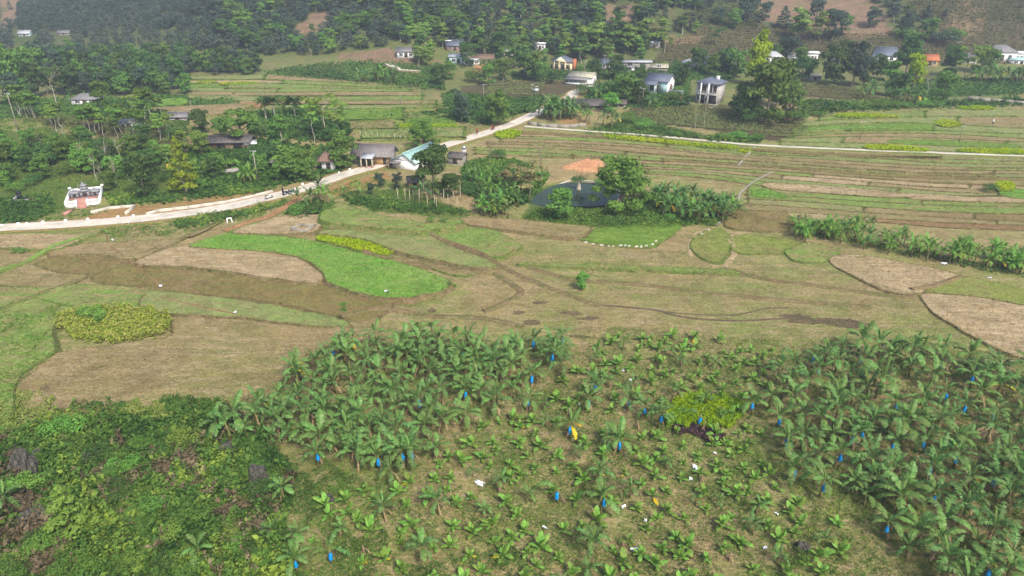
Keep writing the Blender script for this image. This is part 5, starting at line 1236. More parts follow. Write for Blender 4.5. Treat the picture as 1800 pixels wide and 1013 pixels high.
    V, Q, T, t = leafy([(1178,755),(1200,748),(1260,758),(1275,772),(1255,784),(1220,768),(1182,764)], 9000, lambda x, y: .4+.2*vnoise(x*1.3, y*1.3), .10, g, lambda x, y: .5+.3*vnoise(x, y))
    tag(link('purple_herb_patch', mk_mesh('purple_herb_patch', V, Q, None, [M['f_purple']], tint=t)), 'dark purple herbs just below the yellow green patch', 'crop patch')
    # weeds tangled round the pond bank, roadside and left slope
    w = [leafy(p, n, lambda x, y: np.clip(.5+.45*vnoise(x*.5, y*.5)+.25*vnoise(x*1.5, y*1.5), .05, 2), .2, g, tn) for p, n in
         (([(920,384),(940,372),(1060,368),(1140,362),(1200,388),(1258,394),(1170,398),(1050,400)], 9000), ([(-30,350),(90,345),(100,372),(60,390),(-30,396)], 14000),
          ([(180,345),(260,340),(330,346),(300,356),(200,362)], 12000), ([(330,335),(470,325),(460,340),(330,352)], 9000), ([(500,372),(545,355),(590,358),(580,380),(520,388)], 9000),
          ([(600,345),(680,350),(830,370),(820,378),(700,372),(620,362)], 12000), ([(1240,240),(1330,240),(1340,250),(1250,250)], 9000), ([(1020,232),(1110,212),(1240,240),(1180,243),(1100,238)], 14000),
          ([(1385,412),(1500,430),(1700,470),(1800,490),(1800,480),(1600,440),(1420,405)], 12000), ([(1120,380),(1280,385),(1260,395),(1180,392)], 9000),
          ([(300,390),(400,374),(480,360),(505,352),(500,362),(420,384),(310,404)], 12000))]
    stuff('roadside_weeds', w, 'f_under', 'leafy weeds on road verges and pond banks')
    for nm, poly, lab in (('left', TEA_FLAT[3], ''),): pass
    # scrub beyond the valley fields
    sc = []; sc_t = []
    for p, n in (([(460,128),(560,112),(700,110),(780,122),(780,160),(700,150),(560,138)], 30000), ([(780,165),(900,172),(960,172),(940,198),(870,206),(780,200)], 22000), ([(-40,178),(330,168),(420,180),(330,190),(330,250),(100,200),(-40,215)], 40000),
                 ([(1040,150),(1210,140),(1210,190),(1100,190),(1030,178)], 34000), ([(900,128),(1100,110),(1300,115),(1290,140),(1100,140),(900,140)], 30000), ([(1400,178),(1560,178),(1800,176),(1800,186),(1600,190),(1440,200),(1400,212)], 26000), ([(1560,140),(1800,140),(1800,165),(1640,170),(1560,160)], 26000),
                 ([(600,200),(780,190),(880,204),(860,220),(740,207),(640,212)], 9000), ([(430,200),(600,196),(620,240),(560,250),(440,240)], 14000), ([(330,258),(470,250),(600,262),(610,296),(540,318),(460,332),(340,332)], 30000), ([(812,292),(850,278),(900,280),(965,305),(950,335),(925,360),(850,360),(815,335)], 22000)):
        sc.append(leafy(p, n, lambda x, y: np.clip(.3+1.6*vnoise(x*.12, y*.12)+.6*vnoise(x*.5, y*.5), 0, 3.2), .42, g, lambda x, y: .4+.25*vnoise(x*.07, y*.07)))
    # tea bushes in contour rows over the hillside
    for p in TEA_HILL:
        a = leafy(p, 42000, lambda x, y: np.full(np.shape(x), .5), .42, g, lambda x, y: .35+.2*vnoise(x*.05, y*.05)); V, Q, _, t = a; Vq = V.reshape(-1, 4, 3); c = Vq.mean(1)
        hz = H(c[:, 0], c[:, 1]); m = np.sin(hz*6.283/.72+.7*np.sin(c[:, 0]*.04)) > -.1; sc_t.append((Vq[m].reshape(-1, 3), np.arange(4*m.sum()).reshape(-1, 4), None, t.reshape(-1, 4)[m].ravel()))
    stuff('tea_bushes', sc_t, 'f_tea', 'rows of tea bushes on the far right hillside')
    stuff('scrub', sc, 'f_under', 'low scrub between the village, woods and valley fields')
undergrowth()
# tea hedges: one leafy row each
def tea_rows(top, bot, n, label, group, wpx=2.0, start=0):
    g = np.random.default_rng(int(top[0][0])); ax = [p[0] for p in top]; bx = [p[0] for p in bot]
    for i in range(n):
        f = (i+.5)/n; xs = np.linspace(max(ax[0], bx[0]), min(ax[-1], bx[-1]), 26)
        ys = (1-f)*np.interp(xs, ax, [p[1] for p in top])+f*np.interp(xs, bx, [p[1] for p in bot])+.5*np.sin(xs*.05+i)
        a, b = sorted((g.integers(0, 4), 26-g.integers(0, 4))); W = at(xs[a:b], ys[a:b]); L = smooth_line(W[:, :2], 5)
        m = int(np.linalg.norm(np.diff(L, axis=0), axis=1).sum()*26)
        u = g.random(m)*(len(L)-1); j = u.astype(int); P = L[j]+(L[np.minimum(j+1, len(L)-1)]-L[j])*(u-j)[:, None]
        ang = (g.random(m)-.5)*2.6; r = .72*(.75+.3*g.random(m)); t = unit(np.gradient(L, axis=0))[j]; nr = np.stack([-t[:, 1], t[:, 0]], -1)
        P = np.c_[P+nr*(np.sin(ang)*r)[:, None], H(P[:, 0], P[:, 1])+.15+np.cos(ang)*r*1.1]
        V, Q = leaf_quads(P, unit(np.c_[nr*np.sin(ang)[:, None], np.cos(ang)]+.4*g.normal(size=P.shape)), .2*(.7+.6*g.random(m)), g, .7)
        tag(link('tea_hedge', mk_mesh('tea_hedge', V, Q, None, [M['f_tea']], tint=np.repeat(np.clip(.6+.4*(g.random(m)-.5), 0, 1), 4))), label+', row %s' % (('furthest back', 'second from back', 'third from back', 'fourth from back', 'fifth from back', 'sixth from back', 'seventh from back', 'eighth from back', 'nearest')[min(i, 8)]), 'tea hedge', group)
tea_rows([(1105,196),(1180,190),(1280,190),(1360,205)], [(1120,216),(1200,224),(1290,232),(1375,238)], 9, 'curved tea hedge on terraces below the grey house', 'tea hedges below the grey house')
tea_rows([(1330,212),(1400,214),(1420,222)], [(1330,240),(1390,246),(1424,238)], 5, 'tea hedge beside the grove, right of terraces', 'tea hedges beside the grove')
tea_rows([(805,155),(900,146),(1010,147)], [(850,170),(900,170),(960,170)], 5, 'tea hedge in the flat field left of village road', 'tea hedges left of the village road')
tea_rows([(1402,150),(1440,146),(1530,166)], [(1402,168),(1460,174),(1530,176)], 5, 'tea hedge on mound right of the grove', 'tea hedges on the mound')
tea_rows([(140,212),(200,205),(300,225)], [(180,236),(250,250),(310,258)], 7, 'tea hedge under thin trees on the left slope', 'tea hedges on the left slope')
tea_rows([(20,205),(80,204),(140,208)], [(30,214),(80,216),(150,222)], 3, 'tea hedge near the concrete pole on the left', 'tea hedges near the pole')
# ---------------------------------------------------------------- buildings
def spot(px, py):
    p = at(px, py); d = p[1]*_ct-(p[2]-CAM_H)*_st
    if p[1] < 330: p[2] = float(surf(p[0], p[1]))
    return p, float(d/FPX)
def opening(parent, face, W, Dp, u, z0, w, h, kind, frame='white'):
    """window or door set on a wall face: front (-y), right (+x), left (-x)"""
    def put(mb, a0, a1, zz0, zz1, d0, d1):
        if face == 'front': mb.box(a0, a1, -Dp/2-d1, -Dp/2-d0, zz0, zz1)
        elif face == 'right': mb.box(W/2+d0, W/2+d1, a0, a1, zz0, zz1)
        else: mb.box(-W/2-d1, -W/2-d0, a0, a1, zz0, zz1)
    f = MB(); t = .09
    put(f, u-w/2-t, u-w/2, z0, z0+h, -.02, .06); put(f, u+w/2, u+w/2+t, z0, z0+h, -.02, .06); put(f, u-w/2-t, u+w/2+t, z0+h, z0+h+t, -.02, .06)
    if kind == 'window': put(f, u-w/2-t, u+w/2+t, z0-t, z0, -.02, .10)
    o = f.part(kind, parent, M[frame])
    g = MB(); put(g, u-w/2, u+w/2, z0, z0+h, -.03, .015); g.part('pane' if kind == 'window' else 'door_leaf', o, M['glass' if kind == 'window' else 'dark'])
    if kind == 'window' and w > .7: q = MB(); put(q, u-.03, u+.03, z0, z0+h, .016, .045); q.part('mullion', o, M[frame])
def gable_roof(parent, W, Dp, z, rise, over, mat, wall=None, wallmat=None, t=.14, name='roof', x0=0.0, y0=0.0):
    mb = MB(); a = W/2+over; b = Dp/2+over; zl = z-over*rise/(Dp/2)
    mb.slab((x0-a, y0-b, zl), (x0+a, y0-b, zl), (x0+a, y0, z+rise), (x0-a, y0, z+rise), t); mb.slab((x0-a, y0+.001, z+rise), (x0+a, y0+.001, z+rise), (x0+a, y0+b, zl), (x0-a, y0+b, zl), t)
    r = mb.part(name, parent, mat)
    c = MB(); c.tube([(x0-a, y0, z+rise+.02), (x0+a, y0, z+rise+.02)], [.1, .1], 5); c.part('ridge_cap', r, mat)
    if wallmat:
        for s in (-1, 1):
            x = x0+s*W/2; g_ = MB(); g_.V = [(x-.07, y0-Dp/2, z-.02), (x-.07, y0+Dp/2, z-.02), (x-.07, y0, z+rise-t-.02), (x+.07, y0-Dp/2, z-.02), (x+.07, y0+Dp/2, z-.02), (x+.07, y0, z+rise-t-.02)]
            g_.T = [[0, 2, 1], [3, 4, 5]]; g_.Q = [[0, 1, 4, 3], [1, 2, 5, 4], [2, 0, 3, 5]]; g_.part('gable', parent, wallmat)
    return r
def hip_roof(parent, W, Dp, z, rise, over, mat, name='roof'):
    a, b = W/2+over, Dp/2+over; r = max(.3, a-b); zl = z-.05; mb = MB()
    mb.V = [(-a, -b, zl), (a, -b, zl), (a, b, zl), (-a, b, zl), (-r, 0, z+rise), (r, 0, z+rise), (-a, -b, zl-.15), (a, -b, zl-.15), (a, b, zl-.15), (-a, b, zl-.15)]
    mb.Q = [[0, 1, 5, 4], [2, 3, 4, 5], [6, 7, 1, 0], [7, 8, 2, 1], [8, 9, 3, 2], [9, 6, 0, 3], [9, 8, 7, 6]]; mb.T = [[1, 2, 5], [3, 0, 4]]
    r_ = mb.part(name, parent, mat); c = MB()
    for p, q in ((0, 4), (3, 4), (1, 5), (2, 5), (4, 5)): c.tube([mb.V[p], mb.V[q]], [.07, .07], 4)
    c.part('ridge_cap', r_, mat); return r_
def walls(parent, W, Dp, h, mat, plinth='oldconcrete'):
    MB().box(-W/2, W/2, -Dp/2, Dp/2, -.6, h).part('wall', parent, M[mat])
    MB().box(-W/2-.06, W/2+.06, -Dp/2-.06, Dp/2+.06, -.8, .18).part('plinth', parent, M[plinth])
def house(name, label, px, py, w, Dp, h, rz, wall, roof, rmat, rise, over=.5, ops=(), cat='house', group=None, scale=None):
    p, m = spot(px, py); c = (p[0]-math.sin(rz)*Dp/2, p[1]+math.cos(rz)*Dp/2)
    e = thing(name, label, cat, (c[0], c[1], p[2]), rz, group); walls(e, w, Dp, h, wall)
    if roof == 'gable': gable_roof(e, w, Dp, h, rise, over, M[rmat], True, M[wall])
    elif roof == 'hip': hip_roof(e, w, Dp, h, rise, over, M[rmat])
    elif roof == 'shed': MB().slab((-w/2-over, -Dp/2-over, h+.05), (w/2+over, -Dp/2-over, h+.05), (w/2+over, Dp/2+over, h+rise), (-w/2-over, Dp/2+over, h+rise), .12).part('roof', e, M[rmat])
    elif roof == 'flat': MB().box(-w/2-over, w/2+over, -Dp/2-over, Dp/2+over, h, h+rise).part('roof', e, M[rmat])
    for o in ops: opening(e, o[0], w, Dp, *o[1:])
    return e, m
_, m0 = spot(1243, 185)
W, Hh = 36*m0/.93, 36*m0; fl = Hh/2
e, _ = house('unfinished_house', 'two storey bare grey house with blue grey hipped roof above tea', 1240, 183, W, W*.95, Hh, -.6, 'render', 'hip', 'r_blue', 8*m0, .6, [
    ('front', -W*.36, 1.0, .9, 1.5, 'window'), ('front', -W*.16, .15, 1.3, 2.6, 'door'), ('front', W*.02, .9, .9, 1.5, 'window'), ('front', W*.3, .15, 2.4, 2.5, 'door'),
    ('front', -W*.36, fl+.8, .9, 1.7, 'window'), ('front', -W*.14, fl+.2, 1.5, 2.4, 'door'), ('front', W*.2, fl+.2, .9, 2.4, 'door'), ('front', W*.35, fl+.2, 1.3, 2.4, 'door'), ('right', -W*.1, 1.1, .9, 1.0, 'window')])
for x0, x1 in ((-W*.5, -W*.02), (W*.1, W*.5)):
    b = MB().box(x0, x1, -W*.475-1.2, -W*.475-.01, fl-.22, fl).part('balcony', e, M['render'])
    q = MB(); q.box(x0, x1, -W*.475-1.2, -W*.475-1.12, fl+.75, fl+.85)
    for k in range(7): xx = x0+(x1-x0)*k/6; q.box(xx-.04, xx+.04, -W*.475-1.19, -W*.475-1.13, fl, fl+.75)
    q.part('railing', b, M['render'])
for x in (-W*.24, W*.12): MB().box(x-.16, x+.16, -W*.475-1.15, -W*.475-.85, -.3, Hh-.02).part('column', e, M['white'])
t = MB().tube([(W*.25, W*.1, Hh+8*m0*.4), (W*.25, W*.1, Hh+8*m0+.3)], [.55, .55], 10).part('water_tank', e, M['white'])
MB().box(-W*.56, W*.6, -W*.475-3.2, -W*.475-.1, -.9, -.28).part('yard_slab', e, M['concrete'])
_, m1 = spot(1155, 163)
W = 40*m1; Hh = 22*m1
e, _ = house('white_house', 'white single storey house with stepped blue grey roofs above bushes', 1153, 164, W, W*.85, Hh, -.55, 'white', 'gable', 'r_blue', 9*m1, .5, [('right', 0, Hh*.28, W*.2, Hh*.38, 'window', 'brick'), ('front', W*.12, .1, 1.3, 2.5, 'door', 'timber'), ('front', -W*.2, .8, 1.3, 1.5, 'window', 'timber'), ('front', W*.36, .9, 1.1, 1.4, 'window', 'timber')])
MB().slab((-W*.62, -W*.425-2.6, Hh*.72), (W*.08, -W*.425-2.6, Hh*.72), (W*.08, -W*.425+.1, Hh*.98), (-W*.62, -W*.425+.1, Hh*.98), .12).part('porch_roof', e, M['r_blue'])
for x in (-W*.58, -W*.28, W*.04): MB().box(x-.1, x+.1, -W*.425-2.5, -W*.425-2.3, -.3, Hh*.72-.12).part('column', e, M['paleblue'])
MB().box(W*.09, W*.49, -W*.425-.05, -W*.425-.005, .2, Hh-.1).part('blue_wall', e, M['paleblue'])
_, m2 = spot(990, 125)
W = 34*m2; Hh = 16*m2
e, _ = house('cream_house', 'cream house with blue grey roof and red brick side', 988, 125, W, W*.8, Hh, -.2, 'cream', 'hip', 'r_blue', 8*m2, .5, [('front', -W*.3, .9, 1.3, 1.5, 'window', 'timber'), ('front', W*.02, .1, 1.6, 2.4, 'door', 'white'), ('front', W*.3, .9, 1.3, 1.5, 'window', 'timber')])
g_ = MB(); g_.V = [(-W*.42, -W*.4-.9, Hh-.05), (W*.2, -W*.4-.9, Hh-.05), (-W*.11, -W*.4-.9, Hh+7*m2), (-W*.42, -W*.4+1, Hh-.05), (W*.2, -W*.4+1, Hh-.05), (-W*.11, -W*.4+1, Hh+7*m2)]
g_.T = [[0, 1, 2], [5, 4, 3]]; g_.Q = [[1, 4, 5, 2], [0, 2, 5, 3], [0, 3, 4, 1]]; g_.part('pediment', e, M['cream'])
for x in (-W*.4, -W*.15, W*.17): MB().box(x-.12, x+.12, -W*.4-.88, -W*.4-.66, -.3, Hh-.06).part('column', e, M['cream'])
MB().box(W*.5+.01, W*.5+1.3, -W*.3, W*.2, -.3, Hh+3*m2).part('brick_bay', e, M['brick'])
_, m3 = spot(1022, 148)
e, _ = house('village_house', 'house with brown sheet roof, open verandah and white right wall', 1020, 148, 44*m3, 24*m3, 13*m3, -.4, 'white', 'gable', 'r_beige', 6*m3, .4, [('right', 0, .9, 1.2, 1.3, 'window')])
MB().slab((-26*m3, -24*m3, 9*m3), (16*m3, -24*m3, 9*m3), (16*m3, -11.5*m3, 13*m3), (-26*m3, -11.5*m3, 13*m3), .12).part('verandah_roof', e, M['r_grey'])
MB().box(-24*m3, 14*m3, -22*m3, -21.5*m3, 0, 3*m3).part('verandah_wall', e, M['white'])
for k in range(5): MB().box((-24+9.4*k)*m3-.1, (-24+9.4*k)*m3+.1, -22*m3, -21.5*m3, 3*m3, 9*m3-.14).part('column', e, M['timber'])
_, m4 = spot(1038, 190)
e, _ = house('tiled_shed', 'long low shed with dark mottled tile roof by banana clump', 1040, 191, 58*m4, 22*m4, 8*m4, -.05, 'greywall', 'gable', 'r_dark', 6*m4, .8, [('front', 8*m4, .1, 12*m4, 6*m4, 'door', 'timber')])
house('tiled_shed', 'small tile roofed shed at right end of long low shed', 1092, 189, 15*m4, 12*m4, 8*m4, -.1, 'greywall', 'gable', 'r_dark', 4*m4, .4, [('front', 0, .1, 1.2, 2, 'door', 'timber')])
_, m5 = spot(1118, 122)
house('long_shed', 'long building with pale flat sheet roof behind village trees', 1119, 122, 50*m5, 16*m5, 12*m5, -.05, 'greywall', 'shed', 'r_pale', 2*m5, .5, [('front', -12*m5, 1, 2, 1.4, 'window'), ('front', 10*m5, 1, 2, 1.4, 'window')])
house('village_house', 'low building with beige sheet roof right of long pale shed', 1158, 124, 30*m5, 14*m5, 6*m5, -.1, 'greywall', 'gable', 'r_beige', 4*m5, .4, [('front', 0, .8, 1.5, 1.3, 'window')])
house('village_house', 'white shed in front of long pale roof behind trees', 1106, 127, 16*m5, 12*m5, 8*m5, -.2, 'white', 'shed', 'r_grey', 2*m5, .3, [('front', 0, .8, 1.5, 1.3, 'window')])
e, _ = house('gabled_house', 'house with grey roof and white front gable at village edge', 1254, 117, 30*m5, 18*m5, 8*m5, -.1, 'white', 'gable', 'r_blue', 8*m5, .5, [('front', -9*m5, .8, 1.3, 1.3, 'window'), ('front', 9*m5, .8, 1.3, 1.3, 'window')])
g_ = MB(); a = -9*m5-1.2; k_ = 6*m5; g_.V = [(-k_, a, 0), (k_, a, 0), (k_, a, 8*m5), (0, a, 15*m5), (-k_, a, 8*m5), (-k_, a+1.4, 0), (k_, a+1.4, 0), (k_, a+1.4, 8*m5), (0, a+1.4, 15*m5), (-k_, a+1.4, 8*m5)]
g_.Q = [[0, 1, 2, 4], [1, 6, 7, 2], [2, 7, 8, 3], [3, 8, 9, 4], [5, 0, 4, 9]]; g_.T = [[4, 2, 3]]; gb = g_.part('front_gable', e, M['white'])
MB().box(-1.0, 1.0, a-.05, a-.01, 8*m5, 10.5*m5).part('gable_window', gb, M['glass'])
_, m6 = spot(1362, 120)
for px, py, w, d, h, wall, roof, rm, rise, lab in (
    (1358,112,24,16,9,'white','hip','r_pale',6,'white house with pale hipped roof right of lime tree'), (1366,124,26,10,7,'white','shed','r_pale',2,'white low annex below the pale hipped roof house'),
    (1394,112,14,12,8,'white','gable','r_pale',4,'small pale roofed house between dark trees at right'), (1427,108,14,10,10,'white','flat','white',2,'white flat roofed house with rooftop structures at right'), (1432,142,16,10,6,'greywall','shed','r_beige',2,'low beige shed beside tea mound'),
    (1556,110,26,18,10,'white','gable','r_blue',9,'house with steep blue grey gables among dark trees'), (1634,116,20,14,8,'ochre','gable','brick',6,'house with red roof half hidden by trees'),
    (1760,108,34,22,12,'white','hip','r_grey',8,'white house with grey hipped roof at far right'), (1786,108,20,12,10,'white','flat','white',2,'white flat roofed annex beside far right house'), (1795,114,26,14,6,'white','shed','r_teal',3,'low white building with teal roof at right edge'),
    (714,102,24,14,9,'white','gable','r_grey',4,'small white house with two windows below the forest'), (800,90,22,14,8,'pinkpave','gable','r_blue',6,'pink walled house with blue grey roof below forest'), (788,86,6,6,10,'white','flat','white',1,'narrow white tower left of the pink walled house'),
    (806,112,24,12,9,'paleblue','shed','r_pale',3,'pale blue house with pale sheet roof on orange cut'), (830,114,22,10,6,'white','shed','r_pale',2,'white low sheds beside pale blue house'), (850,112,28,14,6,'greywall','gable','r_red',5,'brown roofed house at right of orange cut'),
    (949,88,14,8,8,'white','flat','white',1,'small white box house below the forest'), (1150,84,14,8,6,'white','shed','r_pale',2,'small white shed at foot of tea hill'), (43,64,20,10,6,'paleblue','gable','r_pale',4,'tiny blue and white house in far left forest'),
    (112,62,20,8,5,'greywall','gable','r_grey',3,'tiny grey roofed house in far left forest'), (150,184,46,28,10,'white','hip','r_grey',8,'white house with wide grey hipped roof among left trees'), (312,212,24,12,6,'greywall','gable','r_grey',4,'small grey roofed hut beside valley field'),
    (1068,122,18,12,8,'white','gable','r_blue',5,'small white house between tall trees and long shed'), (1210,122,18,12,8,'white','hip','r_pale',4,'pale house half hidden left of white gabled house'), (1290,112,16,10,8,'white','shed','r_pale',2,'pale shed behind right of white gabled house'), (1478,116,20,12,8,'white','gable','r_grey',5,'white house behind dark trees right of tea mound'), (1700,112,22,12,8,'white','gable','r_grey',5,'white house left of far right house'), (890,100,18,10,7,'white','gable','r_pale',4,'small pale house in trees left of cream house'), (228,226,28,14,8,'paleblue','shed','r_grey',2,'bluish shed hidden in the left tea garden')):
    _, mm = spot(px, py); mm *= 1.3 if px > 200 else .95; rz = -.15 if px > 900 else .12
    ops = [('front', -w*mm*.27, h*mm*.3, min(1.3, w*mm*.18), min(1.4, h*mm*.42), 'window'), ('front', w*mm*.27, h*mm*.3, min(1.3, w*mm*.18), min(1.4, h*mm*.42), 'window'), ('front', 0, .05, min(1.1, w*mm*.2), h*mm*.66, 'door', 'timber')]
    house('village_house', lab, px, py, w*mm, d*mm, h*mm, rz, wall, roof, rm, rise*mm, .4, ops if w > 12 else ops[:1])
# timber house by the road
p, m7 = spot(655, 292); W, Dp, Hh = 66*m7, 34*m7, 21*m7
e, _ = house('timber_house', 'weathered timber house with grey fibre roof and porch beside road', 655, 291, W, Dp, Hh, -.12, 'greywall', 'gable', 'r_brown', 13*m7, .7, [('front', -W*.3, 1, 1.1, 1.1, 'window', 'timber')])
MB().box(W*.05, W*.49, -Dp/2-.05, -Dp/2-.006, .2, Hh*.75).part('ochre_wall', e, M['ochre'])
MB().box(W*.3, W*.38, -Dp/2-.09, -Dp/2-.055, .1, 2.1).part('door', e, M['dark'])
MB().slab((-W*.22, -Dp/2-3.0, Hh*.88), (W*.12, -Dp/2-3.0, Hh*.88), (W*.12, -Dp/2+.2, Hh*1.05), (-W*.22, -Dp/2+.2, Hh*1.05), .12).part('porch_roof', e, M['r_pale'])
for x in (-W*.2, -W*.05, W*.1): MB().box(x-.12, x+.12, -Dp/2-2.9, -Dp/2-2.66, -.4, Hh*.88-.13).part('porch_post', e, M['palewood'])
MB().box(-W*.2, W*.1, -Dp/2-2.6, -Dp/2-.1, -.3, .25).part('porch_floor', e, M['pinkpave'])
p = at(668, 284); q = at(683, 279); ang = math.atan2(q[1]-p[1], q[0]-p[0])
wl_ = thing('retaining_wall', 'mottled white retaining wall between timber house and road', 'wall', tuple(at(665, 284)), ang)
MB().box(-2.4, 3.2, -.15, .15, -.5, 1.0).part('wall_body', wl_, M['white']); MB().box(-2.5, 3.3, -.2, .2, 1.0, 1.1).part('coping', wl_, M['concrete'])
# teal roof house
p = at(700, 300); q = at(790, 262); ang = math.atan2(q[1]-p[1], q[0]-p[0])+.05
_, m8 = spot(712, 299); L_, Wd, Hh = 11.5, 38*m8*1.25, 16*m8; c = at(709, 298); c2 = (c[0]+math.cos(ang)*L_/2+math.sin(ang)*.2, c[1]+math.sin(ang)*L_/2)
e = thing('teal_roof_house', 'pale grey house with light teal sheet roof beside road', 'house', (c2[0], c2[1], float(surf(c[0], c[1]))), ang)
walls(e, L_, Wd, Hh, 'white'); gable_roof(e, L_, Wd, Hh, 13*m8, .45, M['r_teal'], True, M['white'])
MB().slab((-L_/2-1.7, Wd*.1, Hh*.86), (-L_/2-.02, Wd*.1, Hh*.86), (-L_/2-.02, Wd/2+.9, Hh*.74), (-L_/2-1.7, Wd/2+.9, Hh*.74), .08).part('lean_to_roof', e, M['r_brown'])
for y in (Wd*.12, Wd*.5): MB().box(-L_/2-1.65, -L_/2-1.5, y, y+.14, -.2, Hh*.72).part('lean_to_post', e, M['timber'])
opening(e, 'front', L_, Wd, -L_*.32, .1, 1.0, 1.9, 'door', 'timber'); opening(e, 'front', L_, Wd, 0, .9, 1.2, 1.1, 'window', 'timber')
# small sheds
house('tiled_hut', 'small white hut with brown tiled hip roof above road', 578, 300, 2.9, 2.9, 2.4, .2, 'white', 'hip', 'r_red', 1.7, .8, [('front', 0, .1, .8, 1.6, 'door', 'timber')], 'hut')
house('lean_to', 'grey sheet lean-to roof left of bright bushy tree', 494, 296, 3.6, 2.6, 1.5, .3, 'timber', 'shed', 'r_brown', .9, .4, [('front', 0, .1, 1.2, 1.2, 'door', 'timber')], 'shed')
house('lean_to', 'small dark roofed shed left of tiled hut', 548, 302, 2.2, 2.0, 1.4, .4, 'timber', 'gable', 'r_dark', .8, .3, [('front', 0, .1, .8, 1.1, 'door', 'timber')], 'shed')
house('animal_shed', 'long dark open shed beneath the broad olive tree', 404, 262, 9.5, 4.0, 1.9, .05, 'timber', 'gable', 'r_dark', .9, .6, [('front', -2, .1, 2, 1.5, 'door', 'timber'), ('front', 2, .1, 2, 1.5, 'door', 'timber')], 'shed')
house('white_roof_shed', 'small shed with bright white sheet roof beside dark shed', 442, 263, 2.3, 2.0, 1.4, .2, 'timber', 'shed', 'plastic', .4, .3, [('front', 0, .1, .8, 1.1, 'door', 'timber')], 'shed')
e, _ = house('grey_outbuilding', 'grey outbuilding with tank tower right of the large dark tree', 800, 290, 3.6, 3.2, 1.9, -.3, 'oldconcrete', 'gable', 'r_dark', .7, .3, [('front', 0, .1, .9, 1.9, 'door', 'timber')], 'shed')
MB().box(1.0, 1.9, .2, 1.1, 1.8, 3.2).part('tower', e, M['render']); MB().tube([(1.45, .65, 3.2), (1.45, .65, 4.0)], [.42, .42], 10).part('water_tank', e, M['metal'])
house('garden_hut', 'tiny dark roofed hut at foot of large garden tree', 729, 328, 2.4, 1.8, 1.3, .2, 'ochre', 'gable', 'r_dark', .7, .4, [('front', 0, .1, .7, 1.0, 'door', 'timber')], 'hut')
house('village_house', 'grey sheet roofed shed and pale walls beside parked car', 1188, 176, 4.0, 3.0, 2.0, -.2, 'ochre', 'shed', 'r_pale', .5, .4, [('front', 0, .1, .9, 1.6, 'door', 'timber')], 'shed')

# ---------------------------------------------------------------- family tomb with walled terrace
p, ms = spot(146, 362); _a, _b = at(117, 365), at(176, 358); rz = math.atan2(_b[1]-_a[1], _b[0]-_a[0])
t = thing('family_tomb', 'white walled family tomb with grey tiered shrine and pink steps', 'tomb', tuple(p), rz); hw, dp, zf = .5*float(np.hypot(_b[0]-_a[0], _b[1]-_a[1])), 7.5, .5
MB().box(-hw, hw, 0, dp, -.6, zf).part('terrace', t, M['pinkpave'])
for nm, a in (('back_wall', (-hw, hw, dp-.2, dp, zf, zf+1.1)),): MB().box(*a).part(nm, t, M['white'])
for s in (-1, 1):
    x = s*hw; mb = MB(); mb.hexa([(x-.12, 0, -.3), (x+.12, 0, -.3), (x+.12, dp-.21, -.3), (x-.12, dp-.21, -.3), (x-.12, 0, zf+.55), (x+.12, 0, zf+.6), (x+.12, dp-.21, zf+1.1), (x-.12, dp-.21, zf+1.1)]); mb.part('side_wall', t, M['white'])
    MB().box(x-.25, x+.25, dp-.35, dp+.15, zf+1.11, zf+1.5).part('finial', t, M['white'])
for x0, x1 in ((-hw+.13, -1.05), (1.05, hw-.13)):
    b = MB().box(x0, x1, -.12, .14, -.5, zf+.02).part('front_wall', t, M['white']); r_ = MB().box(x0, x1, -.08, .1, zf+.58, zf+.7).part('balustrade', t, M['white']); k = 9
    for i in range(k): xx = x0+.15+(x1-x0-.3)*i/(k-1); MB().box(xx-.05, xx+.05, -.05, .07, zf+.02, zf+.58).part('baluster', r_, M['white'])
for x in (-.98, .98): MB().box(x-.13, x+.13, -1.0, .5, -.3, zf+.85).part('stair_pier', t, M['white'])
for i in range(5): MB().box(-.84, .84, -1.6+.32*i, -1.28+.32*i+.02*i, -.3, zf*(i+1)/5).part('step', t, M['pinkpave'])
def pagoda(x, y, w, tiers, h):
    s = MB().box(x-w/2, x+w/2, y-.5, y+.5, zf, zf+h).part('shrine', t, M['stone']); MB().box(x-w*.22, x+w*.22, y-.53, y-.505, zf+.25, zf+h*.8).part('niche', s, M['dark']); z = zf+h
    for k in range(tiers):
        ww = w*(.72-.17*k); rr = MB(); o = ww*.5+.28
        rr.hexa([(x-o, y-.75+.1*k, z), (x+o, y-.75+.1*k, z), (x+o, y+.75-.1*k, z), (x-o, y+.75-.1*k, z), (x-ww*.4, y-.3, z+.25), (x+ww*.4, y-.3, z+.25), (x+ww*.4, y+.3, z+.25), (x-ww*.4, y+.3, z+.25)])
        for sx in (-1, 1): rr.hexa([(x+sx*o-.1, y-.8+.1*k, z), (x+sx*o+.1, y-.8+.1*k, z), (x+sx*o+.1, y-.6+.1*k, z), (x+sx*o-.1, y-.6+.1*k, z)]+[(x+sx*(o+.14)-.05, y-.85+.1*k, z+.35), (x+sx*(o+.14)+.05, y-.85+.1*k, z+.35), (x+sx*(o+.14)+.05, y-.75+.1*k, z+.35), (x+sx*(o+.14)-.05, y-.75+.1*k, z+.35)])
        rr.part('tier_roof', s, M['stone']); MB().box(x-ww*.36, x+ww*.36, y-.28, y+.28, z+.25, z+.5).part('tier', s, M['stone']); z += .5
    MB().tube([(x, y, z-.02), (x, y, z+.3), (x, y, z+.45)], [.14, .09, .02], 6).part('finial', s, M['stone'])
pagoda(0, dp-2.6, 1.8, 3, 1.25); pagoda(-1.8, dp-2.7, 1.4, 1, .95); pagoda(1.8, dp-2.7, 1.4, 1, .95)
MB().box(-2.7, 2.7, dp-2.05, dp-1.75, zf, zf+1.15).part('screen_wall', t, M['stone'])
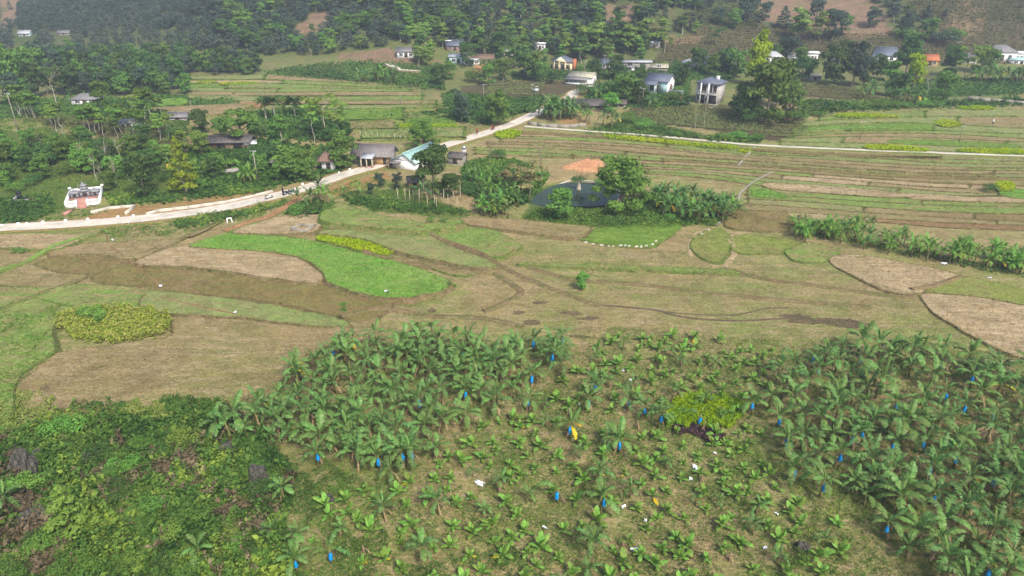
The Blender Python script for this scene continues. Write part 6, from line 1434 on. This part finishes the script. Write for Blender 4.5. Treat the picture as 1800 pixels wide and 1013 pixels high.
for x in (-hw+.9, hw-.6): tree_cm = tree_mesh('bush', 1, 'f_dark'); o = link('potted_shrub', tree_cm[0], t, (x, .9, zf), 0, .1)
MB().hexa([(-3.0, -4.2, -.3), (-2.1, -4.2, -.3), (-1.2, -2.2, -.3), (-2.1, -2.2, -.3), (-3.0, -4.2, .12), (-2.1, -4.2, .12), (-1.2, -2.2, .3), (-2.1, -2.2, .3)]).part('approach_path', t, M['pinkpave'])
p = at(46, 352); gr = thing('gravestone', 'dark upright gravestone on low grey slab left of family tomb', 'gravestone', tuple(p), .1)
MB().box(-1.9, 1.9, -.9, .9, -.3, .3).part('slab', gr, M['stone']); MB().box(-1.4, -.6, -.25, .1, .3, 1.5).part('headstone', gr, M['black']); MB().hexa([(-1.5, -.3, 1.5), (-.5, -.3, 1.5), (-.5, .15, 1.5), (-1.5, .15, 1.5), (-1.15, -.15, 1.85), (-.85, -.15, 1.85), (-.85, 0, 1.85), (-1.15, 0, 1.85)]).part('headstone_cap', gr, M['black'])
MB().box(-.4, .6, -.3, .2, .3, .62).part('urn_block', gr, M['black']); MB().box(.7, 1.8, -.8, .8, .3, .34).part('pink_paving', gr, M['pinkpave'])
MB().box(-1.85, -1.7, -.85, .85, .3, .8).part('kerb_wall', gr, M['stone'])

# ---------------------------------------------------------------- walls, kerbs, posts, poles
def low_wall(name, pts, h, th, mat, label, cat='wall', sink=.4, n=None):
    W = at(np.array([p[0] for p in pts], float), np.array([p[1] for p in pts], float)); e = thing(name, label, cat, tuple(W[0])); 
    for i in range(len(W)-1):
        a, b = W[i], W[i+1]; d = b[:2]-a[:2]; L = np.linalg.norm(d); ang = math.atan2(d[1], d[0]); k = max(1, int(L/2.4)) if n is None else n
        for j in range(k):
            q = a+(b-a)*(j+.5)/k; o = MB().box(-L/k/2, L/k/2-.004, -th/2, th/2, -sink, h).part('wall_section', e, M[mat]); o.location = (q[0]-W[0][0], q[1]-W[0][1], float(surf(q[0], q[1]))-W[0][2]); o.rotation_euler = (0, 0, ang)
    return e
low_wall('low_kerb', [(258,379),(277,373),(330,367),(400,357),(450,346),(480,338)], .55, .25, 'concrete', 'long pale concrete kerb along upper side of road', 'kerb')
low_wall('low_kerb', [(160,376),(188,368),(237,364),(221,378)], .5, .25, 'concrete', 'hooked pale concrete kerb below the family tomb', 'kerb')
low_wall('garden_wall', [(345,308),(380,307),(420,302)], .9, .25, 'greywall', 'grey rendered wall above the brown road verge')
low_wall('junction_wall', [(928,219),(960,224),(1000,225),(1030,222)], .9, .3, 'oldconcrete', 'grey stone wall in front of banana clump at path junction')
low_wall('stone_wall', [(1700,176),(1740,180),(1800,186),(1860,190)], 1.3, .4, 'oldconcrete', 'grey stone retaining wall at right edge of plots')
low_wall('animal_pen', [(512,410),(530,403),(555,404),(538,414),(512,411)], .45, .2, 'oldconcrete', 'small square concrete pen beside yellow flower strip', 'pen', n=1)
p = at(404, 392); sl = thing('sluice_frame', 'white concrete sluice frame at end of irrigation ditch', 'sluice', tuple(p), .5, None, .75)
for x in (-.6, .6): MB().hexa([(x-.15, -.12, -.3), (x+.15, -.12, -.3), (x+.15, .12, -.3), (x-.15, .12, -.3), (x*.75-.12, -.12, 1.1), (x*.75+.12, -.12, 1.1), (x*.75+.12, .12, 1.1), (x*.75-.12, .12, 1.1)]).part('upright', sl, M['white'])
MB().box(-.62, .62, -.13, .13, 1.1, 1.32).part('crossbar', sl, M['white'])
for i, (x, y) in enumerate(((4,399),(33,396),(48,396),(76,393),(116,390),(155,388),(208,384),(235,382),(512,341),(532,326),(596,306),(615,300))):
    p = at(x, y); MB_ = MB().hexa([(-.25, -.2, -.3), (.25, -.2, -.3), (.25, .2, -.3), (-.25, .2, -.3), (-.2, -.15, .5), (.2, -.15, .5), (.2, .15, .5), (-.2, .15, .5)])
    o = link('marker_stone', MB_.mesh('marker_stone', M['white']), None, tuple(p), .1); tag(o, 'low white marker stone on the upper verge of the road', 'marker stone', 'marker stones along the road')
post_me = MB().tube([(0, 0, -.3), (0, 0, .85)], [.07, .06], 6).mesh('guard_post', M['metal'])
for i, (x, y) in enumerate(((88,406),(217,398),(227,397),(251,395),(275,392),(300,389),(325,385),(347,382),(372,378),(398,373),(430,366),(462,358))):
    p = at(x, y); p[2] = surf(p[0], p[1]); tag(link('guard_post', post_me, None, tuple(p)), 'short grey guard post on the lower edge of the road', 'post', 'guard posts along the road')
def pole(px, py, hpx, label, mat='oldconcrete', arms=1, r=.14, name='utility_pole'):
    p, m = spot(px, py); h = hpx*m*1.05; e = thing(name, label, 'pole', tuple(p)); MB().tube([(0, 0, -.5), (0, 0, h)], [r, r*.65], 7).part('pole_shaft', e, M[mat])
    for k in range(arms):
        c = MB().box(-.7, .7, -.05, .05, h-.35-.7*k, h-.25-.7*k).part('crossarm', e, M['metal'])
        for x in (-.6, 0, .6): MB().tube([(x, 0, h-.25-.7*k), (x, 0, h-.1-.7*k)], [.05, .04], 5).part('insulator', c, M['white'])
    return e, (p[0], p[1], p[2]+h-.12)
tops = {}
for k, (x, y, h, lab) in enumerate(((33,232,64,'tall concrete utility pole on the left slope'), (234,194,20,'small concrete pole beside the bright green plot at left'), (339,202,22,'thin pole behind small grey hut'), (705,190,20,'thin pole in valley fields'), (850,180,30,'thin pole at left end of tea field'),
        (935,182,32,'left pole of transformer pair beside village road'), (942,181,28,'right pole of transformer pair beside village road'), (1061,132,32,'tall pale pole between village houses'), (1027,148,38,'pole in front of brown roofed verandah house'), (1129,187,30,'pale pole left of the tea terraces'), (1156,102,26,'pole at foot of tea hillside'), (1178,122,14,'short pole right of beige roofed building'),
        (1356,216,34,'pale pole at foot of the dark grove'), (1511,246,31,'dark slanting pole in the upper right plots'), (1685,252,28,'dark pole beside yellow plot at right'), (453,318,52,'pole rising from gardens above the road'), (868,120,10,'short pole near the orange cut'))):
    _, tops[k] = pole(x, y, h, lab, 'oldconcrete' if k not in (13, 14) else 'timber', 1 if h > 24 else 0, .15 if h > 40 else .1)
e = bpy.data.objects.get('utility_pole.005'); MB().box(.1, 2.2, -.4, .4, 3.6, 4.6).part('transformer', e, M['metal'])
def wire(a, b, label):
    a = np.array(a); b = np.array(b); pts = [tuple(a+(b-a)*t-np.array([0, 0, 1.2*4*t*(1-t)])) for t in np.linspace(0, 1, 13)]
    tag(link('power_line', MB().tube(pts, [.022]*13, 4, False).mesh('power_line', M['black'])), label, 'power line')
wire(tops[0], (tops[0][0]+34, tops[0][1]+46, tops[0][2]-1.0), 'thin power line running right from the tall left pole'); wire(tops[0], (tops[0][0]-60, tops[0][1]+18, tops[0][2]+1), 'thin power line running left from the tall left pole')
wire(tops[5], tops[7], 'power line from transformer poles to village pole')
fp = MB().box(-.06, .06, -.06, .06, -.3, 1.5).mesh('fence_post', M['palewood'])
for i in range(9):
    x = 634+10*i; p = at(x, 240+1.1*i); tag(link('fence_post', fp, None, tuple(p)), 'thin pale fence post behind the timber house', 'fence post', 'fence posts behind the timber house')
g = np.random.default_rng(31)
stk = [MB().tube([(0, 0, -.2), (.05*k, .03, 1.0), (.1*k-.1, 0, 2.1+.2*k)], [.07, .06, .045], 5).mesh('stake', M['palewood']) for k in range(3)]
for i, (x, y) in enumerate(((700,353),(713,354),(720,357),(727,350),(738,358),(744,344),(752,364),(764,362),(768,368),(776,354),(781,359),(789,366),(798,357),(804,368),(810,352),(758,350),(771,348))):
    p = at(x, y); s = .8+.5*g.random(); tag(link('garden_stake', stk[i % 3], None, (p[0], p[1], float(surf(p[0], p[1]))), g.random()*6, s), 'pale wooden stake standing in the garden below dark tree', 'stake', 'stakes in the garden')

# ---------------------------------------------------------------- pond stump, boulders, litter
p = on_plane(1017, 333, POND_Z); st = thing('stump_tree', 'small dark tree growing from pale stump in the pond', 'tree', tuple(p))
MB().tube([(0, 0, -.6), (0, 0, .2), (.05, 0, .9), (-.15, 0, 1.7), (-.25, 0, 2.3)], [.62, .5, .36, .3, .15], 9).part('stump', st, M['palebark'], smooth=True)
cm, _tm = tree_mesh('bush', 2, 'f_dark'); link('crown', cm, st, (-.2, 0, 1.3), 0, (.3, .3, .3)); MB().tube([(-.2, 0, 2.2), (.5, 0, 3.6), (.8, 0, 4.1)], [.09, .05, .02], 5).part('bare_branch', st, M['bark'])
def boulder(seed, s):
    g = np.random.default_rng(seed); bm = bmesh.new(); bmesh.ops.create_icosphere(bm, subdivisions=4, radius=1.0)
    off = g.random(3)*20
    for v in bm.verts:
        c = np.array(v.co); n1 = vnoise(c[0]*2.2+off[0], c[1]*2.2+c[2]*2+off[1]); n2 = vnoise(c[0]*6+off[1], c[2]*3+c[1]*5+off[2])
        groove = abs(math.sin(c[0]*5+c[1]*4+2*n1)); k = 1+.30*n1+.12*n2-.16*(groove < .25); v.co = v.co*k
        v.co.z = v.co.z*1.15 if v.co.z > 0 else v.co.z*.5
        v.co.x *= s[0]; v.co.y *= s[1]; v.co.z *= s[2]
    me = bpy.data.meshes.new('boulder'); bm.to_mesh(me); bm.free(); me.materials.append(M['rock']); return me
for i, (x, y, s, lab) in enumerate(((45,832,(1.6,1.2,1.9),'large pointed grey boulder near left edge of bushy slope'), (70,812,(.8,.8,1.1),'smaller boulder beside the large pointed boulder'), (120,794,(1.3,.7,.7),'flat dark boulder above bushy slope shrub'), (142,788,(.7,.6,.6),'small grey boulder right of flat dark boulder'), (65,915,(1.4,1.0,1.0),'dark boulder under broad leaves at left edge'), (35,890,(1.,.8,.7),'low boulder behind the dark left edge boulder'),
        (455,845,(.9,.8,1.3),'dark upright boulder at right rim of bushy slope'), (450,870,(.6,.5,.7),'small dark stone below the upright boulder'), (155,812,(.6,.4,.7),'pale leaning stone on bushy slope'), (1410,965,(.7,.5,.5),'dark stone in weeds at lower right'), (575,880,(.6,.5,.5),'small dark stone left of young rows'), (395,800,(.9,1.2,.8),'brown mossy mound on the bushy slope'), (1685,860,(.5,.4,.4),'grey stone in the right banana stand'))):
    p = at(x, y); tag(link('boulder', boulder(500+i, s), None, (p[0], p[1], float(surf(p[0], p[1]))+.1), g.random()*6), lab, 'boulder')
def litter(seed, w):
    g = np.random.default_rng(seed); n = 6; w = w*.75; V = [(w*(i/(n-1)-.5)*(1+.3*g.normal()), w*.6*(j/(n-1)-.5)*(1+.4*g.normal()), .05+.22*g.random()) for j in range(n) for i in range(n)]; Q = [[j*n+i, j*n+i+1, (j+1)*n+i+1, (j+1)*n+i] for j in range(n-1) for i in range(n-1)]
    V2 = [(x, y, z-.04) for x, y, z in V]; return mk_mesh('plastic_sheet', V+V2, Q+[[k+n*n for k in q[::-1]] for q in Q], None, [M['plastic']])
for i, (x, y, w, lab) in enumerate(((1095,652,.7,'white sheet at the top of young rows'),(1108,670,.5,'small white scrap below the white sheet'),(1222,824,.8,'white plastic heap beside dead banana stump'),(1214,845,.5,'white scrap left of the dead stump'),(1095,892,.5,'white scrap below lone bagged stem'),(1118,970,.7,'curled white sheet near the bottom'),(957,930,.5,'white scrap at the foot of a young plant'),(1134,917,.4,'small white scrap in lower rows'),(1256,798,.4,'white scrap right of purple herbs'),
        (1344,965,.5,'white scrap at lower right rows'),(842,850,1.0,'pale fallen leaf in the rows left of middle'),(680,522,.8,'white and blue sack at lower edge of bright crop'),(283,506,.9,'white bundle on the bank of olive strip'),(415,558,.6,'bluish white bundle on the dark bank'),(198,423,.9,'white tarpaulin scrap on the verge'),(1660,465,1.2,'white branch debris below banana row'),(1740,490,.7,'white rubble at right edge of field'),(1365,905,.4,'white scrap beside right stand'),(1018,712,.4,'white scrap near the bagged plants'))):
    p = at(x, y); o = tag(link('plastic_scrap', litter(600+i, w), None, (p[0], p[1], float(surf(p[0], p[1]))), g.random()*6), lab, 'litter')
# dead banana stumps with hanging leaves
for i, (x, y) in enumerate(((1233,848),(1282,985),(640,975),(575,960),(1095,965),(1000,730),(1120,752),(490,905),(890,655),(1235,760))):
    p = at(x, y); e = thing('dead_banana_stump', 'dry brown banana stump with withered leaves in the plantation', 'stump', (p[0], p[1], float(surf(p[0], p[1]))), g.random()*6, 'dead banana stumps', .75)
    MB().tube([(0, 0, -.2), (.03, 0, .7), (.08, .05, 1.3)], [.15, .12, .06], 6).part('stem', e, M['timber'])
    for k in range(6): a = k*1.1; link('dead_leaf', OLD_DRY[k % 2], e, (0, 0, .8+.06*k), a, .6+.3*g.random())
# ash and dark soil marks in the meadow, little stone edging round the green plot
for i, (x, y) in enumerate(((1030,425),(1042,428),(1057,430),(1078,432),(1090,433),(1105,434),(1118,435),(1135,434),(1146,431),(1152,425),(1070,431),(1098,433.5),(1126,434.8),(1232,412),(1245,405))):
    p = at(x, y); b = boulder(700+i % 4, (.4, .2, .14)) if i < 4 else bpy.data.meshes['edgestone%d' % (i % 4)]
    if i < 4: b.name = 'edgestone%d' % i; b.materials[0] = M['concrete']
    tag(link('edging_stone', b, None, (p[0], p[1]-.3, float(surf(p[0], p[1]-.3))), .1*i), 'pale flat stone along the front of the green plot', 'stone', 'edging stones of the green plot')
# ---------------------------------------------------------------- people, motorbikes, car
M['cloth_dark'] = plain('dark_clothes', C(.03,.035,.05), .9, .2, 4, .1); M['cloth_red'] = plain('red_clothes', C(.35,.05,.04), .9, .2, 4, .1); M['cloth_white'] = plain('white_clothes', C(.7,.69,.66), .9, .1, 4, .1)
M['skin'] = plain('skin', C(.38,.22,.15), .6, .08, 4, .3); M['hair'] = plain('black_hair', C(.015,.013,.012), .6, .1, 6, .3); M['carpaint'] = plain('dark_blue_car_paint', C(.02,.03,.06), .25, .05, 1, .6)
def person(px, py, label, shirt, trousers, pose='stand', rz=0.0, hat=None, loc=None):
    if loc is None: p = at(px, py); loc = (p[0], p[1], float(surf(p[0], p[1])))
    sit = pose == 'ride'; hz = .78 if sit else .92
    if sit: J = dict(pel=(0,0,hz), ch=(.12,0,hz+.42), nk=(.16,0,hz+.56), hd=(.18,0,hz+.70), kl=(.42,.18,hz-.08), kr=(.42,-.18,hz-.08), fl=(.30,.18,.32), fr=(.30,-.18,.32), tl=(.45,.18,.28), tr=(.45,-.18,.28), el=(.32,.28,hz+.2), er=(.32,-.28,hz+.2), wl=(.58,.25,hz+.22), wr=(.58,-.25,hz+.22))
    else: J = dict(pel=(0,0,hz), ch=(.02,0,1.28), nk=(.02,0,1.44), hd=(.03,0,1.58), kl=(.05,.11,.5), kr=(.02,-.11,.5), fl=(0,.12,.07), fr=(-.03,-.12,.07), tl=(.16,.13,.04), tr=(.13,-.13,.04), el=(-.03,.27,1.08), er=(.0,-.27,1.08), wl=(.12,.26,.88), wr=(.16,-.24,.92))
    J.update(sl=(J['ch'][0],.17,J['ch'][2]+.06), sr=(J['ch'][0],-.17,J['ch'][2]+.06), hl=(J['pel'][0],.1,hz-.03), hr=(J['pel'][0],-.1,hz-.03)); J.update(pl=tuple(np.add(J['wl'], (.08,0,-.04))), pr=tuple(np.add(J['wr'], (.08,0,-.04))))
    Rr = dict(pel=.14, ch=.155, nk=.06, hd=.105, hl=.1, hr=.1, kl=.065, kr=.065, fl=.045, fr=.045, tl=.035, tr=.035, sl=.065, sr=.065, el=.045, er=.045, wl=.032, wr=.032, pl=.036, pr=.036)
    K = list(J); E = [('pel','ch'),('ch','nk'),('nk','hd'),('pel','hl'),('pel','hr'),('hl','kl'),('hr','kr'),('kl','fl'),('kr','fr'),('fl','tl'),('fr','tr'),('ch','sl'),('ch','sr'),('sl','el'),('sr','er'),('el','wl'),('er','wr'),('wl','pl'),('wr','pr')]
    me = bpy.data.meshes.new('body'); me.from_pydata([J[k] for k in K], [(K.index(a), K.index(b)) for a, b in E], []); me.materials.append(M[shirt])
    e = thing('person', label, 'person', loc, rz); o = link('body', me, e); o.modifiers.new('skin', 'SKIN'); s = o.modifiers.new('sub', 'SUBSURF'); s.levels = s.render_levels = 1
    for i, k in enumerate(K): me.skin_vertices[0].data[i].radius = (Rr[k],)*2
    me.skin_vertices[0].data[0].use_root = True
    h = J['hd']; hd = MB(); V, Q = tube([(h[0]+.01, 0, h[2]-.12), (h[0]+.02, 0, h[2]-.05), (h[0]+.02, 0, h[2]+.05), (h[0], 0, h[2]+.11)], [.06, .107, .11, .05], 8); hd.V = [tuple(v) for v in V]; hd.Q = Q; hd.box(h[0]+.10, h[0]+.15, -.02, .02, h[2]-.03, h[2]+.01); hd.part('face', e, M['skin'], smooth=True)
    hh = MB(); V, Q = tube([(h[0]-.03, 0, h[2]-.06), (h[0]-.03, 0, h[2]+.02), (h[0]-.02, 0, h[2]+.1), (h[0]-.01, 0, h[2]+.14)], [.10, .12, .11, .03], 8); hh.V = [tuple(v) for v in V]; hh.Q = Q; hh.part('hair' if not hat else 'helmet', e, M[hat or 'hair'], smooth=True)
    for sgn, kk, ff in ((1, 'kl', 'fl'), (-1, 'kr', 'fr')):
        V, Q = tube([tuple(np.add(J['hl' if sgn > 0 else 'hr'], (0, 0, .04))), J[kk], tuple(np.add(J[ff], (0, 0, .03)))], [.115, .08, .062], 8); tb = MB(); tb.V = [tuple(v) for v in V]; tb.Q = Q; tb.part('trouser_leg', e, M[trousers], smooth=True)
    for w in ('pl', 'pr'):
        hm = MB(); c = J[w]
        for k in range(4): hm.tube([c, tuple(np.add(c, (.06, (k-1.5)*.02, -.03))), tuple(np.add(c, (.08, (k-1.5)*.02, -.07)))], [.014, .012, .009], 4)
        hm.tube([c, tuple(np.add(c, (.03, .045 if w == 'pl' else -.045, -.02)))], [.014, .01], 4); hm.part('hand', e, M['skin'])
    return e
def wheel_mesh(name, r, w, n=20):
    mb = MB(); a = np.linspace(0, 2*math.pi, n, endpoint=False); pts = [(math.cos(t)*r, 0, math.sin(t)*r) for t in a]; pts.append(pts[0]); V, Q = tube(pts, [w]*len(pts), 6); mb.V = [tuple(v) for v in V]; mb.Q = Q; return mb
def motorbike(loc, rz, label, col):
    e = thing('motorbike', label, 'motorbike', loc, rz, 'motorbikes on the road')
    for x in (-.62, .62):
        w = link('wheel', None, e, (x, 0, .3)); wheel_mesh('tyre', .25, .05).part('tyre', w, M['black'], smooth=True); rm = MB()
        for k in range(6): c, s_ = math.cos(k*math.pi/6*1), math.sin(k*math.pi/6); rm.box(-.012, .012, -.012, .012, -.01, .01); rm.tube([(-c*.23, 0, -s_*.23), (c*.23, 0, s_*.23)], [.012, .012], 4)
        rm.part('rim', w, M['metal'])
    MB().hexa([(-.35, -.13, .3), (.3, -.12, .3), (.3, .12, .3), (-.35, .13, .3), (-.55, -.12, .68), (.12, -.1, .62), (.12, .1, .62), (-.55, .12, .68)]).part('body', e, M[col])
    MB().hexa([(-.72, -.12, .68), (.1, -.11, .63), (.1, .11, .63), (-.72, .12, .68), (-.74, -.1, .8), (.05, -.09, .74), (.05, .09, .74), (-.74, .1, .8)]).part('seat', e, M['black'])
    MB().hexa([(.28, -.17, .3), (.42, -.15, .3), (.42, .15, .3), (.28, .17, .3), (.38, -.11, .92), (.5, -.09, .92), (.5, .09, .92), (.38, .11, .92)]).part('front_fairing', e, M[col])
    MB().tube([(.62, -.07, .3), (.44, -.06, .95)], [.025, .025], 5).tube([(.62, .07, .3), (.44, .06, .95)], [.025, .025], 5).part('fork', e, M['metal'])
    MB().tube([(.36, -.34, 1.02), (.44, 0, .98), (.36, .34, 1.02)], [.02, .025, .02], 5).part('handlebar', e, M['black']); MB().box(.46, .56, -.09, .09, .8, .94).part('headlight', e, M['white'])
    MB().tube([(-.7, -.14, .3), (-.1, -.14, .28)], [.05, .035], 6).part('exhaust', e, M['metal']); MB().box(-.86, -.62, -.06, .06, .52, .6).part('rear_mudguard', e, M['black']); return e
def on_road(px, off=0.0):
    W = np.c_[road_L, road_z]; x, y = proj(W); i = int(np.argmin(np.abs(x-px)+(y > 420)*999)); t = road_L[min(i+1, len(W)-1)]-road_L[i]; a = math.atan2(t[1], t[0]); return (W[i][0]-math.sin(a)*off, W[i][1]+math.cos(a)*off, W[i][2]), a
for px, off, lab, col in ((468, -.9, 'parked white motorbike nearest the road bend kerb', 'white'), (502, -1.0, 'dark motorbike between two standing people', 'black'), (511, -1.1, 'dark motorbike parked furthest up at road bend', 'carpaint')):
    l, a = on_road(px, off); motorbike(l, a+.15, lab, col)
for px, off, lab in ((491, -1.2, 'person in dark clothes standing left beside motorbikes'), (495, -1.0, 'person in dark clothes standing next to the dark motorbike')):
    l, a = on_road(px, off); person(0, 0, lab, 'cloth_dark', 'cloth_dark', 'stand', a, None, l)
l, a = on_road(870, .6); motorbike(l, a+math.pi, 'motorbike ridden along the road above teal roof', 'cloth_red'); person(0, 0, 'person in red riding motorbike on the road', 'cloth_red', 'cloth_dark', 'ride', a+math.pi, 'cloth_dark', (l[0], l[1], l[2]))
l, a = on_road(845, 1.0); person(0, 0, 'person in reddish clothes walking on the road', 'cloth_red', 'cloth_dark', 'stand', a, None, l)
person(1744, 222, 'person in white shirt standing in upper right plots', 'cloth_white', 'cloth_dark', 'stand', 2.0, 'cloth_white')
p = at(1199, 184); c = thing('parked_car', 'dark blue car parked beside the grey house', 'car', tuple(p), .15)
b = MB(); prof = [(-2.1, .35), (-2.15, .8), (-1.9, .95), (-1.2, 1.02), (-.75, 1.42), (.55, 1.45), (1.2, 1.02), (2.0, .88), (2.15, .6), (2.1, .35)]
n = len(prof); b.V = [(x, -.85 if z < 1.1 else -.68, z) for x, z in prof]+[(x, .85 if z < 1.1 else .68, z) for x, z in prof]; b.Q = [[i, i+n, (i+1) % n+n, (i+1) % n] for i in range(n)]
for s in (0, n):
    k = len(b.V); b.V.append((0, -.85 if s == 0 else .85, .7)); b.T += [[k, s+i, s+(i+1) % n] for i in range(n)]
b.part('body', c, M['carpaint'])
for y in (-.86, .86):
    q = MB(); q.hexa([(-1.05, y*.985-.01, 1.04), (1.0, y*.985-.01, 1.04), (1.0, y*.985+.01, 1.04), (-1.05, y*.985+.01, 1.04), (-.72, y*.83-.01, 1.38), (.5, y*.83-.01, 1.38), (.5, y*.83+.01, 1.38), (-.72, y*.83+.01, 1.38)]); q.part('side_window', c, M['glass'])
    for x in (-1.3, 1.3):
        w = link('wheel', None, c, (x, y, .33)); wheel_mesh('tyre', .25, .09).part('tyre', w, M['black'], smooth=True); MB().tube([(0, -.06, 0), (0, .06, 0)], [.2, .2], 10).part('rim', w, M['metal'])
MB().hexa([(.62, -.66, 1.42), (.62, .66, 1.42), (1.18, .8, 1.04), (1.18, -.8, 1.04), (.6, -.66, 1.46), (.6, .66, 1.46), (1.2, .8, 1.06), (1.2, -.8, 1.06)]).part('windscreen', c, M['glass'])
for y in (-.6, .6): MB().box(2.05, 2.16, y-.2, y+.2, .65, .8).part('headlight', c, M['white'])
# ---------------------------------------------------------------- haze
def haze():
    x0, x1, y0, y1, z0, z1 = -3200, 3200, -120, 1760, -4, 150
    mb = MB().box(x0, x1, y0, y1, z0, z1)
    m = bpy.data.materials.new('haze_air'); m.use_nodes = True; nt = m.node_tree; nt.nodes.clear()
    o = nt.nodes.new('ShaderNodeOutputMaterial'); v = nt.nodes.new('ShaderNodeVolumePrincipled')
    v.inputs['Color'].default_value = (.70, .82, .98, 1); v.inputs['Density'].default_value = .00034; v.inputs['Anisotropy'].default_value = 0.0
    nt.links.new(v.outputs[0], o.inputs['Volume'])
    tag(link('haze', mb.mesh('haze', m)), 'thin bluish haze over the far hills', 'haze', kind='stuff')
haze()
